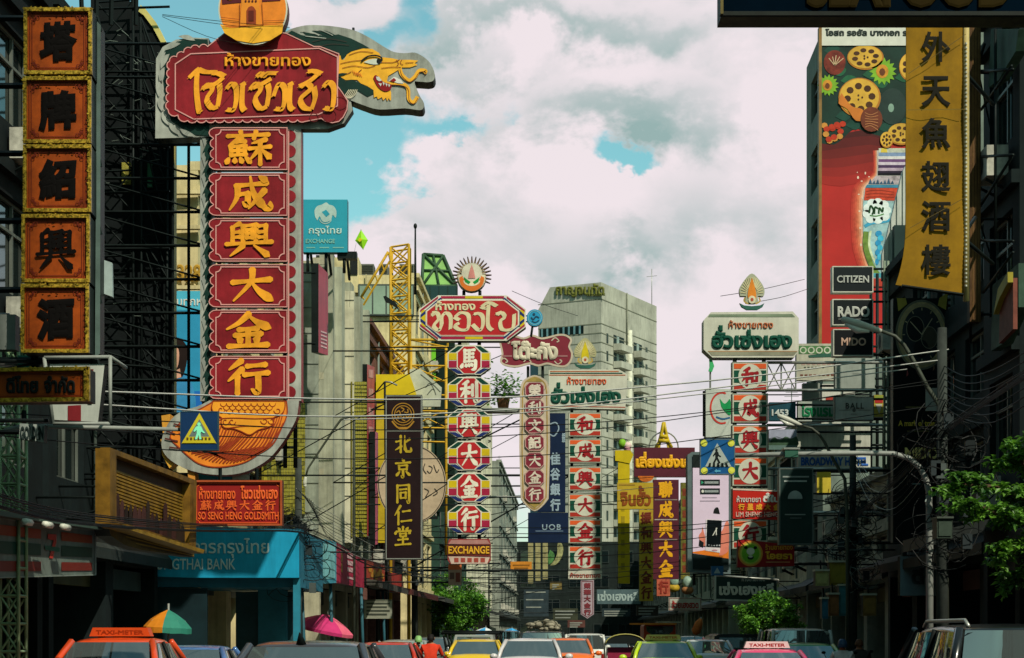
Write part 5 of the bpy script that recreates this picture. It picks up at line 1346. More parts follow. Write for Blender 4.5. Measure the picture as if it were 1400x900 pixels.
# ---- maroon ornate sign + cartouche
def maroon_sign():
    f = front(72)
    MR = M('#7c2836', .5, .15, 1); CRM = M('#bdae9a', .5, .12)
    T = root_at('gold_shop_sign', 'maroon sign with wavy pale carved rim and blocky Thai letters above a tall cream cartouche', 'shop sign', f, 731, 702)
    ctr = curve([(684,470),(686,462),(694,463),(704,460),(716,463),(728,459),(740,463),(752,461),(764,458),(774,459),(781,465),(778,474),(782,483),(780,494),(772,501),(760,500),(748,497),(736,500),(724,497),(708,501),(694,500),(685,495),(687,484),(684,470)], 3)[:-1]
    p = panel(T, 'headboard', f, list(reversed(ctr)), .35, MR, CRM)
    def a(m):
        f.line(m, ctr, 2.6, CRM, .012, True)
        for (x, y, s) in ((760,466,1),(690,494,1),(764,494,-1),(693,468,1),(722,495,1)): f.stroke(m, curve([(x-6,y),(x-1,y-4*s),(x+4,y),(x+1,y+2*s)]), 1.5, CRM, .016)
        f.poly(m, rect(686,486,700,488), M('#9a6a6a', .5), .013); f.poly(m, rect(760,486,776,488), M('#9a6a6a', .5), .013)
    art(T, a, 'carving', p)
    mb = MB(); letters(mb, f, 'โต๊ะกัง', (699,466,763,492), M('#c9bfa8', .5), .014, .07, depth=.05); mb.build('lettering', p)
    cc = curve([(711,534),(714,522),(722,516),(731,513),(740,516),(748,522),(751,534)], 3) + curve([(751,534),(752,610),(750,682)], 2) + curve([(750,682),(742,692),(731,699),(720,692),(712,682)], 3) + curve([(712,682),(710,610),(711,534)], 2)[:-1]
    p = panel(T, 'cartouche', f, list(reversed(cc)), .35, CRM, M('#8f8470', .6))
    art(T, lambda m: [f.line(m, [(x*.82+731*.18, y*.97+608*.03) for x, y in cc], 1.6, M('#a88a4a', .5), .01, True), f.poly(m, ell(731,522,10,5,14,0,math.pi), M('#a08a48', .5), .014), f.poly(m, [(722,688),(740,688),(731,695)], M('#a08a48', .5), .014)], 'carving', p)
    for ch, y0 in zip('榮利文記大金行', (523,546.5,571,594.5,619,642.5,665)):
        q = panel(T, 'character_panel', f, octa(718,y0,744,y0+22,5,5), .06, MR, CRM, lift=.06)
        mb = MB(); f.line(mb, octa(718.5,y0+.5,743.5,y0+21.5,5,5), 1, M('#c39a94', .5), .07, True); brush(mb, f, ch, (722,y0+3,740,y0+19.5), M('#cfc2b2', .5), .075, 15); mb.build('lettering', q)
    m = MB(); m.tube(f.pt(722,500,-.2), f.pt(722,690,-.2), .06, STEEL, 5); m.tube(f.pt(742,500,-.2), f.pt(742,690,-.2), .06, STEEL, 5); m.build('post', T)
    brackets(T, 72, 712, (475, 560, 680), -8.2)
    # hanging round blue sign
    f = front(70)
    T = root_at('round_sign', 'small round blue sign between the red octagonal sign and the white tower', 'shop sign', f, 731, 446)
    p = panel(T, 'disc', f, ell(731,434.5,11,11.5,24), .3, M('#2b8fb8', .45, .1), M('#1a3f5a', .5)); art(T, lambda m: [f.line(m, ell(731,434.5,9,9.5,20), .9, M('#7fb6c4', .5), .01, True), f.stroke(m, curve([(726,434),(729,437),(733,433),(737,435)]), 2, M('#1d3f58', .5), .012), f.stroke(m, curve([(727,439),(732,441),(737,438)]), 1.4, M('#1d3f58', .5), .012), f.poly(m, ell(730,430,2,2,8), M('#1d3f58', .5), .012)], 'emblem', p)
    brackets(T, 70, 722, (432, 440), -8.3); m = MB(); m.tube(f.pt(728,446,-.1), f.pt(726,460,-.1), .05, STEEL, 5); m.build('post', T)
maroon_sign()

# ---- white and green gold shop signs (two of them)
def emblem_flame(T, f, x0, y0, x1, y1, gold, dark):
    X = lambda u: x0 + (x1-x0)*u
    Y = lambda v: y0 + (y1-y0)*v
    out = curve([(X(.06),Y(.62)),(X(.03),Y(.42)),(X(.22),Y(.18)),(X(.5),Y(0)),(X(.78),Y(.18)),(X(.97),Y(.42)),(X(.94),Y(.62)),(X(.72),Y(.62)),(X(.72),Y(.8)),(X(.28),Y(.8)),(X(.28),Y(.62))], 3)
    p = panel(T, 'emblem', f, list(reversed(out)), .2, dark, STEEL)
    def a(m):
        for k in range(17):
            t = math.pi*(k+.5)/17; c_, s_ = math.cos(t), math.sin(t)
            f.stroke(m, [(X(.5)+(x1-x0)*.20*c_, Y(.56)-(y1-y0)*.22*s_), (X(.5)+(x1-x0)*.43*c_, Y(.56)-(y1-y0)*.46*s_)], 1.5, M('#c9bf94', .5), .014)
        f.poly(m, curve([(X(.5),Y(.12)),(X(.6),Y(.35)),(X(.66),Y(.56)),(X(.62),Y(.7)),(X(.38),Y(.7)),(X(.34),Y(.56)),(X(.4),Y(.35)),(X(.5),Y(.12))], 3), gold, .02)
        f.poly(m, ell(X(.5),Y(.72),(x1-x0)*.14,(y1-y0)*.11,12), M('#d9cfb0', .5), .026); f.poly(m, ell(X(.5),Y(.72),(x1-x0)*.06,(y1-y0)*.05,10), M('#b5563c', .5), .03)
        for s in (-1, 1): f.stroke(m, curve([(X(.5+s*.14),Y(.84)),(X(.5+s*.3),Y(.76)),(X(.5+s*.26),Y(.66))]), 2.0, M('#b79a4a', .5), .024)
    art(T, a, 'painting', p)
    q = panel(T, 'emblem_ribbon', f, [(X(.03),Y(.82)),(X(.1),Y(.92)),(X(.3),Y(1)),(X(.7),Y(1)),(X(.9),Y(.92)),(X(.97),Y(.82)),(X(.8),Y(.88)),(X(.5),Y(.9)),(X(.2),Y(.88))], .12, M('#2f5f52', .5, .2), STEEL, lift=.04)
def char_panels(T, f, chars, x0, x1, ys, hh):
    OR2 = M('#d65a2a', .45, .12); DR2 = M('#a83226', .45, .12); G2 = M('#0f4a38', .45, .1); W2 = M('#c6c7b4', .45, .12)
    for ch, y0 in zip(chars, ys):
        y1 = y0+hh; w = x1-x0; cx = (x0+x1)/2; cy = (y0+y1)/2
        p = panel(T, 'character_panel', f, rect(x0,y0,x1,y1), .35, W2, M('#6d6f62', .5))
        def d(m):
            f.poly(m, rect(x0+w*.05,y0+hh*.06,x1-w*.05,y0+hh*.23), OR2, .01); f.poly(m, rect(x0+w*.05,y0+hh*.78,x1-w*.05,y0+hh*.95), DR2, .01)
            f.poly(m, rect(x0+w*.05,y0+hh*.29,x0+w*.24,y0+hh*.71), G2, .01); f.poly(m, rect(x1-w*.24,y0+hh*.29,x1-w*.05,y0+hh*.71), G2, .01)
            f.poly(m, ell(cx,cy,w*.33,hh*.43,24), W2, .016); f.line(m, rect(x0+.6,y0+.6,x1-.6,y1-.6), 1.0, M('#8f9484', .5), .008, True)
        art(T, d, 'stripes', p)
        mb = MB(); brush(mb, f, ch, (cx-w*.24,cy-hh*.31,cx+w*.24,cy+hh*.31), M('#9c1f26', .45), .024, 18); mb.build('lettering', p)
def green_white():
    f = front(56); G2 = M('#0f4a3a', .45, .1); W2 = M('#c9c9b8', .45, .12, .8, streak=.12); OL = M('#b9663c', .45)
    T = root_at('gold_shop_sign', 'white and green gold shop sign with an orange flame emblem, standing against the sky', 'shop sign', f, 1026, 745)
    p = panel(T, 'headboard', f, [(962,438),(962,478),(974,489),(1086,489),(1092,478),(1092,435),(1084,426),(972,427)], .6, W2, M('#7f8878', .5, .2))
    mb = MB(); f.poly(mb, [(970,430),(968,433.5),(1087,433.5),(1083,429.5)], M('#7a8a72', .5), .01); f.poly(mb, [(969,481),(973,486),(1085,486),(1090,481)], M('#8f8f78', .5), .01); f.stroke(mb, [(968,480.5),(1090,480.5)], .8, M('#b5814c', .5), .014)
    letters(mb, f, 'ห้างขายทอง', (996,438,1057,449), OL, .014, .02, depth=.03); letters(mb, f, 'ฮั่วเซ่งเฮง', (973,445,1083,477), G2, .014, .055, depth=.05); mb.build('lettering', p)
    emblem_flame(T, f, 1010,374,1046,424, M('#d9822a', .5), M('#a5a88f', .5, .1))
    char_panels(T, f, '和成興大金行', 1001, 1050, (495,538,581,624.5,668,710.5), 40)
    m = MB()
    for x in (1006, 1046): m.tube(f.pt(x,489,-.3), f.pt(x,750,-.3), .07, GALV, 5)
    lattice(m, f.pt(1050,494,-.3), f.pt(1090,494,-.3), f.pt(1050,532,-.3), f.pt(1090,532,-.3), 2, .025, GALV)
    for y in (494, 532, 580, 640, 700): a = f.pt(1050,y,-.3); m.tube(a, Vector((10.6+SL*56.3, 56.3, a.z)), .05, GALV, 5)
    m.build('bracket', T)
    m = MB(); m.tube(f.pt(972,490,-.2), f.pt(972,532,-.2), .03, GALV, 4); f.prism(m, [(970,491),(974,491),(977,500),(974,508),(969,507),(971,500)], -.15, -.1, M('#3fae6a', .6, .2)); m.build('green_cloth', T)
    # the far one
    f = front(86)
    T = root_at('gold_shop_sign', 'white and green gold shop sign with a yellow flame emblem before the pale tower', 'shop sign', f, 800, 790)
    p = panel(T, 'headboard', f, [(750,506),(750,558),(855,560),(858,512),(846,505)], .6, W2, M('#7f8878', .5, .2))
    mb = MB(); f.stroke(mb, [(752,508),(846,508)], 1.2, OL, .012); f.stroke(mb, [(752,510.5),(851,510.5)], 1.3, G2, .012); f.stroke(mb, [(751,513),(855,513)], 1.2, OL, .012); f.stroke(mb, [(751,555),(855,557)], 1.3, M('#b5705c', .5), .012)
    letters(mb, f, 'ห้างขายทอง', (775,515,829,526), M('#d0582c', .45), .014, .025, depth=.03); letters(mb, f, 'ฮั่วเซ่งเฮง', (753,523,849,552), G2, .014, .055, depth=.05); mb.build('lettering', p)
    emblem_flame(T, f, 784,462,816,504, M('#c9b41c', .5), M('#a9a67c', .5, .1))
    char_panels(T, f, '和成興大金行', 777, 823, (564,600,638,675,710,746), 33)
    p = panel(T, 'foot_board', f, rect(777,780,823,792), .3, W2, STEEL); mb = MB(); letters(mb, f, 'ห้างขายทอง', (779,783,821,790), M('#a33c2c', .45), .012, .03); mb.build('lettering', p)
    m = MB()
    for x in (782, 818): m.tube(f.pt(x,560,-.3), f.pt(x,790,-.3), .08, STEEL, 5)
    m.build('post', T); brackets(T, 86, 780, (540, 650, 780), -8.0, .06)
    f = front(100)
    T = root_at('hanging_sign', 'narrow white plaque with reddish characters and a pointed foot hanging low over the street', 'shop sign', f, 803, 846)
    p = panel(T, 'board', f, [(794,793),(794,840),(803,846),(812,840),(812,793)], .3, M('#a89aa2', .5, .15), STEEL); mb = MB(); f.line(mb, [(795.5,795),(795.5,839),(803,844),(810.5,839),(810.5,795)], .9, M('#7a4a50', .5), .01, True)
    for i, ch in enumerate('榮華大金行'): letters(mb, f, ch, (798,797+i*9,808,805+i*9), M('#7a3038', .5), .012, .05)
    mb.build('lettering', p); brackets(T, 100, 795, (797, 838), -8.0)
green_white()

# ---- navy bank sign, other distant signs
def distant():
    f = front(78)
    T = root_at('bank_sign', 'navy bank sign with pale vertical characters behind the cream cartouche', 'bank sign', f, 748, 742)
    NVY = M('#14233f', .4, .15); GW = M('#8fa3b0', .5, .1)
    p = panel(T, 'board', f, rect(735,565,773,700), .4, NVY, STEEL); q = panel(T, 'foot_board', f, rect(722,701,777,742), .4, NVY, STEEL)
    mb = MB()
    f.stroke(mb, curve([(752,580),(760,578),(764,586),(758,596),(752,594)]), 1.6, GW, .012)
    for i, ch in enumerate('大佳谷銀行'):
        if i: letters(mb, f, ch, (752,598+i*21,766,615+i*21), GW, .012, .04)
    for i, ch in enumerate('銀'): letters(mb, f, ch, (768,592,773,606), GW, .012, .03)
    mb.build('lettering', p)
    mb = MB(); letters(mb, f, 'UOB', (741,717,767,725), GW, .012, .02, gap=.1); f.poly(mb, rect(732,725.5,770,727), M('#5c6f86', .5), .012); mb.build('lettering', q)
    brackets(T, 78, 736, (580, 690, 735), -8.2)
    f = front(98)
    T = root_at('shop_sign', 'brown sign with yellow Thai letters and a small golden lattice spire on top', 'shop sign', f, 907, 815)
    MB_ = M('#55222e', .5, .12); YL = M('#e2a51e', .45, .1)
    p = panel(T, 'headboard', f, rect(867,612,950,652), .5, MB_, M('#9a968a', .5)); mb = MB(); letters(mb, f, 'เลี่ยงเซ่งเฮง', (869,618,955,640), YL, .014, .07, depth=.05); mb.build('lettering', p)
    q = panel(T, 'column_board', f, rect(893,656,928,792), .45, MB_, M('#9a968a', .5)); mb = MB()
    for i, ch in enumerate('聯成興大金'): brush(mb, f, ch, (900,658+i*27.2,920,681+i*27.2), YL, .014, 19)
    for i in (1, 2, 3): f.poly(mb, rect(895,655.5+27.2*i,926,656.9+27.2*i), M('#b5aca4', .5, .5, 30) if i == 2 else M('#8a7a74', .5), .013)
    mb.build('lettering', q)
    q = panel(T, 'orange_badge', f, ell(883,651,11,8,14,math.pi,2*math.pi), .2, M('#c96a24', .5, .3, 5), STEEL, lift=.05)
    q = panel(T, 'foot_board', f, rect(898,792,916,815), .4, M('#b35c44', .5, .3, 5), STEEL); mb = MB(); letters(mb, f, '行', (900,794,914,812), M('#8a3024', .5), .012, .05); mb.build('lettering', q)
    s = MB(); GY = M('#c0a524', .4, .2)
    for sg in (-1, 1):
        s.path([f.pt(908+sg*w, y, -.1) for y, w in ((612,11),(604,6.5),(596,4),(588,2.2),(577,.2))], .09, GY, 5); s.path([f.pt(908+sg*w, y, -.5) for y, w in ((612,11),(604,6.5),(596,4),(588,2.2),(577,.2))], .09, GY, 5)
        f.prism(s, [(908+sg*11.5,612),(908+sg*5,612),(908+sg*4,606),(908+sg*1,602),(908+sg*1,577),(908+sg*2.4,588),(908+sg*4.4,597),(908+sg*7,605)], -.4, -.1, GY)
    for y, w in ((603,7),(597,5)): s.tube(f.pt(908-w,y,-.05), f.pt(908+w,y,-.05), .12, GY, 5)
    s.path([f.pt(908+20*math.cos(t*math.pi/12), 612-22*math.sin(t*math.pi/12), -.3) for t in range(13)], .04, GALV, 4)
    s.build('spire', T); brackets(T, 98, 945, (620, 648), 10.1)
    f = front(92)
    T = root_at('shop_sign', 'mustard sign with brown Thai letters above a column of dark red Chinese characters', 'shop sign', f, 872, 822)
    MU = M('#b59a2c', .5, .15, 1); BR_ = M('#6d2c1c', .5, .1)
    p = panel(T, 'headboard', f, rect(844,660,893,696), .4, MU, STEEL); mb = MB(); letters(mb, f, 'จินฮั้ว', (848,664,890,692), M('#8a4a1c', .45), .014, .045); f.poly(mb, rect(846,662,868,664), M('#9a7a2a', .5), .012); mb.build('lettering', p)
    q = panel(T, 'column_board', f, rect(874,697,893,822), .35, MU, STEEL); mb = MB()
    for i, ch in enumerate('振和興大金行'): brush(mb, f, ch, (875.5,700+i*20.4,891,717+i*20.4), BR_, .014, 17)
    mb.build('lettering', q)
    m = MB(); m.tube(f.pt(883,660,-.2), f.pt(883,822,-.2), .07, STEEL, 5); m.build('post', T); brackets(T, 92, 846, (665, 690), -7.8)
    f = front(94)
    T = root_at('column_sign', 'plain tall yellow column sign with a wider cap left of the mustard sign', 'shop sign', f, 852, 800)
    YC = M('#c2ab14', .5, .15, .8); p = panel(T, 'column', f, rect(845,632,861,798), .4, YC, STEEL); q = panel(T, 'cap', f, [(841,616),(841,630),(861,634),(866,622),(862,616)], .6, YC, STEEL, lift=.04)
    art(T, lambda m: [f.poly(m, rect(849,690+i*16,854,699+i*16), M('#9c8a1c', .5), .01) for i in range(6)], 'lettering', p)
    m = MB(); m.ball(f.pt(851,606,-.2), .22, .22, .26, M('#7fb52c', .6, .3), 8, 6); m.ball(f.pt(858,609,-.2), .24, .2, .2, M('#d3b8b0', .6, .3), 8, 6); m.ball(f.pt(858,613,-.2), .2, .2, .2, M('#c98a94', .6, .3), 8, 6); m.build('lanterns', T); brackets(T, 94, 846, (640, 790), -7.8)
    # long thin green-yellow column right of the brown sign
    f = front(104)
    T = root_at('column_sign', 'thin mottled column sign with faded writing right of the brown column', 'shop sign', f, 936, 815)
    p = panel(T, 'column', f, rect(931,660,943,792), .4, M('#6d6a2e', .5, .5, 3), STEEL); art(T, lambda m: [f.poly(m, rect(933,668+i*15,940,678+i*15), M('#7c3a24', .5, .4, 4), .01) for i in range(8)], 'lettering', p); brackets(T, 104, 942, (670, 780), 10.1)
    # phone advertisement
    f = front(66)
    T = root_at('advertising_board', 'white advertising light box of a hand holding a black phone, in a grey steel frame', 'billboard', f, 970, 784)
    p = panel(T, 'case', f, [(940,622),(940,782),(999,785),(999,640),(999,618),(946,618)], .7, M('#5f6f70', .4, .2), M('#3c4a4a', .5))
    q = panel(T, 'poster', f, [(947,640),(947,760),(996,764),(996,640)], .05, M('#d9c6dc', .4, .05), STEEL, lift=.05)
    def ad(m):
        f.poly(m, rect(947,622,996,639), M('#16211f', .5), .05)
        f.poly(m, [(947,755),(996,747),(996,764),(947,756.5)], M('#e07a24', .5), .056); f.poly(m, [(947,757),(996,764),(996,780),(947,778)], M('#0e1f20', .5), .058)
        for y in (656, 668): f.poly(m, rect(957,y,984,y+8), M('#1c2426', .4), .06); f.poly(m, rect(963,y+2.4,982,y+5.6), M('#9aa3a3', .5, .6, 60), .064)
        f.poly(m, [(958.5,657.5),(958.5,662.5),(962,660)], M('#3aa37c', .5), .066); f.poly(m, ell(960.5,672,1.8,2.2,8), WHITE, .066)
        f.poly(m, rect(960,680,980,681), M('#a89aac', .5), .06); f.poly(m, rect(957,684.6,984,685.6), M('#a89aac', .5), .06)
        f.poly(m, curve([(975,702),(976,697),(979,694),(982,695),(984,703)], 3), BLACK, .06)
        f.poly(m, curve([(983,760),(990,758),(996,750),(996,716),(992,714),(989,722),(984,730)], 3), M('#d9806c', .5, .2), .06)
        f.poly(m, curve([(960,720),(959,727),(955,733),(958,742),(963,748),(967,745)], 3), M('#d9806c', .5, .2), .06); f.poly(m, [(956,738),(962,742),(961,749),(955,746)], BLACK, .063)
        f.poly(m, [(965,710),(964,753),(984,756),(987,711)], M('#d9d2d6', .4), .066); f.poly(m, [(966.5,711),(965.5,748),(985,749),(986.5,712)], M('#0d1518', .3), .072)
        f.stroke(m, [(974,733),(980,722)], 1.2, WHITE, .078); f.stroke(m, [(979,722),(979,733)], 1.4, WHITE, .079)
        for i in range(5): f.poly(m, rect(968+i*3.6,745,970+i*3.6,747), M('#a3a9ad', .4), .078)
        f.poly(m, ell(977,752.5,4,1,8), M('#c98fa0', .5), .078)
    art(T, ad, 'picture', q); brackets(T, 66, 998, (650, 770), 10.2)
    m = MB(); m.tube(f.pt(950,784,-.3), f.pt(950,800,-.3), .06, STEEL, 5); m.build('post', T)
    # box sign with red ring and green leaf (bank)
    f = front(74)
    T = root_at('bank_sign', 'pale bank box sign with a red ring round a green sprout', 'bank sign', f, 985, 612)
    p = panel(T, 'box', f, [(965,532),(965,598),(1004,598),(1004,532)], .8, M('#b5bab0', .45, .15), M('#8f968c', .5))
    def k(m):
        f.line(m, ell(987,558,15.5,21,30,rad(70),rad(290)), 2.4, M('#c0392f', .45), .012)
        f.poly(m, curve([(984,545),(990,552),(994,550),(998,546),(1000,560),(998,568),(992,564),(986,556)], 3), M('#178a4c', .45), .014); f.stroke(m, curve([(979,570),(988,573),(998,571)]), 2.2, M('#2b5f8a', .45), .013)
    art(T, k, 'emblem', p); brackets(T, 74, 1002, (540, 590), 10.6); m = MB(); m.tube(f.pt(963,534,-.2), f.pt(963,596,-.2), .05, STEEL, 4); m.build('edge_rail', T)
    # red signs in front of the green/white column
    f = front(54)
    T = root_at('shop_sign', 'red sign with white Thai and orange Chinese writing crossing the green and white column sign', 'shop sign', f, 1033, 711)
    p = panel(T, 'board', f, [(1002,668),(1002,709),(1066,711),(1066,671)], .25, M('#b8261c', .45, .12), STEEL); mb = MB(); f.poly(mb, [(1002,668),(1002,670),(1066,672.5),(1066,671)], M('#d9c4b4', .5), .01)
    letters(mb, f, 'ห้างขายยา', (1007,678,1040,687), WHITE, .012, .02); letters(mb, f, 'ตี๋ใบ', (1043,674,1066,687), WHITE, .012, .05)
    for i, ch in enumerate('行星成大金'): letters(mb, f, ch, (1009+i*12,689,1018+i*12,698), M('#e0a02c', .45), .012, .05)
    letters(mb, f, 'LIM SHENG HENG', (1006,700,1064,707), M('#d9b4a4', .45), .012, .03); mb.build('lettering', p); brackets(T, 54, 1064, (675, 705), 10.4)
    f = front(52)
    T = root_at('shop_sign', 'dark red sign with a round green and yellow emblem and yellow Thai writing', 'shop sign', f, 1047, 777)
    p = panel(T, 'board', f, [(1009,738),(1008,776),(1086,774),(1086,748),(1082,745),(1020,738)], .3, M('#93191c', .45, .15), STEEL); 
    def pd(m):
        f.poly(m, ell(1026,757,17,17.5,28), M('#d98c3c', .5), .012); f.poly(m, ell(1026,757,14.5,15,28), M('#b5c24a', .5), .018); f.poly(m, ell(1026,757,12,12.5,28), M('#6fb52c', .5), .024)
        f.poly(m, ell(1026,754,5.5,5,16), M('#d9dcc4', .5), .03); f.poly(m, ell(1019.5,749,2.6,2.2,8), BLACK, .032); f.poly(m, ell(1032.5,749,2.6,2.2,8), BLACK, .032); f.poly(m, ell(1026,762.5,4.5,3,10), M('#2a3a24', .5), .032); f.poly(m, ell(1026,761,3,1.6,10), M('#d9dcc4', .5), .036)
        letters(m, f, 'ร้านขายทอง', (1046,744,1084,752), M('#d9962c', .45), .012, .025); letters(m, f, 'ไอยรา', (1046,754,1083,765), M('#e0a62c', .45), .012, .05); f.poly(m, rect(1047,768,1080,769.4), M('#c98a5a', .5), .012)
    art(T, pd, 'artwork', p); brackets(T, 52, 1084, (752, 772), 10.3)
    m = MB(); m.tube(f.pt(1084,750,-.4), f.pt(1108,748,-.4), .05, STEEL, 4); m.build('stay', T)
    f = front(80)
    T = root_at('shop_sign', 'dark green framed sign with white Thai letters just over the right hand trees', 'shop sign', f, 1022, 822)
    p = panel(T, 'board', f, [(977,786),(977,821),(1064,824),(1064,790)], .3, M('#20332f', .5, .15), M('#9aa39a', .5)); mb = MB(); f.line(mb, [(978,787.5),(978,820),(1063,822.5),(1063,791.5)], 2.2, M('#a3aba0', .5), .014, True)
    letters(mb, f, 'เซ่งเฮงหลี', (983,796,1058,814), M('#c6c8b8', .5), .016, .045); letters(mb, f, 'ห้างขายทอง', (1014,789,1046,795), M('#a9aca0', .5), .016, .02); mb.build('lettering', p); brackets(T, 80, 1062, (795, 818), 10.5)
    f = front(104)
    T = root_at('shop_sign', 'small white sign with red Thai letters between the brown column and the trees', 'shop sign', f, 936, 835)
    p = panel(T, 'board', f, rect(914,817,959,835), .25, M('#b0b3a6', .5, .15), M('#4a5a54', .5)); mb = MB(); letters(mb, f, 'ส้วยเฮงฮวด', (918,821,955,832), M('#9c2c28', .45), .012, .04); f.line(mb, rect(915,818,958,834), .9, M('#8a5a54', .5), .01, True); mb.build('lettering', p); brackets(T, 104, 957, (820, 832), 10.2)
    f = front(128)
    T = root_at('shop_sign', 'faded grey blue sign with pale Thai writing low behind the far columns', 'shop sign', f, 846, 826)
    p = panel(T, 'board', f, rect(816,806,876,826), .3, M('#4f6468', .5, .2), STEEL); mb = MB(); letters(mb, f, 'เซ่งเฮงหลี', (817,808,873,822), M('#9fb3b0', .5), .012, .035); mb.build('lettering', p); brackets(T, 128, 818, (810, 824), -7.0)
    f = front(120)
    T = root_at('shop_sign', 'small orange light box sign low on the left beyond the exchange board', 'shop sign', f, 713, 782)
    p = panel(T, 'board', f, rect(698,768,727,781), .3, M('#c9822c', .5, .2, 3), STEEL); mb = MB(); f.poly(mb, rect(701,772,724,774), M('#8a5a1c', .5), .012); f.poly(mb, rect(703,776,722,778), M('#8a5a1c', .5), .012); mb.build('lettering', p); brackets(T, 120, 700, (770, 779), -7.0)
    f = front(64)
    T = root_at('shop_sign', 'little box sign with orange top hanging under the exchange board', 'shop sign', f, 621, 800)
    p = panel(T, 'board', f, rect(613,772,631,800), .2, M('#9a8a7a', .5, .2), STEEL); mb = MB(); f.poly(mb, rect(613,772,631,779), M('#c26a3c', .5), .01); f.poly(mb, rect(615,783,621,792), M('#5a4a44', .5), .01); f.poly(mb, rect(623,783,629,796), M('#6d3c34', .5), .01); mb.build('lettering', p); brackets(T, 64, 614, (776, 796), -8.4)
    # parasol folded hanging orange umbrella on the right road side
    f = front(62)
    T = root_at('crossing_sign', 'small faded blue crossing sign under the phone advertisement', 'traffic sign', f, 981, 786)
    p = panel(T, 'plate', f, rect(972,774,989,787), .05, M('#2a5a86', .5, .15), GALV); art(T, lambda m: [f.poly(m, [(980.5,776),(976,784),(985,784)], M('#9fb0b4', .5), .008)], 'symbol', p); m = MB(); m.tube(f.pt(980,787,-.05), f.pt(1064,793,-.05), .04, GALV, 5); m.tube(f.pt(1064,793,-.05), f.pt(1075,800,-2.0), .04, GALV, 5); m.build('arm', T)
    f = front(132)
    T = root_at('slat_sign', 'group of three cream vertical slats under the navy bank sign', 'sign board', f, 738, 800)
    for k, x in enumerate((722, 732, 742)): panel(T, 'slat', f, rect(x,742,x+7,798-k*3), .3, M('#9a9468', .6, .3, 2), STEEL)
    b = MB(); b.tube(f.pt(720,770,-.2), f.pt(752,770,-.2), .08, STEEL, 5); b.build('rail', T); brackets(T, 132, 722, (750, 790), -7.0)
    f = front(126)
    T = root_at('crescent_sign', 'curved pale green and orange crescent sign beside the cream slats', 'sign board', f, 760, 775)
    panel(T, 'crescent', f, curve([(764,738),(770,748),(768,762),(760,772),(752,773)], 3)+curve([(752,773),(758,766),(762,756),(762,746),(764,738)], 3)[:-1], .25, M('#9a9a6a', .5, .5, 3), STEEL); panel(T, 'crescent', f, curve([(752,752),(758,758),(756,768),(750,772)], 3)+[(749,760)], .25, M('#4a7a44', .5, .4, 3), STEEL, lift=.05); b = MB(); b.tube(f.pt(750,764,-.15), f.pt(770,764,-.15), .06, STEEL, 4); b.build('rail', T); brackets(T, 126, 751, (756, 770), -7.0)
    for (D, R4, col, lab) in ((122,(716,806,750,843),'#2c3a40','plain slate blue board low beside the far pavement'), (140,(756,832,790,848),'#3a3f30','dull olive shop board far down on the left'), (150,(752,796,768,806),'#7a6a3c','tiny mustard board above the hanging plaque'), (170,(823,832,862,843),'#243236','dark bluish awning board far under the faded grey blue sign'), (160,(870,828,900,842),'#38302a','dark brown board below the mustard column sign'), (145,(776,848,800,858),'#5c3a34','small brownish red board just over the distant cars')):
        f = front(D); T = root_at('shop_sign', lab, 'shop sign', f, (R4[0]+R4[2])/2, R4[3]); p = panel(T, 'board', f, rect(*R4), .3, M(col, .6, .3, 1.5), STEEL)
        mb = MB()
        for k in range(3): f.poly(mb, rect(R4[0]+3,R4[1]+3+k*(R4[3]-R4[1])/3.6,R4[2]-4-k*3,R4[1]+4.6+k*(R4[3]-R4[1])/3.6), M('#8a9088', .6), .015)
        mb.build('lettering', p); brackets(T, D, R4[0]+1 if R4[0] < 800 else R4[2]-1, (R4[1]+2, R4[3]-2), -7.0 if R4[0] < 800 else 10.0)
    f = front(101)
    for (x, y, c1, c2, lab) in ((921,794,'#8fae9a','#b5982c','pale green and gold round lantern at the foot of the brown column'), (940,797,'#8aa394','#a8744a','pale green and tan round lantern next to the first one')):
        T = root_at('lantern', lab, 'lantern', f, x, y+16); m = MB(); m.ball(f.pt(x,y), .3, .3, .4, M(c1, .6, .3, 4), 10, 7); m.build('shade', T); m = MB(); m.ball(f.pt(x,y+10), .36, .3, .26, M(c2, .6, .3, 4), 10, 7); m.build('foot', T); m = MB(); m.tube(f.pt(x,y-8), Vector((10.1+SL*101, 101, f.pt(x,y-12).z)), .03, STEEL, 4); m.build('hanger', T)
distant()

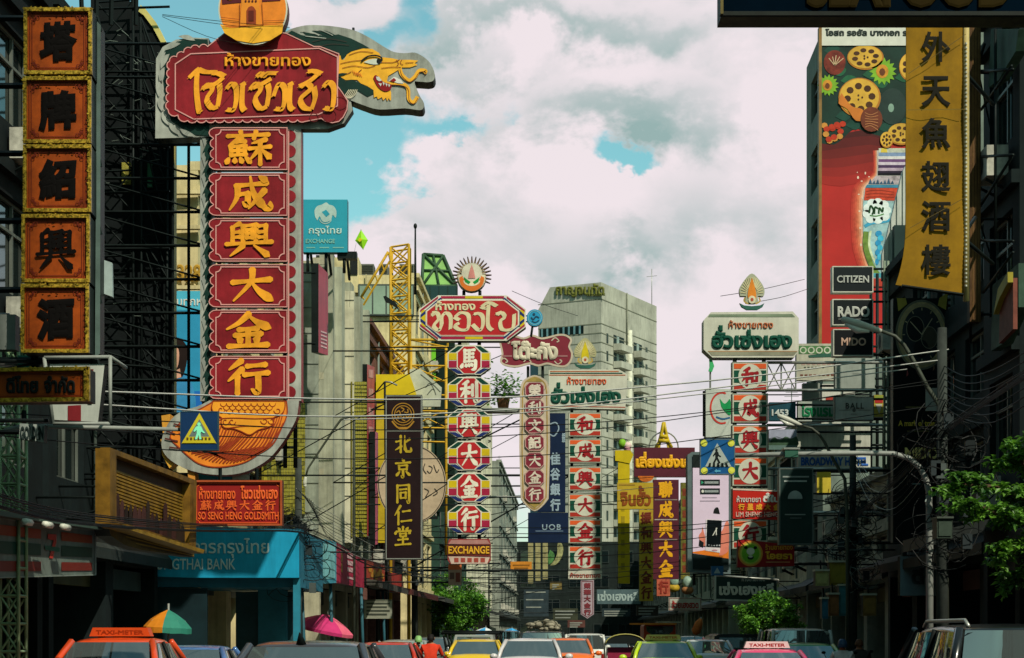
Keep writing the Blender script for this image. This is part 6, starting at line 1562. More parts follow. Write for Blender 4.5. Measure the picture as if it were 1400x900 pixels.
# ---- right side: watch signs, billboard, banner
def right_signs():
    WB = M('#b9bdb1', .45, .18, 1, streak=.2); FRM = M('#c2c3b4', .5, .2)
    f = front(53)
    T = root_at('watch_sign', 'rack of three black watch shop signs with pale rims in front of the red billboard', 'shop sign', f, 1166, 486)
    for (x0, y0, x1, y1, t, c, tr, bold) in ((1138,364,1194,400,'CITIZEN','#1c2224',(1144,377,1188,387),.03), (1138,409,1194,445,'RADO','#1a1f21',(1145,419,1189,434),.045), (1139,450,1194,487,'MIDO','#17191b',(1150,462,1184,473),.03)):
        p = panel(T, 'board', f, rect(x0,y0,x1,y1), .35, M(c, .4, .1), FRM)
        mb = MB(); f.line(mb, rect(x0+.7,y0+.7,x1-.7,y1-.7), 1.4, FRM, .01, True); letters(mb, f, t, tr, M('#c3a18c' if t == 'MIDO' else '#b9bcb4', .45), .012, bold)
        if t == 'RADO': f.poly(mb, rect(1146,436,1188,437), M('#7c807c', .5), .012)
        mb.build('lettering', p)
    m = MB()
    for y in (366, 397, 411, 442, 453, 484): q = f.pt(1194, y, -.2); m.tube(q, Vector((10.6+SL*53.2, 53.2, q.z)), .035, STEEL, 4)
    for x in (1211, 1216): m.tube(f.pt(x,355,-.2), f.pt(x,640,-.2), .04, M('#7d8a78', .5, .3), 5)
    for i in range(18): m.tube(f.pt(1211,360+i*15,-.2), f.pt(1216,367+i*15,-.2), .02, GALV, 4)
    m.build('lattice', T)
    def bd(lab, D, P, col, fn=None, X0=10.7, name='shop_sign', th=.3, streak=.2):
        f = front(D); xs = [a for a, b in P]; ys = [b for a, b in P]
        T = root_at(name, lab, 'shop sign', f, (min(xs)+max(xs))/2, max(ys))
        p = panel(T, 'board', f, P, th, M(col, .5, .18, 1, streak=streak), M('#59615a', .5))
        if fn: mb = MB(); fn(mb, f); mb.build('lettering', p)
        q = f.pt(max(xs)-1, min(ys)+3, -.15); m = MB()
        for y in (min(ys)+3, max(ys)-3): q = f.pt(max(xs)-1, y, -.15); m.tube(q, Vector((X0+SL*q.y, q.y, q.z)), .04, STEEL, 5)
        m.build('bracket', T)
        return T, f
    def n1(m, f):
        f.poly(m, rect(1092,473,1140,484), M('#4f7a4a', .5, .3, 4), .01); 
        for i in range(4): f.line(m, ell(1098+i*11,479,4,4,12), 1.6, M('#c6c8b4', .5), .016, True)
        f.poly(m, [(1105,486),(1130,483),(1140,485),(1140,488),(1106,489)], M('#2f5a4a', .5), .013)
        for i in range(9): f.poly(m, rect(1096+i*7,494,1101+i*7,499), M('#c0a094', .5), .01)
        for i in range(6): f.poly(m, rect(1099+i*5,501.5,1102+i*5,503.2), M('#5a5f54', .5), .01)
        for i in range(9): f.poly(m, rect(1094+i*6,512,1098+i*6,514), M('#7a4a3c', .5), .01)
    bd('faded white sign with green and pink lettering, top of the board cluster', 60, rect(1089,470,1142,520), '#b9b7a4', n1)
    bd('plain grey glass sign below the black watch signs', 58, rect(1142,490,1196,531), '#9aa39a', lambda m, f: [f.poly(m, rect(1166,510,1190,511.4), M('#848c84', .5), .01)])
    bd('small blank grey panel between the faded white sign and the hotel sign', 61, rect(1098,524,1121,551), '#8a928a')
    bd('small bright white panel with a red strip next to the blank grey panel', 62, rect(1124,525,1150,548), '#d3d2c6', lambda m, f: [f.poly(m, rect(1129,543,1142,547), M('#b03c30', .5), .01)])
    bd('little white panel beneath the plain grey glass sign', 62.4, rect(1153,531,1169,542), '#cfd0c4')
    bd('narrow yellow and red printed sign beside the grey jeweller board', 57, rect(1195,540,1208,570), '#b9a84a', lambda m, f: [f.poly(m, rect(1196,546,1207,551), M('#b0302a', .5), .01), f.poly(m, [(1197,553),(1206,553),(1202,566)], M('#c9ccc0', .5), .01), f.poly(m, rect(1196,541,1207,545), M('#8a9a3c', .5), .012)])
    bd('white sign with bold green Thai lettering', 59, rect(1091,549,1142,576), '#a9b3a9', lambda m, f: [letters(m, f, 'โรงแรม', (1095,552,1141,570), M('#157a4c', .45), .012, .045)])
    def ball(m, f):
        letters(m, f, 'BALL', (1156,551,1181,559), M('#4a4842', .5), .012, .02, gap=.12); f.poly(m, rect(1147,560.5,1162,561.3), M('#8a8880', .5), .01); f.poly(m, rect(1173,560.5,1190,561.3), M('#8a8880', .5), .01); f.poly(m, ell(1167.5,561,2.4,2.6,10), M('#6d6a62', .5), .01); f.poly(m, rect(1163,566,1172,566.9), M('#8a8880', .5), .01); f.line(m, rect(1141.5,542.5,1194.5,574.5), .9, M('#4a4f48', .5), .01, True)
    bd('grey jeweller board with thin dark capitals over the hotel sign', 56, rect(1141,542,1195,575), '#c6c8be', ball)
    bd('dark teal sign with white digits left of the green Thai lettering', 58, rect(1052,550,1088,575), '#1c4a58', lambda m, f: [letters(m, f, '1453', (1055,560,1078,569), M('#c3ccc8', .45), .012, .04)])
    bd('thin white strip light panel above the long blank board', 61.5, rect(1123,577,1150,582), '#c6c8bc')
    bd('long blank weathered grey board', 59.5, rect(1090,583,1190,611), '#bfc3b4', None, streak=.45)
    def land(m, f):
        f.poly(m, [(1051,588),(1051,600),(1062,597),(1075,601),(1089,598),(1089,588)], M('#9aa0b4', .5, .2, 2), .01); f.poly(m, curve([(1051,606),(1058,598),(1066,602),(1074,597),(1082,600),(1089,597),(1089,612),(1051,612)], 3), M('#3f5a44', .5, .4, 3), .014); f.poly(m, rect(1051,609,1089,615), M('#5f7a74', .5), .016)
    bd('landscape picture sign beside the green and white column', 57.5, rect(1051,587,1089,615), '#8f96a6', land)
    bd('pale sign with tall blue capital letters behind the lamp arm', 60.5, rect(1091,616,1190,642), '#cdd3c8', lambda m, f: [letters(m, f, 'BROADWAY HOTEL', (1095,625,1187,637), M('#2f62b0', .45), .012, .05)])
    bd('small yellow sign peeping out behind the dark poster box', 63, rect(1117,642,1136,676), '#c9b53c')
    def dk(m, f):
        f.line(m, rect(1066,641,1111,744), 1.8, M('#5a6460', .5), .01, True); f.poly(m, rect(1070,651,1106,653), M('#8a9490', .5), .012); f.poly(m, rect(1072,657,1103,659), M('#a9b3ae', .5), .012)
        f.poly(m, ell(1087,682,10,11,20,0,math.pi), M('#a3adaa', .5), .014); f.poly(m, rect(1078,682,1096,682.8), M('#5f6f6c', .5), .016); f.poly(m, rect(1073,703,1101,704.4), M('#8a9490', .5), .012); f.poly(m, rect(1080,708,1096,709), M('#6d7774', .5), .012)
    bd('dark poster box with a pale dome shape over a few white lines', 50, rect(1065,640,1112,745), '#1d3532', dk, X0=10.2)
    # red drink billboard
    f = front(71.8)
    T = root_at('billboard', 'huge red drink billboard with lotus root slices, leaves and a bottle', 'billboard', f, 1180, 480)
    p = panel(T, 'sheet', f, rect(1121.5,37,1262,482), .15, M('#b02a26', .5, .12, .5), M('#4a544e', .5))
    t_ = panel(T, 'title_strip', f, rect(1121.5,38,1262,63), .04, M('#cfd0c4', .5, .1), STEEL, lift=.05)
    mb = MB(); letters(mb, f, 'โอสถ รอยัล บางกอก ร', (1128,40,1240,50), M('#26302c', .5), .06, .05); mb.build('lettering', t_)
    def food(m):
        GR = M('#12332a', .5, .4, .5); LG = M('#7cae2c', .5, .25, 1); LO = M('#d3a53c', .5, .2, 1); HO = M('#4a2c14', .5)
        f.poly(m, curve([(1122,63),(1262,63),(1262,190),(1246,182),(1232,172),(1212,184),(1202,186),(1182,180),(1168,176),(1152,190),(1140,198),(1122,196)], 2), GR, .01)
        def star(x, y, r, n=15):
            f.poly(m, [(x+(r if k % 2 else r*.72)*math.cos(k*math.pi/n), y-(r if k % 2 else r*.72)*math.sin(k*math.pi/n)) for k in range(2*n)], LG, .03); f.poly(m, ell(x-1,y,r*.45,r*.5,12), M('#c98a2c', .5, .3, 3), .036); f.poly(m, ell(x-1,y+1,r*.22,r*.28,8), M('#6d3c1c', .5), .04)
        def lotus(x, y, rx, ry, a0=0, lift=.03):
            f.poly(m, ell(x,y,rx,ry,30), M('#b5762a', .5, .2, 1), lift); f.poly(m, ell(x-.5,y-.8,rx*.93,ry*.92,30), LO, lift+.006)
            for k in range(8):
                t = k*math.pi/4+a0; f.poly(m, ell(x+rx*.58*math.cos(t), y-ry*.58*math.sin(t), rx*.17, ry*.17, 9), HO, lift+.012)
            for k in range(3): f.poly(m, ell(x+rx*.12*math.cos(k*2.1), y-ry*.12*math.sin(k*2.1), 1.4, 1.6, 7), HO, lift+.012)
        for k in range(14): 
            x, y = 1126+(k*37) % 118, 70+(k*53) % 110; f.poly(m, curve([(x,y),(x+10,y-8),(x+22,y-4),(x+14,y+6),(x,y)], 3)[:-1], M('#1d5a3c' if k % 2 else '#16463a', .5, .3, 1), .014+k*.0008)
        f.poly(m, ell(1141,86,15,17,20), M('#7a2f22', .5, .5, 2), .028)
        for k in range(5): f.stroke(m, [(1141,90),(1133+k*5,76+abs(k-2)*2)], 1, M('#c9b08a', .5), .034)
        star(1207, 98, 19); star(1132, 117, 15); lotus(1183, 79, 25, 17, .2); lotus(1246, 92, 17, 20, .4)
        lotus(1175, 134, 29, 27, .1, .045)
        f.poly(m, curve([(1150,128),(1146,142),(1158,150),(1170,166),(1184,162),(1178,150),(1164,146),(1150,128)], 3)[:-1], M('#c9762c', .5, .2, 1), .07)
        f.poly(m, ell(1220,146,19,25,24), M('#1c2f28', .3, .3, 1, spec=.5), .03); f.poly(m, ell(1218,148,4,6,12), M('#7d9a8a', .5), .036)
        f.poly(m, ell(1191,164,15,17,20), M('#6d3420', .5, .3, 2), .08)
        for k in range(6): f.stroke(m, curve([(1182,155+k*4),(1190,158+k*3),(1200,154+k*5)]), 1.0, M('#b5764a', .5), .088)
        for k in range(14): f.poly(m, ell(1127+(k*11) % 26, 172+(k*7) % 24-(k*3) % 9, 4.5, 4, 8), M('#b5341c' if k % 3 else '#c98a3c', .5, .2, 2), .03+k*.001)
        lotus(1232, 184, 19, 15, .3, .05); lotus(1212, 192, 9, 11, .8, .06)
        for k in range(6): f.poly(m, curve([(1122,196+k*11),(1150,190+k*13),(1190,186+k*12),(1215,192+k*9),(1215,180),(1190,176),(1150,184),(1122,190)], 2), M(('#4a1818','#5c1a1a','#6d1e1c','#7f211e','#902420','#9f2722')[k], .5, .12, .5), .0095-.0006*k)
        # bottle
        base_ = [(1199,206),(1199,236),(1196,244),(1184,254),(1180,270),(1179,300),(1181,335),(1185,352),(1191,372),(1194,392)]
        for k, c in enumerate(('#b5382c','#bd4534','#c6573f','#d0704f','#d98f6d','#e0b095')):
            o = 16-k*2.7; f.poly(m, curve([(x-o*(1 if y > 240 else .35), y) for x, y in base_], 3)+[(1262,392),(1262,206)], M(c, .5, .25, 2.5), .0105+.0008*k)
        f.poly(m, curve(base_, 3)+[(1262,392),(1262,206)], M('#b9b4b0', .4, .2, 1.5), .02)
        for y0, y1, c in ((203,209,'#c3c7b4'),(209,214,'#7f95b8'),(214,218,'#d6d3d3'),(218,222,'#6d4a78'),(222,226,'#c9bccb'),(226,230,'#4a3458'),(230,234,'#b5a0b4'),(234,237,'#2a1f33'),(237,240,'#15121c')): f.poly(m, rect(1200+(y0 % 3)*.6,y0,1262,y1), M(c, .4, .25, 3), .026+.0001*y0-.02)
        f.poly(m, [(1204,209),(1213,209),(1212,203),(1205,203)], M('#d9c04a', .4, .2), .031)
        f.poly(m, [(1197,241),(1262,241),(1262,252),(1188,252)], M('#b0a4aa', .4, .4, 5), .027)
        for k in range(7): f.poly(m, [(1187+k*5,252),(1190+k*5,244+(k*3) % 5),(1192+k*5,252)], M('#3a5a78', .4, .3, 3), .03)
        f.poly(m, [(1185,253),(1262,253),(1262,257),(1183,257)], M('#3f84a3', .4, .2), .032); f.poly(m, [(1183,257.5),(1262,257.5),(1262,275),(1181,274)], M('#c4452c', .45, .3, 3), .031)
        for k in range(3): f.stroke(m, curve([(1184,262+k*4),(1200,260.5+k*4.5),(1222,263+k*3.6)]), .8, M('#8a2a1c', .5), .036)
        f.poly(m, [(1180,275),(1262,276),(1262,392),(1194,392),(1186,352),(1180,320)], M('#9cc0c4', .45, .3, 2), .0325)
        for (x, y, r_) in ((1186,285,6),(1192,279,7),(1200,278,7),(1208,281,7),(1212,288,6),(1209,296,7),(1200,300,7),(1190,299,7),(1185,293,6),(1198,289,11)): f.poly(m, ell(x,y,r_,r_*.95,14), M('#dbe6e4', .45, .15, 4), .04+.0004*r_)
        for s_ in ([(1188,292),(1190,282),(1194,288),(1192,294)], [(1195,293),(1196,284),(1200,286)], [(1201,293),(1202,285),(1206,290),(1207,284)]): f.stroke(m, curve(s_), 2.6, M('#1d4a26', .45), .05)
        f.stroke(m, curve([(1189,295),(1198,296),(1208,293)]), 1.4, M('#3f8a2c', .45), .052)
        f.stroke(m, curve([(1182,310),(1192,305),(1204,304),(1222,300)]), 4.5, M('#3f9fc4', .45, .2, 3), .042)
        f.stroke(m, curve([(1184,317),(1183,335),(1187,352),(1193,366),(1200,376)]), 7, M('#6d8a3c', .45, .3, 4), .044); f.stroke(m, curve([(1190,316),(1188,334),(1192,350),(1198,362)]), 3, M('#c9d6b0', .45, .3, 4), .045)
        for k in range(7): f.poly(m, ell(1201+(k % 2)*3-k*.4, 320+k*6.4, 4.6-k*.3, 4.4, 9), M('#3fb0d3' if k % 2 else '#2f8fc0', .45, .2, 5), .047+.0005*k)
        f.poly(m, [(1192,374),(1262,374),(1262,380),(1194,379)], M('#4fa3b4', .45, .2, 3), .05); f.poly(m, [(1193,381),(1262,381),(1262,392),(1194,392)], M('#b53c2c', .45, .2, 3), .05)
        for k in range(26): x, y = 1172+(k*17) % 26, 236+(k*29) % 110; f.poly(m, ell(x, y, .7+(k % 3)*.4, .9+(k % 4)*.4, 6), M('#e3c9b5', .5), .0165)
    art(T, food, 'picture', p)
    ed = MB()
    f.prism(ed, [(1119,38),(1119,482),(1123,482),(1123,38)], -.2, .1, M('#8a6a3c', .5, .3)); ed.build('frame', T)
    # slanted white corrugated gable between the billboard and the banner
    f = front(54)
    T = root_at('corrugated_wall', 'white corrugated sheet wall with a sloping edge between billboard and yellow banner', 'wall', f, 1226, 480)
    P = [(1238,226),(1206,356),(1206,372),(1246,372),(1246,226)]
    m = MB()
    for i in range(10):
        x0 = 1206+i*4; 
        yt = max(226, 356-(x0+2-1206)*4.06); m.prism([f.pt(x0,yt,.05*(i % 2)), f.pt(x0,372,.05*(i % 2)), f.pt(x0+4,372,.05*(i % 2)), f.pt(x0+4,max(226,yt-16),.05*(i % 2))], (0,.2,0), M('#b9bdb4', .5, .15, 1, streak=.2))
    m.build('sheet', T)
    m = MB(); f.prism(m, rect(1211,372,1216,470), -.2, 0, M('#a9a878', .6, .2)); f.prism(m, rect(1219,312,1240,400), .1, .4, M('#1b3230', .6, .2)); f.prism(m, rect(1216,400,1238,480), -.3, 0, M('#3d4a44', .7, .3)); m.build('post', T)
    # yellow banner
    f = front(31)
    T = root_at('banner', 'long yellow cloth banner with five dark Chinese characters and a flared foot', 'banner', f, 1280, 402)
    YB = M('#8f6a0e', .8, .2, 1.5, streak=.12)
    m = MB(); L_, R_ = [], []; n = 28
    for i in range(n+1):
        t = i/n; y = 20+t*370
        xl = 1238.5 - (0 if t < .78 else (t-.78)**2*300) ; xr = 1319 - max(0, t-.9)*8
        yl = y; yr = y + (12 if t > .97 else 0)*1
        row = [f.pt(xl+(xr-xl)*k/8, yl+(yr-yl)*k/8, .022*math.sin(k*1.1+t*7)+.012*math.sin(t*21+k*.4)) for k in range(9)]
        L_.append(row)
    vs = [p for r in L_ for p in r]; m.raw(vs, [(i*9+k, i*9+k+1, (i+1)*9+k+1, (i+1)*9+k) for i in range(n) for k in range(8)], YB, True)
    m.raw([p+Vector((0,.03,0)) for p in vs], [(i*9+k, (i+1)*9+k, (i+1)*9+k+1, i*9+k+1) for i in range(n) for k in range(8)], YB, True)
    cl = m.build('cloth', T)
    mb = MB()
    for ch, y in zip('外天魚翅酒樓', (44,105,162,221,275,335)): letters(mb, f, ch, (1259,y,1299,y+42), M('#1c1a12', .7, spec=.1), .035, .022, depth=.005)
    f.stroke(mb, [(1240,104),(1318,50)], .8, M('#5a4a1c', .6), .12); f.stroke(mb, [(1242,314),(1318,272)], .8, M('#5a4a1c', .6), .12); f.stroke(mb, [(1239,153),(1318,152)], 1.0, M('#6d5a1c', .6), .11)
    mb.build('lettering', cl)
    m = MB(); m.tube(f.pt(1321,-60), f.pt(1321,412), .055, M('#b9a56a', .5, .3), 6)
    for i in range(60): m.tube(f.pt(1319.5,60+i*5.6,.06), f.pt(1319.5,62.4+i*5.6,.06), .02, M('#c9c8b4', .5), 4)
    m.tube(f.pt(1238,19,.0), f.pt(1322,19,.0), .05, STEEL, 5); m.tube(f.pt(1321,99,-.05), f.pt(1400,96,-2), .04, STEEL, 5); m.tube(f.pt(1321,328,-.05), f.pt(1400,328,-2), .04, STEEL, 5); m.tube(f.pt(1321,318,-.05), f.pt(1364,270,-1.5), .035, STEEL, 5); m.tube(f.pt(1232,392,.05), f.pt(1316,404,.05), .03, STEEL, 4)
    m.build('pole', T)
    # watch advert
    f = front(46)
    T = root_at('watch_advert', 'black vertical advert with a big dim watch and golden capitals beneath the yellow banner', 'billboard', f, 1258, 700)
    BKK = M('#0b1011', .45, .2, .8); p = panel(T, 'board', f, rect(1221,408,1294,742), .3, BKK, M('#3f4a45', .5))
    def wa(m):
        BZ = M('#a8966a', .4, .3, 3); BZ2 = M('#6a6858', .4, .2)
        f.poly(m, ell(1260,458,36,48,36), BZ2, .012); f.poly(m, ell(1260,458,33,45,36), BZ, .018); f.poly(m, ell(1260,458,27,38,36), M('#2b3134', .4, .2), .024); f.line(m, ell(1260,458,29.5,41,36), 1.0, M('#9a9078', .4), .024, True)
        f.poly(m, ell(1251,450,12,17,20), M('#171b1d', .4), .03); f.poly(m, ell(1270,462,11,15,20), M('#4a463a', .4), .03); f.poly(m, ell(1259,477,10,12,20), M('#191d1f', .4), .034); f.line(m, ell(1251,450,12,17,20), .8, M('#8a8470', .4), .034, True); f.line(m, ell(1270,462,11,15,20), .8, M('#8a8470', .4), .036, True)
        for k in range(12): 
            t = k*math.pi/6; f.stroke(m, [(1260+23*math.cos(t),458-33*math.sin(t)),(1260+26.5*math.cos(t),458-37*math.sin(t))], 1.4, M('#a89a78', .4), .036)
        f.stroke(m, [(1260,458),(1244,440)], 1.2, M('#b5a988', .4), .04); f.stroke(m, [(1260,458),(1274,436)], 1.2, M('#b5a988', .4), .041)
        for P in ([(1226,408),(1238,408),(1240,416),(1228,426)], [(1296,400),(1284,408),(1282,418),(1293,424)]): f.poly(m, P, M('#9a8c3c', .4), .016)
        f.poly(m, [(1240,504),(1242,512),(1239,516)], M('#9a4a4a', .5), .016); f.poly(m, [(1276,496),(1278,504),(1275,508)], M('#7a5a44', .5), .016)
        letters(m, f, 'A mark of true', (1228,575,1278,583), M('#e0c04a', .45), .014, .03); f.poly(m, rect(1238,556,1268,558), M('#6d6438', .5), .012); f.poly(m, rect(1240,589,1270,590.4), M('#6d6438', .5), .012)
        letters(m, f, 'MIDO', (1237,612,1283,628), M('#ffe28a', .4), .014, .04); f.poly(m, rect(1243,636,1258,637.4), M('#8a7434', .5), .012); f.poly(m, rect(1246,661,1258,662.4), M('#8a9a94', .5), .012)
    art(T, wa, 'artwork', p)
    q = panel(T, 'upper_board', f, rect(1293,400,1313,480), .2, M('#2b322f', .6, .3), STEEL, lift=-.1); m = MB()
    for i in range(9): f.prism(m, rect(1297,404+i*8,1312,408+i*8), -.1, .0, M('#7d8480', .5, .2))
    m.build('louvres', T); brackets(T, 46, 1290, (420, 560, 720), 9.9)
    f = front(47)
    T = root_at('louvre_screen', 'grey metal louvre screen low on the dark shophouse under the watch advert', 'screen', f, 1250, 762)
    m = MB()
    for i in range(13): f.prism(m, rect(1236+max(0, 10-i)*.8,679+i*6.4,1268,682.6+i*6.4), .35, .42, M('#8d979c', .45, .2))
    f.prism(m, rect(1232,676,1270,764), .0, .2, M('#2f3836', .6, .2)); m.build('louvres', T); brackets(T, 47, 1266, (680, 760), 9.9)
    T = root_at('shop_sign', 'dim bluish white sign with blurred dark letters under the louvre screen', 'shop sign', f, 1262, 815)
    p = panel(T, 'board', f, rect(1225,762,1301,815), .3, M('#7f9296', .5, .15), STEEL, lift=.5); mb = MB(); letters(mb, f, 'ดี', (1240,778,1257,800), M('#4a5a5e', .5), .51, .05); letters(mb, f, 'ร', (1278,782,1288,800), M('#4a5a5e', .5), .51, .04); mb.build('lettering', p); brackets(T, 47, 1298, (770, 808), 9.9)
    # seafood sign overhead
    f = front(16)
    T = root_at('seafood_sign', 'dark navy overhead sign with dim gold capital letters cut by the top edge', 'restaurant sign', f, 1200, 38)
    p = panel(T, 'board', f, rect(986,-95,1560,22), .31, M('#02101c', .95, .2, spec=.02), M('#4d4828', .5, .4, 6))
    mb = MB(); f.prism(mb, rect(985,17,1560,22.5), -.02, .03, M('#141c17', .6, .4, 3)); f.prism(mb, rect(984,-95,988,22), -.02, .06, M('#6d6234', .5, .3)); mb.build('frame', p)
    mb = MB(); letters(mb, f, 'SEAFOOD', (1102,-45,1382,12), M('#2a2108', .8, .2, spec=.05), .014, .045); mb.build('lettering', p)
    m = MB()
    for x in (1120, 1350): m.tube(f.pt(x,-95,-.2), f.pt(x,-150,-.2), .05, STEEL, 5); m.tube(f.pt(x,-60,-.3), Vector((8.7+SL*16.5, 16.5, f.pt(x,-60).z)), .05, STEEL, 5)
    m.build('bracket', T)
    # dark frames and panels on the near right building
    f = side(8.4)
    T = root_at('balcony_screen', 'dark green slatted balcony screens with diagonal braces on the building at the right edge', 'screen', f, 1370, 470)
    m = MB(); GNP = M('#3a5444', .7, .35, 1.5, streak=.3)
    f.prism(m, [(1362,40),(1358,120),(1372,110),(1396,70),(1400,40)], -.1, .1, GNP); m.build('panel', T); m = MB(); f.prism(m, [(1364,390),(1362,480),(1378,470),(1400,420),(1400,360)], -.1, .1, GNP); m.build('panel', T); m = MB(); f.prism(m, [(1382,395),(1380,470),(1400,450),(1400,380)], .12, .2, M('#7a4438', .7, .3, 2)); f.prism(m, [(1380,430),(1386,395),(1400,372),(1400,386),(1388,408)], .2, .3, M('#a89a34', .6, .3))
    m.build('panel', T)
    m = MB()
    for a, b in (((1340,60),(1340,470)),((1375,40),(1375,330)),((1355,150),(1398,90)),((1335,310),(1398,215)),((1340,98),(1400,95)),((1340,215),(1400,212)),((1340,328),(1400,330)),((1358,400),(1400,345)),((1345,110),(1360,60))): m.tube(f.pt(*a, .2), f.pt(*b, .2), .03, STEEL, 5)
    m.build('brace', T)
    f = front(35)
    T = root_at('timber_post_board', 'narrow brown timber board standing right of the yellow banner pole', 'board', f, 1333, 440)
    p = panel(T, 'board', f, rect(1326,38,1341,440), .2, M('#5a3f22', .7, .4, 2), M('#3a2a18', .7)); art(T, lambda m: [f.poly(m, rect(1329.5+i*4,38,1330.6+i*4,440), M('#7a5a30', .7, .4, 3), .01) for i in range(3)], 'grain', p); brackets(T, 35, 1338, (100, 300, 430), 8.8)
right_signs()

# ================================================================== poles, lamps, traffic arms
def ground_at(px, D): return Vector(((px-CX)/F*D, D, .14))
CP = M('#3c423e', .85, .3, 2, streak=.3)
def utility_pole(px, D, H, label, tangle=1.0, arms=3):
    b = ground_at(px, D); T = thing('utility_pole', label, 'utility pole', tuple(b))
    m = MB(); m.path([b, b+Vector((0,0,H))], .15, CP, 8, [.13, .09]); m.build('shaft', T)
    for k in range(arms):
        z = H-.4-k*.75; m = MB(); m.box(tuple(b+Vector((-1.1,-.17,z-.06))), tuple(b+Vector((1.1,-.11,z+.06))), STEEL); m.tube(b+Vector((-.6,-.14,z)), b+Vector((0,-.14,z-.5)), .02, STEEL, 4); m.tube(b+Vector((.6,-.14,z)), b+Vector((0,-.14,z-.5)), .02, STEEL, 4)
        a = m.build('crossarm', T)
        for x in (-1, -.5, .5, 1):
            i = MB(); c = b+Vector((x,-.14,z+.06)); i.path([c, c+Vector((0,0,.08)), c+Vector((0,0,.16)), c+Vector((0,0,.22))], .05, M('#8f8a80', .3, .1), 7, [.03,.06,.035,.05]); i.build('insulator', a)
    if tangle:
        m = MB(); rr = random.Random(px)
        for i in range(int(46*tangle)):
            z = rr.uniform(H*.42, H*.8); c = b+Vector((rr.uniform(-.5,.5), -.25+rr.uniform(-.25,.2), z)); pts = []
            a0 = rr.random()*6.28; r = rr.uniform(.15,.55); el = rr.uniform(.3,1.2)
            for k in range(13): pts.append(c+Vector((r*math.cos(a0+k*.5), .15*math.sin(k*.9+a0), r*el*math.sin(a0+k*.5)-.02*k)))
            m.path(pts, rr.uniform(.007,.014), CABLE if rr.random() < .93 else M('#7f8a84', .5, .1), 4)
        for i in range(int(9*tangle)):
            z = rr.uniform(H*.4, H*.78); c = b+Vector((rr.uniform(-.45,.45), -.4, z)); m.box(tuple(c-Vector((.09,.05,.14))), tuple(c+Vector((.09,.05,.14))), M(rr.choice(['#1a2021','#2c3436','#4a5250']), .5, .2))
        m.build('cable_tangle', T)
    return T
utility_pole(408, 48.6, 6.3, 'concrete utility pole with a thick cable tangle in front of the blue bank fascia', 1.0, 0)
utility_pole(568, 86, 9.0, 'concrete utility pole with cables beside the black pharmacy sign', .8)
utility_pole(1166, 50, 7.1, 'concrete utility pole crowded with cables and boxes below the blue lettered hotel sign', 1.6, 0)
utility_pole(1288, 33, 7.2, 'concrete utility pole wrapped in cable coils in front of the black watch advert', .9, 0)
utility_pole(985, 120, 8.5, 'far concrete utility pole by the white sign with red letters', .8)
utility_pole(668, 168, 8.5, 'far concrete utility pole behind the left tree', .8)
for (x0, y0, x1, y1, D, col, lab) in ((1115,780,1133,801,48.5,'#a8a468','pale yellow meter box high on the right hand utility pole'), (1134,768,1158,800,49,'#8c7a2c','ochre meter cabinet in the middle of the box cluster'), (1133,812,1147,842,48.6,'#8a5a34','rusty brown box low in the box cluster'), (1147,800,1160,842,48.8,'#3f7a80','teal box beside the rusty brown box'), (1180,813,1198,842,48,'#8c6a34','ochre box hanging right of the utility pole'), (1124,818,1132,846,48.4,'#2f6a80','narrow blue pipe box at the foot of the cluster'), (1281,708,1302,736,31,'#39463c','dark green transformer box on the pole by the watch advert')):
    f = front(D); T = root_at('meter_box', lab, 'meter box', f, (x0+x1)/2, y1)
    p = panel(T, 'case', f, rect(x0,y0,x1,y1), .35, M(col, .6, .3, 3, streak=.2)); m = MB(); f.prism(m, [(x0-1,y0-1.5),(x0-1,y0+1),(x1+1,y0+1),(x1+1,y0-1.5)], -.38, .05, M('#b0b09a' if D > 40 else '#4a524a', .5, .2)); m.build('lid', T)
    m = MB(); f.prism(m, rect(x0+2,y0+5,x1-2,y1-3), 0, .02, M(col, .5, .2, 5)); m.tube(f.pt((x0+x1)/2, y0, -.2), f.pt((x0+x1)/2, y0-14, -.3), .025, CABLE, 5); m.build('door', T)

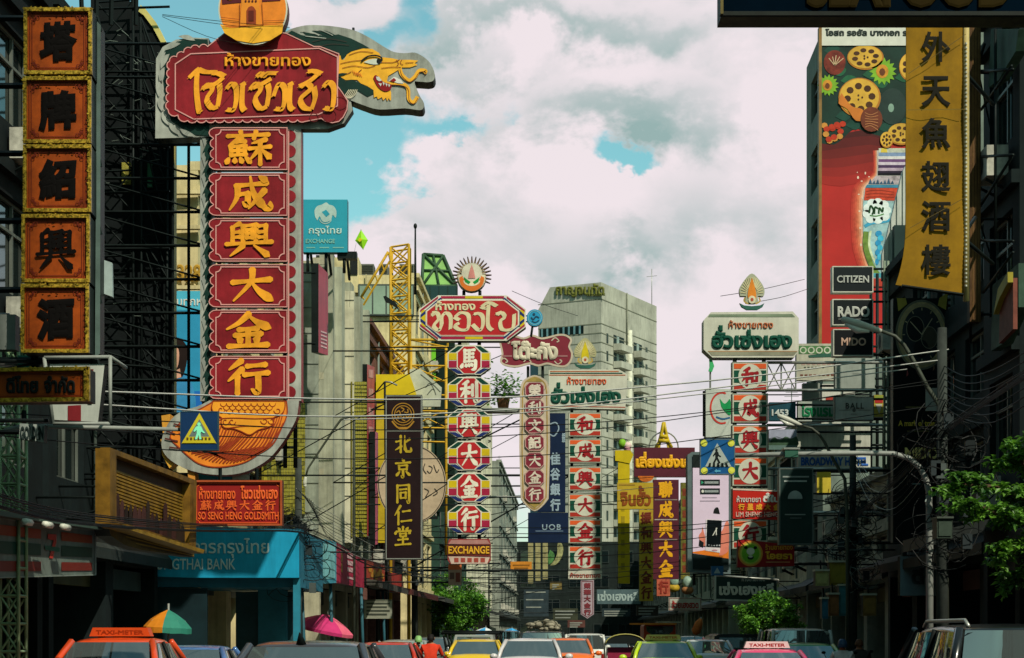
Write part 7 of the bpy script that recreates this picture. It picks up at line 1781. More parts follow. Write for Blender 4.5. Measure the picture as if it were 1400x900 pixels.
def arm_sign():
    f = front(23)
    b = ground_at(-18, 23); T = thing('crossing_signal', 'blue crossing sign with a green walking figure in a yellow triangle on a mast arm', 'traffic sign', tuple(b))
    m = MB(); m.path([b] + [f.pt(x, y, 0) for x, y in ((-18,640),(-15,612),(-4,597),(10,588),(28,584),(60,583),(250,587.5))], .06, GREY, 8, [.08,.05,.042,.038,.034,.032,.03,.026]); m.build('mast_arm', T)
    p = panel(T, 'plate', f, rect(248,563.5,300,617), .08, M('#15355c', .45, .15, 2), M('#3f5250', .5), lift=.09)
    def a(m):
        YT = M('#d3c22c', .4, .1); f.line(m, rect(248.6,564.2,299.4,616.3), 1.0, M('#31505a', .5), .094, True)
        f.poly(m, [(274.5,566),(250,607.5),(297.5,607.5)], YT, .096); f.poly(m, [(274.5,574.5),(257,603),(291,603)], M('#70807c', .5, .15), .10); f.poly(m, [(257,598.5),(251,607),(297,607),(292,598.5)], YT, .102)
        for i in range(7): f.poly(m, rect(257+i*5,599.5,259.6+i*5,603), M('#6a4a24', .5), .106)
        GF = M('#7fe0b4', .4, 0, emit=.25)
        f.poly(m, ell(274,581.5,2.4,2.6,10), GF, .108); f.poly(m, [(271.5,584),(277,584),(279.5,590),(282.5,593),(281,594),(277,591.5),(276,594),(277.5,602),(274.5,602),(273.5,596),(271.5,602),(268.5,602),(271,594),(271,589),(268,592),(266.5,591),(269,586)], GF, .109)
    art(T, a, 'symbol', p)
    f = front(33)
    b = ground_at(1271, 33); T = thing('crossing_sign', 'blue crossing sign with four yellow lamps and a white triangle on a grey mast arm', 'traffic sign', tuple(b))
    m = MB(); m.path([b] + [f.pt(x, y) for x, y in ((1271,720),(1270,672),(1266,655),(1257,639),(1243,627),(1222,620.5),(1180,619.5),(1080,621),(990,623))], .08, M('#8a8e88', .45, .25, 2), 8, [.075,.07,.062,.058,.055,.053,.05,.048,.044,.04]); m.build('mast_arm', T)
    p = panel(T, 'plate', f, rect(956,601,1004,650), .1, M('#17568c', .45, .15, 2), M('#5f6f70', .5), lift=.12)
    def a2(m):
        f.line(m, rect(956.8,601.8,1003.2,649.2), 1.1, M('#67777a', .5), .124, True)
        for x, y in ((961.5,607),(998.5,607),(962,644.5),(999,644)): f.poly(m, ell(x,y,4.6,4.6,16), M('#d6d64a', .4, .1), .13); f.poly(m, ell(x,y,2.6,2.6,12), M('#e3e05a', .4, .1), .134)
        f.poly(m, [(979.5,607),(963,639),(999,639)], M('#a9b3ac', .45, .1), .128)
        for i in range(5): f.poly(m, [(967+i*6,639),(968.6+i*5.4,634),(971+i*5.4,634),(970.6+i*6,639)], BLACK, .134)
        f.poly(m, ell(978.5,616.5,1.7,1.9,9), BLACK, .134); f.poly(m, [(977,618.5),(980.5,618.5),(982,623),(985,625),(984,626),(980.5,624),(980.5,627),(984,634),(981.5,634.5),(979,629),(976,634.5),(973.5,634),(977,627),(977,622.5),(974.5,625),(973.5,624)], BLACK, .135)
        f.stroke(m, [(976,645),(984,645)], 2, M('#5fb5d6', .4), .13); f.stroke(m, [(978,642.5),(978,647)], 1.2, M('#5fb5d6', .4), .131)
    art(T, a2, 'symbol', p); c = MB(); f.prism(c, rect(1072,613.5,1090,626), -.12, .12, M('#2f5a4a', .5, .2)); f.prism(c, rect(1070,613,1092,615.5), -.14, .14, GALV); c.build('clamp_box', T)
    def lamp(D, pts, head, label, base):
        b = ground_at(base, D); f = front(D); T = thing('street_lamp', label, 'street lamp', tuple(b))
        m = MB(); m.path([b, f.pt(*pts[0])] + [f.pt(*q) for q in pts[1:]], .06, M('#454a40', .5, .25, 2), 7, [.065] + [.05-.02*i/len(pts) for i in range(len(pts))]); m.build('pole', T)
        h0, h1 = f.pt(*head[0]), f.pt(*head[1]); d = (h1-h0)
        m = MB(); m.path([h0, h0+d*.2, h0+d*.6, h0+d*.95, h1], .1, M('#b9bbae', .4, .15), 8, [.04,.06,.08,.06,.02]); hd = m.build('lamp_head', T)
        m = MB(); m.path([h0+d*.3+Vector((0,0,-.07)), h0+d*.6+Vector((0,0,-.12)), h0+d*.9+Vector((0,0,-.07))], .06, M('#d6d8cc', .2, .1), 7, [.03,.07,.03]); m.build('lens', hd)
    lamp(33, [(1292,620),(1288,560),(1268,530),(1248,492),(1236,472),(1224,460),(1205,453)], [(1205,453),(1150,436)], 'street lamp arm with a pale head reaching over the red billboard', 1294)
    lamp(47, [(1158,700),(1155,655),(1140,630),(1128,606),(1120,594),(1110,586),(1096,582)], [(1096,582),(1063,568)], 'street lamp arm with a pale head over the blank grey board', 1160)
    lamp(61, [(484,640),(484,572),(478,570),(466,574),(456,588),(436,618),(421,641),(418,652)], [(418,652),(416,665)], 'street lamp arm bending down to a small head left of the brown brick building', 484)
    f = front(75)
    b = ground_at(529, 75); T = thing('antenna_mast', 'thin dark mast with a short bent lamp arm above the black pharmacy sign', 'mast', tuple(b)); m = MB(); m.tube(b, f.pt(526,522), .05, STEEL, 5); m.path([f.pt(526,522), f.pt(516,534), f.pt(508,541)], .03, STEEL, 4); m.path([f.pt(526,522), f.pt(535,523), f.pt(543,527)], .04, GALV, 5); m.build('mast', T)
arm_sign()

# ================================================================== wires
def wires():
    def wire(pts, label, r=.012, m=CABLE, group='overhead wires', name='overhead_wire'):
        w = MB(); P = curve([tuple(at(x, y, D)) for x, y, D in pts], 5); w.path(P, r, m, 4)
        c = P[len(P)//2]; o = w.build(name, loc=c); tag(o, label, 'wire', group)
    PW = M('#a9aaa4', .4, .1)
    wire([(124,535,25),(240,539,26),(350,543,27),(527,546.5,29),(700,543,30),(870,530,31),(1050,512,32),(1297,478,33)], 'uppermost pale cable crossing the whole street below the dragon panels', .013, PW)
    wire([(100,551,25),(240,560,26),(350,567,27),(470,569.5,28),(600,565.5,29),(780,554,30.5),(960,533,32),(1290,492,33)], 'pale cable just under the uppermost one, crossing the whole street', .012, PW)
    wire([(470,574,30),(620,570,30),(700,566,30.5),(800,556,31),(960,539,32),(1240,505,33)], 'third pale cable that starts over the brown brick building', .010, PW)
    for k, (a, b, c, d, e) in enumerate(((585,600,601,590,540),(570,583,588,580,545),(600,622,628,620,575))):
        wire([(-20,a-6,24),(240,b-6,25.5),(500,c,28),(780,d,30),(1010,(d+e)/2-4,32),(1290,e-22,33)], ('black cable sagging below the pale ones, middle of its three', 'black cable sagging below the pale ones, upper of its three', 'black cable sagging below the pale ones, lower of its three')[k], .008)
    for k, (y0, y1, y2) in enumerate(((716,720,724),(722,728,730),(738,745,741),(752,760,753))):
        wire([(505,y0,58),(620,y1,57),(760,y1+2,56),(900,(y1+y2)/2-2,54),(1010,y2-14,52),(1160,y2-48,50)], ('thin dark wire low over the road, highest of a set of four', 'thin dark wire low over the road, second of a set of four', 'thin dark wire low over the road, third of a set of four', 'thin dark wire low over the road, lowest of a set of four')[k], .012)
    for k in range(3): wire([(575,660+k*15,74),(700,664+k*15,78),(800,659+k*15,82),(900,652+k*14,86)], ('far wire in front of the cream cartouche, upper', 'far wire in front of the cream cartouche, middle', 'far wire in front of the cream cartouche, lower')[k], .014, PW if k == 1 else CABLE)
    for k in range(3): wire([(640,775+k*8,72),(760,781+k*7,78),(840,776+k*7,84),(930,768+k*6,90)], ('far low wire under the white and green column, upper', 'far low wire under the white and green column, middle', 'far low wire under the white and green column, lower')[k], .014)
    # cable bundles along the left row
    rr = random.Random(4)
    for k in range(9):
        o = rr.uniform(-10, 10)
        wire([(-30,676+o*1.2,21),(70,703+o,24),(180,716+o*.8,29),(290,722+o*.6,36),(408,724+o*.5,46.6),(455,742+o*.5,52),(505,770+o*.4,60),(570,786+o*.3,77.5),(640,797+o*.2,100),(668,802+o*.2,124.6)], 'thick black cable of the bundle running along the left shop fronts', rr.uniform(.006,.012), CABLE, 'cable bundle along the left shop fronts', 'bundled_cable')
    for k in range(6):
        o = rr.uniform(-9, 9)
        wire([(1420,500+o,20),(1350,545+o,26),(1290,590+o,33),(1225,655+o*.8,40),(1166,706+o*.7,49.6),(1100,752+o*.5,72),(1040,780+o*.4,95),(986,799+o*.3,119.5)], 'thick black cable of the bundle running along the right shop fronts', rr.uniform(.007,.013), CABLE, 'cable bundle along the right shop fronts', 'bundled_cable')
    for k in range(7):
        wire([(1290,500+k*9,33),(1320,514+k*10,31),(1360,505+k*12,28),(1420,470+k*12,24)], 'drooping black wire loop on the right of the watch advert pole', .010, CABLE, 'drooping loops beside the watch advert', 'drooping_wire')
    for k in range(3): wire([(222,20+k*1.5,36.3),(300,(29,33,55)[k],37.5),(396,(38,44,66)[k],39.5)], ('hair-thin wire from the arched sign to the medallion, upper', 'hair-thin wire from the arched sign to the medallion, middle', 'hair-thin wire from the arched sign to the medallion, lower')[k], .006)
    for k, (xa, ya, xb, yb) in enumerate(((985,405,1100,382),(1040,412,1105,395),(700,398,790,432))): wire([(xa,ya,60),((xa+xb)/2,(ya+yb)/2+2,62),(xb,yb,70)], ('guy wire from the flame emblem to the red billboard', 'lower guy wire right of the flame emblem', 'thin guy wire from the red octagonal sign towards the tower')[k], .010)
    # loose drop lines at the left pole
    for k in range(10): wire([(405+k*2.5,668+k*2,46.7),(430+k*2,690+k*5,49),(458+k*3,705+k*6,55),(505+k*2,735+k*4,62)], 'thin drop line fanning out from the left utility pole', .009, CABLE if k % 3 else PW, 'drop lines fanning out from the left utility pole', 'drop_line')
    for k in range(8): wire([(1170,620+k*4,50),(1190,650+k*6,48),(1225,640+k*9,44),(1285,560+k*10,33.2)], 'thin drop line between the two right hand utility poles', .009, CABLE if k % 3 else PW, 'drop lines between the right hand utility poles', 'drop_line')
wires()

# ================================================================== trees
def leaf_mat(h1, h2):
    k = ('L', h1, h2)
    if k in MATS: return MATS[k]
    m = bpy.data.materials.new('leaf'); m.use_nodes = True; nt = m.node_tree; b = nt.nodes['Principled BSDF']
    tc = nt.nodes.new('ShaderNodeTexCoord'); n = nt.nodes.new('ShaderNodeTexNoise'); nt.links.new(tc.outputs['Object'], n.inputs['Vector']); n.inputs['Scale'].default_value = 3.5; n.inputs['Detail'].default_value = 3
    r = nt.nodes.new('ShaderNodeValToRGB'); r.color_ramp.elements[0].position = .35; r.color_ramp.elements[1].position = .68; r.color_ramp.elements[0].color = (*lin(h1), 1); r.color_ramp.elements[1].color = (*lin(h2), 1)
    nt.links.new(n.outputs['Fac'], r.inputs[0]); nt.links.new(r.outputs[0], b.inputs['Base Color']); b.inputs['Roughness'].default_value = .5
    tr = nt.nodes.new('ShaderNodeBsdfTranslucent'); nt.links.new(r.outputs[0], tr.inputs[0]); mx = nt.nodes.new('ShaderNodeMixShader'); mx.inputs[0].default_value = .35
    nt.links.new(b.outputs[0], mx.inputs[1]); nt.links.new(tr.outputs[0], mx.inputs[2]); nt.links.new(mx.outputs[0], nt.nodes['Material Output'].inputs[0])
    MATS[k] = m; return m
def tree(label, base, limbs, leaf, n_leaf, size, spread, cat='tree', name='tree', rr=None, trunk_r=.11, m=None):
    rr = rr or random.Random(5); T = thing(name, label, cat, tuple(base)); b = Vector(base)
    tm = M('#4a3c2c', .9, .3, 4); t = MB()
    main = limbs[0]; t.path([Vector(p) for p in main], trunk_r, tm, 7, [trunk_r*(1-.6*i/(len(main)-1)) for i in range(len(main))]); tr = t.build('trunk', T)
    for l in limbs[1:]:
        q = MB(); q.path([Vector(p) for p in l], trunk_r*.4, tm, 5, [trunk_r*.45*(1-.8*i/(len(l)-1)) for i in range(len(l))]); q.build('limb', tr)
    c = MB(); tips = []
    for l in limbs[1:]:
        for i in range(1, len(l)):
            for k in range(3 if i > 1 else 1): tips.append(Vector(l[i-1]).lerp(Vector(l[i]), (k+1)/3))
    clumps = [tp + Vector((rr.gauss(0,spread), rr.gauss(0,spread), rr.gauss(0,spread*.7))) for tp in tips for _ in range(3)]
    vs, fs = [], []
    for i in range(n_leaf):
        ce = rr.choice(clumps); p = ce + Vector((rr.gauss(0,spread*.42), rr.gauss(0,spread*.42), rr.gauss(0,spread*.3)))
        a = rr.random()*6.28; el = rr.uniform(-.9,.5); d = Vector((math.cos(a)*math.cos(el), math.sin(a)*math.cos(el), math.sin(el))); s = d.cross(Vector((rr.gauss(0,.4), rr.gauss(0,.4), 1))).normalized(); l = size*rr.uniform(.6,1.25); w = l*.27; up = s.cross(d)*(l*.08)
        k = len(vs); vs += [p, p+d*l*.45+s*w+up, p+d*l-up, p+d*l*.45-s*w+up]; fs.append((k, k+1, k+2, k+3))
    c.raw(vs, fs, leaf); c.build('crown', T); return T
LG1 = leaf_mat('#255a1a', '#7cb836'); LG2 = leaf_mat('#1c4814', '#74aa34')
def trees():
    rr = random.Random(9)
    def ordinary(label, px, D, ztop, w, n, size):
        b = ground_at(px, D); limbs = [[b, b+Vector((.05,0,ztop*.3)), b+Vector((.0,.1,ztop*.55))]]
        for i in range(11):
            a = i*2.4; z0 = ztop*(.3+.025*i); r = w*rr.uniform(.55,1.0); h = ztop*rr.uniform(.55,.97)
            limbs.append([b+Vector((0,0,z0)), b+Vector((r*.5*math.cos(a), r*.5*math.sin(a), (z0+h)/2+.1)), b+Vector((r*math.cos(a)*(1.15-h/ztop*.6), r*math.sin(a)*(1.15-h/ztop*.6), h))])
        tree(label, b, limbs, LG1, n, size, w*.2, rr=rr)
    ordinary('bright green street tree on the left pavement before the blue parasols', 630, 106, 4.9, 2.0, 9000, .2)
    ordinary('second bright green street tree partly behind the left one', 612, 103, 3.7, 1.2, 4500, .19)
    ordinary('low bright green tree on the right pavement under the dark green framed sign', 1040, 70, 2.95, 1.3, 6000, .16)
    ordinary('small leafy tree beside the low right hand tree, nearer the pole', 1072, 66, 2.75, .85, 3500, .15)
    # large tree whose branches reach in from the right edge
    D = 19; b = Vector((7.6, D, .14)); Z = lambda x, y, d=0: at(x, y, D+d)
    limbs = [[b, b+Vector((-.1,.1,1.6)), Z(1475,740), Z(1465,650)],
             [Z(1470,720), Z(1420,690,.2), Z(1372,668,.1), Z(1330,664), Z(1302,660)], [Z(1470,700), Z(1430,660,.4), Z(1395,630,.3), Z(1372,628,.3)], [Z(1470,730), Z(1425,722,-.3), Z(1380,708,-.4), Z(1345,694,-.4), Z(1318,690,-.4)],
             [Z(1470,740), Z(1430,745,-.2), Z(1392,752,-.3), Z(1362,760,-.3)], [Z(1475,750), Z(1440,770), Z(1405,790,.1), Z(1378,792,.1)], [Z(1470,690), Z(1440,640), Z(1415,615), Z(1400,606)], [Z(1470,735), Z(1430,708,.5), Z(1400,690,.6)]]
    tree('near tree whose bright leafy branches hang into the picture at the right edge', b, limbs, LG2, 5200, .095, .085, rr=rr, trunk_r=.13)
    b = at(688, 556, 76); 
    T = thing('potted_plant', 'green plant growing from a ledge left of the cream cartouche', 'plant', tuple(b)); m = MB(); m.path([b+Vector((0,0,-.1)), b+Vector((0,0,.4))], .3, M('#6d4a34', .8), 8, [.22,.3]); m.build('pot', T)
    vs, fs = [], []; m = MB()
    for i in range(500):
        p = b+Vector((rr.gauss(0,.45), rr.gauss(0,.3), .8+rr.gauss(0,.35))); a = rr.random()*6.28; d = Vector((math.cos(a), math.sin(a), rr.uniform(-.5,.6)))*.2; s = Vector((-d.y, d.x, .05))*.3; k = len(vs); vs += [p, p+d*.5+s, p+d, p+d*.5-s]; fs.append((k,k+1,k+2,k+3))
    m.raw(vs, fs, LG1); m.build('foliage', T)
    m = MB(); m.box(tuple(b+Vector((-1.6,-.3,-.25))), tuple(b+Vector((.8,.5,-.1))), GREY); m.build('ledge', T)
trees()

# ================================================================== parasols
def parasol(label, px, py, D, R_, h, cols, tilt=(0, 0), name='parasol', n=8, valance=.1):
    """px, py: the top of the canopy in the photo"""
    top = at(px, py, D); b = Vector((top.x, top.y, .14)); T = thing(name, label, 'parasol', tuple(b))
    ax = Vector((tilt[0], tilt[1], 1)).normalized(); u = ax.cross(Vector((0,1,0))).normalized(); v = ax.cross(u)
    P = lambda r, z, a: top + ax*z + u*(r*math.cos(a)) + v*(r*math.sin(a))
    m = MB()
    for k in range(n):
        a0, a1 = 2*math.pi*k/n, 2*math.pi*(k+1)/n; mt = M(cols[k % len(cols)], .7, .15, 2)
        for (r0, z0, r1, z1) in ((.02,0,R_*.35,-h*.22),(R_*.35,-h*.22,R_*.7,-h*.55),(R_*.7,-h*.55,R_,-h),(R_,-h,R_*1.0,-h-valance)):
            am = (a0+a1)/2; sg = .97
            m.raw([P(r0,z0,a0), P(r0*sg,z0-.005,am), P(r0,z0,a1), P(r1,z1,a1), P(r1*sg,z1-.01,am), P(r1,z1,a0)], [(0,1,4,5),(1,2,3,4)], mt)
    m.build('canopy', T)
    m = MB(); m.tube(b, top+ax*.12, .022, GALV, 6); m.build('pole', T)
    m = MB()
    for k in range(n): a = 2*math.pi*k/n; m.path([P(.02,-.02,a), P(R_*.7,-h*.58,a), P(R_*.99,-h-.01,a)], .008, GALV, 4)
    m.build('ribs', T)
    m = MB(); m.box(tuple(b+Vector((-.25,-.25,0))), tuple(b+Vector((.25,.25,.12))), CONC); m.build('base', T)
parasol('tilted pink and purple parasol on the left pavement', 447, 840, 57, .98, .48, ['#c2386a','#a02c5c','#b8306a','#d9607a'], (.22,-.05))
parasol('orange and green parasol behind the orange taxi', 230, 834, 33, .46, .33, ['#c97a1c','#c97a1c','#2f7a68','#2f7a68'], (.05,0))
parasol('blue and white parasol nearest the left tree', 628, 853, 108, 1.0, .62, ['#2f8fd0','#d3d6d6'], (-.1,0))
parasol('white and blue parasol in the middle of the far parasols', 664, 858, 122, .95, .5, ['#c9d0d3','#3f97cc','#c9d0d3'], (.1,0))
parasol('all blue parasol, farthest along the left pavement', 700, 859, 140, .95, .5, ['#3fa0da','#2f8cc4'], (.08,0))
b = at(950, 868, 62); T = thing('folded_parasol', 'folded orange parasol leaning on the right road side', 'parasol', (b.x, b.y, .0)); m = MB(); a = at(958, 846, 62); m.path([a, a.lerp(b,.25), a.lerp(b,.8), b], .2, M('#b5662c', .7, .35, 4), 8, [.05,.14,.17,.06]); m.build('cloth', T); m = MB(); m.tube(a+(a-b)*.1, Vector((b.x-.5, b.y, 0)), .02, GALV, 5); m.build('pole', T)

# ================================================================== vehicles
GLS = glassmat('#8d9a9a', .02, 1.6, .8); RUB = M('#101212', .8, 0); RIM = M('#8a8d8c', .35, .1, 2, .8); PLATE = M('#c9cabb', .5, .1)
def car(label, px, D, paint, zt=1.46, W_=1.72, L=4.4, kind='sedan', flip=False, cat='car', name='car', sign=None, second=None, yaw=0.0, rails=False, antenna=False, paint2=None, roof=None):
    X = (px-CX)/F*(D+1.7) - SL*1.7
    base = Vector((X, D, 0)); T = thing(name, label, cat, tuple(base), -math.atan(SL) + yaw + (math.pi if flip else 0))
    sgn = 1
    # local: rear bumper at y=0 (front at y=L); when flipped the nose points at the viewer
    off = -L if flip else 0.0
    Y = lambda y: y + off
    w = W_/2
    pm = M(paint, .28, .06, 1, coat=.6, spec=.5); p2 = M(paint2, .28, .06, 1, coat=.6, spec=.5) if paint2 else pm
    if kind == 'sedan': st = [(0,.60,.80),(.10,.86,.94),(.7,.93,1.0),(1.3,.94,.99),(2.2,.94,.97),(3.05,.93,.96),(3.6,.90,.88),(4.15,.80,.76),(4.4,.55,.62)]; gb = (.62,3.25); gr = (1.35,2.45); zb = .93
    elif kind == 'suv': st = [(0,.70,.96),(.10,.93,1.06),(.7,.96,1.06),(1.5,.97,1.05),(2.4,.97,1.05),(3.2,.96,1.05),(3.7,.93,1.0),(4.2,.86,.92),(4.4,.62,.70)]; gb = (.12,3.35); gr = (.42,2.55); zb = 1.02
    else: st = [(0,.80,1.02),(.08,.95,1.08),(.7,.97,1.08),(1.5,.97,1.08),(2.4,.97,1.07),(3.4,.97,1.05),(3.9,.95,.98),(4.25,.88,.88),(4.4,.7,.7)]; gb = (.06,3.75); gr = (.22,3.05); zb = 1.05
    k = L/4.4; hs = (zt/1.46)**.5 if kind == 'sedan' else (zt/1.7)**.6
    zb *= hs
    def sec(y, f, z):
        h = w*f/.97; z *= hs
        half = [(.84*h,.20),(.98*h,.34),(1.0*h,.56),(.985*h,z-.14),(.93*h,z-.04),(.70*h,z+.0),(.35*h,z+.02)]
        return [Vector((x, Y(y*k), zz)) for x, zz in half] + [Vector((0, Y(y*k), z+.025))] + [Vector((-x, Y(y*k), zz)) for x, zz in reversed(half)]
    m = MB(); m.loft([sec(*s) for s in st], pm, True); m.build('body', T, local=True)
    by0, by1, ry0, ry1 = gb[0]*k, gb[1]*k, gr[0]*k, gr[1]*k
    bw, rw = w*.90, w*(.70 if kind == 'sedan' else .78 if kind == 'suv' else .84)
    zr = zt-.07
    # roof: crowned sheet rounding into the pillars
    m = MB(); rings = []; ny = 9
    for i in range(ny):
        t = i/(ny-1); y = ry0-.10*k + (ry1-ry0+.2*k)*t; e = abs(2*t-1)**3
        zz = zt - .055*e - .012*abs(2*t-1); ww = rw*(1-.03*e)
        half = [(ww, zz-.105),(ww*.985, zz-.06),(ww*.93, zz-.03),(ww*.75, zz-.010),(ww*.4, zz-.001)]
        rings.append([Vector((x, Y(y), z)) for x, z in half] + [Vector((0, Y(y), zz+.002))] + [Vector((-x, Y(y), z)) for x, z in reversed(half)])
    m.loft(rings, M(roof, .28, .06, 1, coat=.6, spec=.5) if roof else pm, True); m.build('roof', T, local=True)
    # glass: curved screens and side windows
    def pane(name, A, B, C, E, bulge, cols=6, mat=GLS):
        """A-B along the bottom, E-C along the top"""
        g = MB(); vs = []; n = 4
        for j in range(n+1):
            for i in range(cols+1):
                s, t = i/cols, j/n; p = A.lerp(B, s).lerp(E.lerp(C, s), t); vs.append(p + bulge*(1-(2*s-1)**2))
        g.raw(vs, [(j*(cols+1)+i, j*(cols+1)+i+1, (j+1)*(cols+1)+i+1, (j+1)*(cols+1)+i) for j in range(n) for i in range(cols)], mat, True)
        g.build(name, T, local=True)
    V = lambda x, y, z: Vector((x, Y(y), z))
    e = .05
    pane('rear_window', V(-bw+e,by0,zb), V(bw-e,by0,zb), V(rw-e,ry0-.08,zr), V(-rw+e,ry0-.08,zr), Vector((0,-.08,0)))
    pane('windshield', V(-bw+e,by1,zb), V(bw-e,by1,zb), V(rw-e,ry1+.08,zr), V(-rw+e,ry1+.08,zr), Vector((0,.10,0)))
    ym = (by0+by1)*.52; yr = (ry0+ry1)/2
    for sx in (-1, 1):
        pane('side_window', V(sx*bw,by0+.12,zb), V(sx*bw,ym-.05,zb), V(sx*rw,yr-.05,zr-.02), V(sx*rw,ry0+.02,zr-.02), Vector((sx*.03,0,0)), 4)
        pane('side_window', V(sx*bw,ym+.05,zb), V(sx*bw,by1-.12,zb), V(sx*rw,ry1-.02,zr-.02), V(sx*rw,yr+.05,zr-.02), Vector((sx*.03,0,0)), 4)
        g = MB()
        for (y0, y1, r) in ((by0+.02, ry0-.05, .055), (by1-.02, ry1+.05, .045)): 
            g.path([V(sx*(bw+.005),y0,zb-.03), V(sx*(bw*.55+rw*.45+.012),y0*.5+y1*.5,zb*.5+zr*.5), V(sx*(rw-.005),y1,zr+.01)], r, pm, 6)
        g.path([V(sx*(bw+.015),ym,zb-.02), V(sx*(rw+.012),yr,zr)], .03, BLACK, 5)
        g.path([V(sx*(bw+.01),by0,zb-.015), V(sx*(bw+.01),by1,zb-.015)], .022, BLACK, 5)
        g.build('pillar', T, local=True)
        g = MB(); c = V(sx*(w+.12), by1-.25, zb+.05); g.ball(c, .11, .07, .08, pm, 8, 6); g.tube(c, V(sx*bw, by1-.2, zb+.02), .025, BLACK, 5); g.build('wing_mirror', T, local=True)
        for yw in (.82*k, 3.55*k):
            g = MB(); c = V(sx*(w-.10), yw, .31); tr = []
            for r_, o in ((.20,-.1),(.29,-.1),(.31,-.07),(.31,.07),(.29,.1),(.20,.1)): tr.append([c+Vector((o*1.0*sx, r_*math.cos(a*math.pi/9), r_*math.sin(a*math.pi/9))) for a in range(18)])
            g.loft(tr, RUB, True, False); wh = g.build('tyre', T, local=True)
            g = MB(); g.loft([[c+Vector((sx*.05, r_*math.cos(a*math.pi/6), r_*math.sin(a*math.pi/6))) for a in range(12)] for r_ in (.2,.05)], RIM, False, False)
            for a in range(5): g.path([c+Vector((sx*.08,0,0)), c+Vector((sx*.07,.19*math.cos(a*1.2566),.19*math.sin(a*1.2566)))], .025, RIM, 4)
            g.build('rim', wh, local=True)
        g = MB(); g.box((sx*w*.86-.09, Y(-.02), .66*hs), (sx*w*.86+.06, Y(.12), .86*hs), M('#8c1414', .25, .05, 2, spec=.6)); g.build('tail_light', T, local=True)
        g = MB(); g.box((sx*w*.62-.16, Y(L-.22), .56*hs), (sx*w*.62+.14, Y(L-.02), .70*hs), M('#c9cfd0', .15, .05, 2, spec=.8)); g.build('headlight', T, local=True)
    g = MB(); g.box((-w*.9, Y(-.06), .28), (w*.9, Y(.05), .50), p2); g.build('bumper', T, local=True)
    g = MB(); g.box((-w*.88, Y(L-.1), .26), (w*.88, Y(L+.04), .46), p2); g.build('bumper', T, local=True)
    g = MB(); g.box((-.24, Y(-.085), .52), (.24, Y(-.065), .66), PLATE); g.build('number_plate', T, local=True)
    if sign:
        txt, sc_, tcol = sign; y = ry0*.55+ry1*.45; g = MB(); hw = .46; zz = zt+.015
        a = [Vector((x, Y(y)-.11, z)) for x, z in ((-hw,zz),(hw,zz),(hw-.05,zz+.13),(-hw+.05,zz+.13))]; g.prism(a, (0,.22,0), M(sc_, .4, .08, 2)); s_ = g.build('roof_sign', T, local=True)
        V2, F2 = layout(txt, .03); x0 = min(p[0] for p in V2); x1 = max(p[0] for p in V2)
        for (dy, sg) in ((-.114, 1), (.114, -1)):
            g = MB(); g.raw([Vector((sg*((p[0]-x0)/(x1-x0)-.5)*.72, Y(y)+dy, zz+.03+p[1]*.085)) for p in V2], F2, M(tcol, .4, 0)); g.build('lettering', s_, local=True)
        for x in (-.3, .3): g = MB(); g.box((x-.04, Y(y)-.06, zt-.02), (x+.04, Y(y)+.06, zz+.005), BLACK); g.build('bracket', s_, local=True)
    if rails:
        for sx in (-1, 1): g = MB(); g.path([V(sx*(rw-.1),ry0,zt-.03), V(sx*(rw-.1),ry0+.15,zt+.03), V(sx*(rw-.1),ry1-.15,zt+.03), V(sx*(rw-.1),ry1,zt-.03)], .022, GALV, 5); g.build('roof_rail', T, local=True)
    if antenna: g = MB(); g.path([V(-.06,ry0+.02,zt-.04), V(-.06,ry0-.02,zt+.03), V(-.06,ry0-.10,zt+.09)], .03, BLACK, 6, [.06,.035,.008]); g.build('antenna', T, local=True)
    return T
car('orange taxi with a dark orange roof bar, nearest car on the left', 163, 24.5, '#d2481c', 1.54, 1.72, name='taxi', cat='taxi', sign=('TAXI-METER', '#c94a1c', '#b8401a'))
car('dark reddish grey saloon with a roof antenna, right of the nearest orange taxi', 425, 18.5, '#3a3a3e', 1.515, 1.82, antenna=True)
car('small blue car squeezed behind the orange taxi', 266, 28, '#4a6da0', 1.40, 1.66, 3.9)
car('small red car behind the dark saloon', 530, 40, '#b5331f', 1.40, 1.68, 4.1)
car('silver hatchback between the red car and the motorcyclist', 556, 50, '#8f9894', 1.42, 1.66, 4.0, 'suv')
car('yellow and orange taxi left of the white saloon', 652, 50, '#d6b41c', 1.43, 1.70, name='taxi', cat='taxi', paint2='#cf7a1c')
car('white saloon in the middle of the road', 725, 44, '#c9c6c6', 1.47, 1.78)
car('orange and yellow taxi just right of the white saloon', 776, 52, '#dd6a1c', 1.46, 1.70, name='taxi', cat='taxi', paint2='#d6a41c')
car('white van with a wide dark rear window in the middle of the traffic', 799, 66, '#c9cbc4', 1.60, 1.66, 4.5, 'van', cat='van', name='van')
car('black off-roader carrying a pale bundle on its roof', 742, 58, '#1e2422', 1.68, 1.75, 4.4, 'suv')
car('lime yellow taxi with a yellow roof sign in the right lane', 907, 43, '#b5d01f', 1.42, 1.74, name='taxi', cat='taxi', sign=('TAXI-METER', '#e0cf7a', '#c95a2c'))
car('silver car right of the lime taxi', 966, 52, '#a9b3b0', 1.42, 1.7, 4.2)
car('pink taxi with a white roof sign, nearest car right of the middle', 1049, 33.5, '#d93a6c', 1.29, 1.70, name='taxi', cat='taxi', sign=('TAXI-METER', '#e0c9c9', '#c9302c'))
car('green and yellow taxi behind the pink one', 1100, 39, '#1f9a3c', 1.38, 1.7, name='taxi', cat='taxi', paint2='#d6b41c')
car('pale van behind the green taxi', 1086, 45, '#a9ada3', 1.74, 1.72, 4.6, 'van', cat='van', name='van')
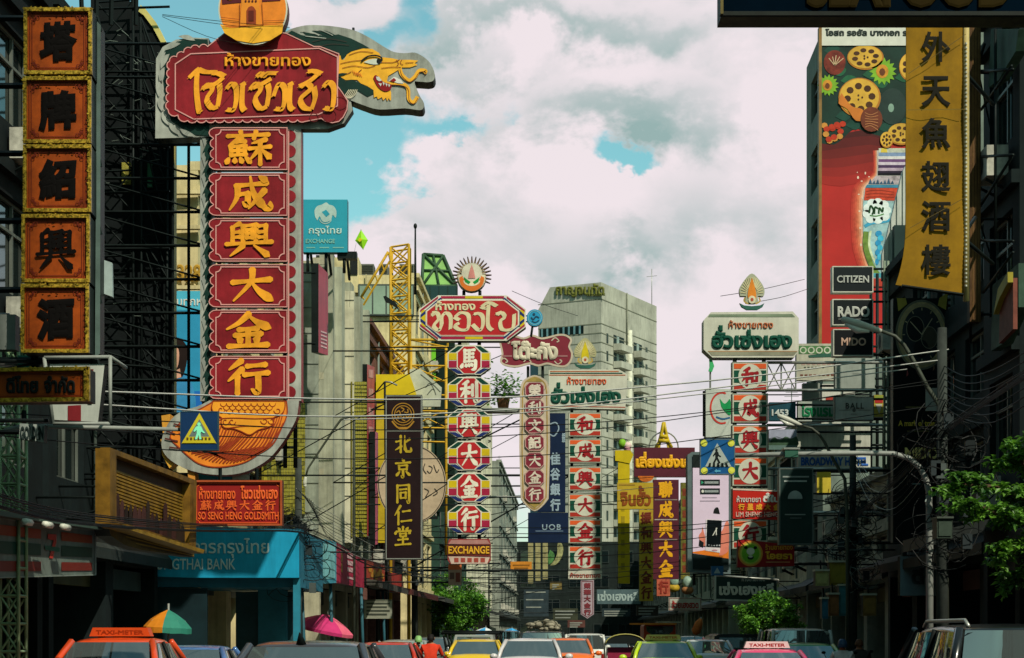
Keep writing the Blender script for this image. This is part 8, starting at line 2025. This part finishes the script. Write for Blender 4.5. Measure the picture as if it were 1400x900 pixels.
car('black sport utility vehicle with pale roof rails at the right edge', 1368, 17, '#16191a', 1.70, 1.86, 4.5, 'suv', rails=True, name='sport_utility_vehicle')
car('dark red car ahead of the black pickup in the right lane', 985, 66, '#6d2430', 1.46, 1.7)
car('dark grey car in the far left lane ahead of the silver hatchback', 590, 70, '#565d5c', 1.45, 1.7)
car('black car far ahead in the middle of the road', 836, 74, '#191d1e', 1.48, 1.7)
car('grey van far ahead on the left side', 690, 92, '#747c7a', 1.75, 1.75, 4.6, 'van', cat='van', name='van')
car('white car far ahead in the right lane', 945, 92, '#c4c6c0', 1.46, 1.72)

def other_vehicles():
    # bundle on the off-roader
    c = at(744, 862, 60); T = thing('bundle', 'pale lumpy bundle tied on the roof of the black off-roader', 'bundle', (c.x, c.y, 1.69)); rr = random.Random(3); m = MB(); lm = M('#8f8a78', .9, .5, 5)
    for i in range(26): m.ball((c.x+rr.uniform(-.5,.55), c.y+rr.uniform(-.3,.6), 1.74+rr.uniform(0,.28)*(1-abs(i%5-2)*.2)), rr.uniform(.08,.19), rr.uniform(.1,.2), rr.uniform(.05,.11), lm, 7, 5)
    m.build('sacks', T); m = MB(); m.path([(c.x-.6, c.y, 1.72), (c.x-.2, c.y-.3, 2.0), (c.x+.3, c.y-.3, 2.05), (c.x+.6, c.y, 1.72)], .015, M('#5a5a4a', .6), 4); m.build('strap', T)
    # rack truck
    X = (643-CX)/F*60; T = thing('pickup_truck', 'grey pickup with a black ladder rack behind the yellow and orange taxi', 'pickup', (X, 60, 0), -math.atan(SL)); pm = M('#9aa09b', .35, .1, 1, coat=.4)
    m = MB(); m.box((-.86,.0,.45), (.86,5.1,.98), pm); m.box((-.80,2.3,.98), (.80,4.0,1.03), pm); m.build('body', T, local=True)
    m = MB(); m.prism([Vector((x, 2.2, z)) for x, z in ((-.8,1.03),(.8,1.03),(.66,1.55),(-.66,1.55))], (0,1.6,0), pm); m.build('cab', T, local=True)
    m = MB(); m.face([(-.66,2.19,1.1),(.66,2.19,1.1),(.58,2.19,1.48),(-.58,2.19,1.48)], GLS); m.build('rear_window', T, local=True)
    m = MB()
    for x in (-.95,.95):
        for y in (.1,2.0,3.6): m.tube((x*.88,y,.98), (x,y,1.66), .03, BLACK, 5)
        m.tube((x,.0,1.66), (x,4.4,1.66), .04, BLACK, 5)
    for y in (.1,1.2,2.3,3.5): m.tube((-.95,y,1.66), (.95,y,1.66), .035, BLACK, 5)
    m.tube((-1.0,-.05,1.60),(1.0,-.05,1.60),.04,BLACK,5); m.build('ladder_rack', T, local=True)
    for sx in (-1,1):
        for y in (.9,4.2): m = MB(); m.tube((sx*.72,y,.35), (sx*.9,y,.35), .35, RUB, 14); m.build('wheel', T, local=True)
        m = MB(); m.box((sx*.82-.06,-.03,.62), (sx*.82+.06,.02,.86), M('#8c1414', .3)); m.build('tail_light', T, local=True)
    # black pickup with hood
    X = (1010-CX)/F*57; T = thing('pickup_truck', 'black covered pickup right of the silver car', 'pickup', (X, 57, 0), -math.atan(SL)); bm_ = M('#1a1f20', .35, .1, 1, coat=.4)
    m = MB(); m.box((-.88,0,.45), (.88,5.0,1.0), bm_); m.build('body', T, local=True); m = MB(); m.prism([Vector((x,.05,z)) for x, z in ((-.85,1.0),(.85,1.0),(.78,1.50),(.6,1.58),(-.6,1.58),(-.78,1.50))], (0,3.9,0), bm_); m.build('canopy', T, local=True)
    m = MB(); m.face([(-.68,.04,1.1),(.68,.04,1.1),(.62,.04,1.46),(-.62,.04,1.46)], GLS); m.build('rear_window', T, local=True)
    for sx in (-1,1):
        for y in (.9,4.1): m = MB(); m.tube((sx*.74,y,.35), (sx*.9,y,.35), .35, RUB, 14); m.build('wheel', T, local=True)
        m = MB(); m.box((sx*.84-.06,-.03,.62), (sx*.84+.06,.02,.9), M('#8c1414', .3)); m.build('tail_light', T, local=True)
    # tuk-tuk
    X = (855-CX)/F*50; T = thing('tuk_tuk', 'tuk-tuk with an arched black canopy left of the lime taxi', 'tuk-tuk', (X, 50, 0), -math.atan(SL))
    bl = M('#16201f', .5, .15, 2); m = MB(); rings = []
    for y in (0,.6,1.3,1.9): rings.append([Vector((.56*math.cos(a), y, 1.30+.27*math.sin(a))) for a in [math.pi*i/10 for i in range(11)]])
    m.loft(rings, bl, True, False, False); m.path([Vector((.565*math.cos(a), -.01, 1.30+.275*math.sin(a))) for a in [math.pi*i/12 for i in range(13)]], .018, M('#a9a25a', .4), 5); m.face(rings[0], M('#131a1a', .6)); m.build('canopy', T, local=True)
    m = MB()
    for sx in (-1,1):
        for y in (.05,1.1,1.9): m.tube((sx*.56,y,.5),(sx*.56,y,1.32),.02,GALV,5)
    m.build('frame', T, local=True)
    m = MB(); m.box((-.6,-.05,.35), (.6,1.5,.75), M('#2a5a8c', .4, .1, 2)); m.box((-.3,1.5,.4), (.3,2.4,.95), M('#2a5a8c', .4, .1, 2)); m.build('body', T, local=True)
    m = MB(); m.box((-.5,.2,.75), (.5,.4,1.2), M('#8c2440', .6)); m.box((-.5,.4,.72), (.5,.95,.84), M('#8c2440', .6)); m.build('seat', T, local=True)
    for (x, y) in ((-.52,.35),(.52,.35),(0,2.2)): m = MB(); m.tube((x-.06,y,.25),(x+.06,y,.25),.25,RUB,14); m.build('wheel', T, local=True)
    for sx in (-1,1): m = MB(); m.box((sx*.48-.07,-.08,.6),(sx*.48+.07,-.04,.7), M('#b5281c', .3)); m.build('tail_light', T, local=True)
    # orange minibus
    X = (902-CX)/F*128; T = thing('minibus', 'orange red minibus with a dark windscreen and a wide orange visor, far ahead', 'minibus', (X, 128, 0), -math.atan(SL)); om = M('#b8421f', .4, .12, 1)
    m = MB(); m.prism([Vector((x,0,z)) for x, z in ((-1.16,.4),(1.16,.4),(1.16,2.1),(1.06,2.28),(-1.06,2.28),(-1.16,2.1))], (0,6.5,0), om); m.build('body', T, local=True)
    m = MB(); m.face([(x,-.02,z) for x, z in ((-1.0,2.12),(-.95,1.75),(-.6,1.48),(0,1.38),(.6,1.48),(.95,1.75),(1.0,2.12))], GLS); wsh = m.build('windshield', T, local=True)
    V2, F2 = layout('1-80', .03); m = MB(); m.raw([Vector((-.36+p[0]*.34, -.03, 1.62+p[1]*.3)) for p in V2], F2, M('#a9b8b8', .4)); m.build('lettering', wsh, local=True)
    m = MB(); m.box((-2.2,-.5,2.22), (1.2,-.05,2.34), M('#d07a2c', .5, .2)); m.build('visor', T, local=True)
    m = MB(); m.box((-.2,-.3,2.36),(1.6,2.0,2.46), M('#a9a890', .5, .2)); m.build('roof_rack', T, local=True)
    for sx in (-1,1):
        m = MB(); m.tube((sx*.9,1.2,.42),(sx*1.12,1.2,.42),.42,RUB,14); m.build('wheel', T, local=True); m = MB(); m.tube((sx*.9,5.2,.42),(sx*1.12,5.2,.42),.42,RUB,14); m.build('wheel', T, local=True)
        m = MB(); m.box((sx*.85-.16,-.04,.75),(sx*.85+.16,0,.95), M('#c9cfd0', .2)); m.build('headlight', T, local=True)
other_vehicles()

# ================================================================== people on motorcycles
def skin_mesh(verts, edges, radii, root=0, levels=2):
    me = bpy.data.meshes.new('figure'); me.from_pydata(verts, edges, []); o = bpy.data.objects.new('figure', me); COL.objects.link(o)
    s = o.modifiers.new('skin', 'SKIN'); d = me.skin_vertices[0].data
    for i, r in enumerate(radii): d[i].radius = (r, r) if not isinstance(r, tuple) else r; d[i].use_root = (i == root)
    s.use_smooth_shade = True
    o.modifiers.new('sub', 'SUBSURF').levels = levels
    dg = bpy.context.evaluated_depsgraph_get(); dg.update(); ev = o.evaluated_get(dg); em = ev.to_mesh()
    V = [v.co.copy() for v in em.vertices]; Fc = [tuple(p.vertices) for p in em.polygons]; ev.to_mesh_clear()
    bpy.data.objects.remove(o); bpy.data.meshes.remove(me)
    return V, Fc
def rider(label, px, D, headtop, shirt, pants, bike_col, bike_label, hair='#17120f', helmet=None, skin='#9a6748', yaw=0.0):
    X = (px-CX)/F*D; S = headtop - 1.52     # seated rider, rear towards the viewer
    zs = .78 + S
    J = {'pelvis': (0,0,zs+.06), 'waist': (0,.03,zs+.22), 'chest': (0,.08,zs+.40), 'neck': (0,.10,zs+.53), 'neck2': (0,.115,zs+.57), 'headc': (0,.13,zs+.655), 'crown': (0,.13,zs+.72)}
    R_ = {'pelvis': (.17,.13), 'waist': (.145,.11), 'chest': (.175,.12), 'neck': (.075,.06), 'neck2': .055, 'headc': (.078,.095), 'crown': (.055,.065)}
    Ed = [('pelvis','waist'),('waist','chest'),('chest','neck'),('neck','neck2'),('neck2','headc'),('headc','crown')]
    for s, n in ((-1,'l'),(1,'r')):
        J.update({n+'sh': (s*.19,.09,zs+.46), n+'el': (s*.27,.20,zs+.24), n+'wr': (s*.26,.46,zs+.27), n+'pm': (s*.26,.53,zs+.285), n+'hp': (s*.10,.05,zs+.02), n+'kn': (s*.20,.47,zs-.02), n+'an': (s*.19,.36,zs-.42), n+'to': (s*.19,.52,zs-.46)})
        R_.update({n+'sh': .065, n+'el': .045, n+'wr': .028, n+'pm': (.04,.02), n+'hp': .10, n+'kn': .065, n+'an': .042, n+'to': .036})
        Ed += [('chest',n+'sh'),(n+'sh',n+'el'),(n+'el',n+'wr'),(n+'wr',n+'pm'),('pelvis',n+'hp'),(n+'hp',n+'kn'),(n+'kn',n+'an'),(n+'an',n+'to')]
        for i, (dx, l) in enumerate(((-.032,.055),(-.011,.066),(.011,.062),(.031,.048))):
            a, b = f'{n}f{i}a', f'{n}f{i}b'; J[a] = (s*.26+dx,.56+l*.4,zs+.29); J[b] = (s*.26+dx,.56+l*.7,zs+.255); R_[a] = .0095; R_[b] = .008; Ed += [(n+'pm',a),(a,b)]
        J[n+'th'] = (s*(.26-.055),.53,zs+.265); R_[n+'th'] = .0105; J[n+'th2'] = (s*(.26-.06),.57,zs+.25); R_[n+'th2'] = .009; Ed += [(n+'pm',n+'th'),(n+'th',n+'th2')]
    ks = list(J); V, Fc = skin_mesh([J[k] for k in ks], [(ks.index(a), ks.index(b)) for a, b in Ed], [R_[k] for k in ks])
    T = thing('person', label, 'person', (X, D+.6, 0), -math.atan(SL)+yaw)
    SK, SH, PT, SO = M(skin, .5, .08, 6), M(shirt, .8, .15, 8), M(pants, .85, .2, 8), M('#2a2420', .7)
    m = MB(); m.v = [tuple(v) for v in V]
    for mm in (SK, SH, PT, SO): m.idx(mm)
    for f_ in Fc:
        c = sum((V[i] for i in f_), Vector())/len(f_); m.f.append(f_); m.sm.append(True)
        arm = abs(c.x) > .20 and c.z < zs+.44 and c.z > zs+.12
        if c.z > zs+.525: k = 0
        elif abs(c.x) > .17 and c.y > .19 and c.z > zs+.12: k = 0
        elif c.z > zs+.13: k = 1
        elif c.z < zs-.41: k = 3
        else: k = 2
        m.mi.append(k)
    bd = m.build('body', T, local=True)
    f_ = MB(); hc = Vector((0,.13,zs+.655))
    for s in (-1,1): f_.ball(hc+Vector((s*.033,.088,.012)), .013,.008,.009, M('#e3e0d8', .3), 8, 6); f_.ball(hc+Vector((s*.033,.095,.012)), .006,.004,.006, BLACK, 8, 6); f_.ball(hc+Vector((s*.086,0,-.005)), .012,.02,.032, SK, 8, 6); f_.path([hc+Vector((s*.016,.094,.032)), hc+Vector((s*.05,.085,.034))], .005, BLACK, 4)
    f_.path([hc+Vector((0,.094,.012)), hc+Vector((0,.112,-.02))], .012, SK, 6, [.007,.014]); f_.path([hc+Vector((-.022,.090,-.048)), hc+Vector((0,.097,-.05)), hc+Vector((.022,.090,-.048))], .006, M('#8c4a40', .5), 5); f_.build('face', T, local=True)
    h = MB(); rings = []; hm = M(helmet or hair, .35 if helmet else .7, .1, 6); rs = 1.28 if helmet else 1.08
    for i in range(8):
        t = i/7; z = -.055 + .155*t if not helmet else -.07+.19*t; w_ = math.sqrt(max(0.0, 1-(max(0, z-.0)/(.115 if not helmet else .135))**2))*rs
        rings.append([hc+Vector((.083*w_*math.cos(a), (-.008 if z > .03 else -.03)+.102*w_*math.sin(a)*(1 if z > .03 or math.sin(a) < 0 else .25), z)) for a in [2*math.pi*k/16 for k in range(16)]])
    h.loft(rings, hm, True); h.build('helmet' if helmet else 'hair', T, local=True)
    # motorcycle
    B = thing('motorcycle', bike_label, 'motorcycle', (X, D+.6, 0), -math.atan(SL)+yaw); bc = M(bike_col, .3, .1, 2, coat=.5)
    for y in (-.35,.92):
        c = Vector((0,y,.29)); w = MB(); w.path([c+Vector((0,.245*math.cos(a),.245*math.sin(a))) for a in [2*math.pi*k/20 for k in range(21)]], .045, RUB, 7, None, False); w.tube(c-Vector((.05,0,0)), c+Vector((.05,0,0)), .05, RIM, 8)
        for k in range(8): w.tube(c, c+Vector((0,.22*math.cos(k*.785),.22*math.sin(k*.785))), .006, RIM, 4)
        w.build('wheel', B, local=True)
    w = MB(); w.loft([[Vector((x*sx, y, z)) for sx, z in ((-.5,zl),(-1,zm),(-.7,zh),(.7,zh),(1,zm),(.5,zl))] for y, x, zl, zm, zh in ((-.55,.07,.55,.62,.68),(-.3,.13,.42,.58,.72),(.1,.14,.30,.52,.70),(.35,.12,.28,.42,.52),(.62,.15,.38,.62,.80),(.75,.08,.5,.7,.9))], bc, True); w.build('fairing', B, local=True)
    w = MB(); w.loft([[Vector((x*math.cos(a), y, .73+S+.045*math.sin(a))) for a in [2*math.pi*k/10 for k in range(10)]] for y, x in ((-.55,.08),(-.4,.13),(0,.14),(.25,.09))], BLACK, True); w.build('seat', B, local=True)
    w = MB(); w.path([(-.31,.52,zs+.27),(-.2,.56,zs+.27),(-.05,.60,zs+.20),(.05,.60,zs+.20),(.2,.56,zs+.27),(.31,.52,zs+.27)], .016, BLACK, 6); w.tube((0,.62,zs+.2),(0,.90,.30),.03,GALV,6); w.build('handlebar', B, local=True)
    w = MB(); w.ball((0,.76,.86),.08,.07,.08,M('#d3d8d8',.15,spec=.8),10,7); w.build('headlight', B, local=True); w = MB(); w.box((-.06,-.62,.6),(.06,-.56,.68), M('#a01c1c', .3)); w.build('tail_light', B, local=True)
    for s in (-1,1): w = MB(); w.tube((s*.26,.55,zs+.27),(s*.34,.55,zs+.45),.007,BLACK,4); w.ball((s*.35,.55,zs+.47),.05,.012,.035,BLACK,8,6); w.build('mirror', B, local=True)
rider('motorcyclist in an orange red shirt with short black hair, left of the yellow taxi', 587, 42, 1.565, '#c9381f', '#2a2c33', '#a8201c', 'red motorcycle under the rider in the orange red shirt')
rider('motorcyclist in a white shirt wearing a dark blue helmet by the dark shops', 1160, 38, 1.44, '#c9cac6', '#2a2c33', '#24303c', 'dark motorcycle under the rider in the white shirt', helmet='#27415c')
rider('motorcyclist in a dark top with brown hair, just right of the rider in white', 1183, 39.5, 1.45, '#3a3632', '#23252b', '#3c3f40', 'grey motorcycle under the rider in the dark top', hair='#5a3620')
rider('motorcyclist in a grey shirt with a pale green helmet, beside the rider in orange red', 570, 49, 1.5, '#7d8686', '#2a2c33', '#8f9a98', 'silver motorcycle under the rider with the green helmet', helmet='#7fae6a')

bpy.data.objects.remove(_to); bpy.data.curves.remove(_tc)
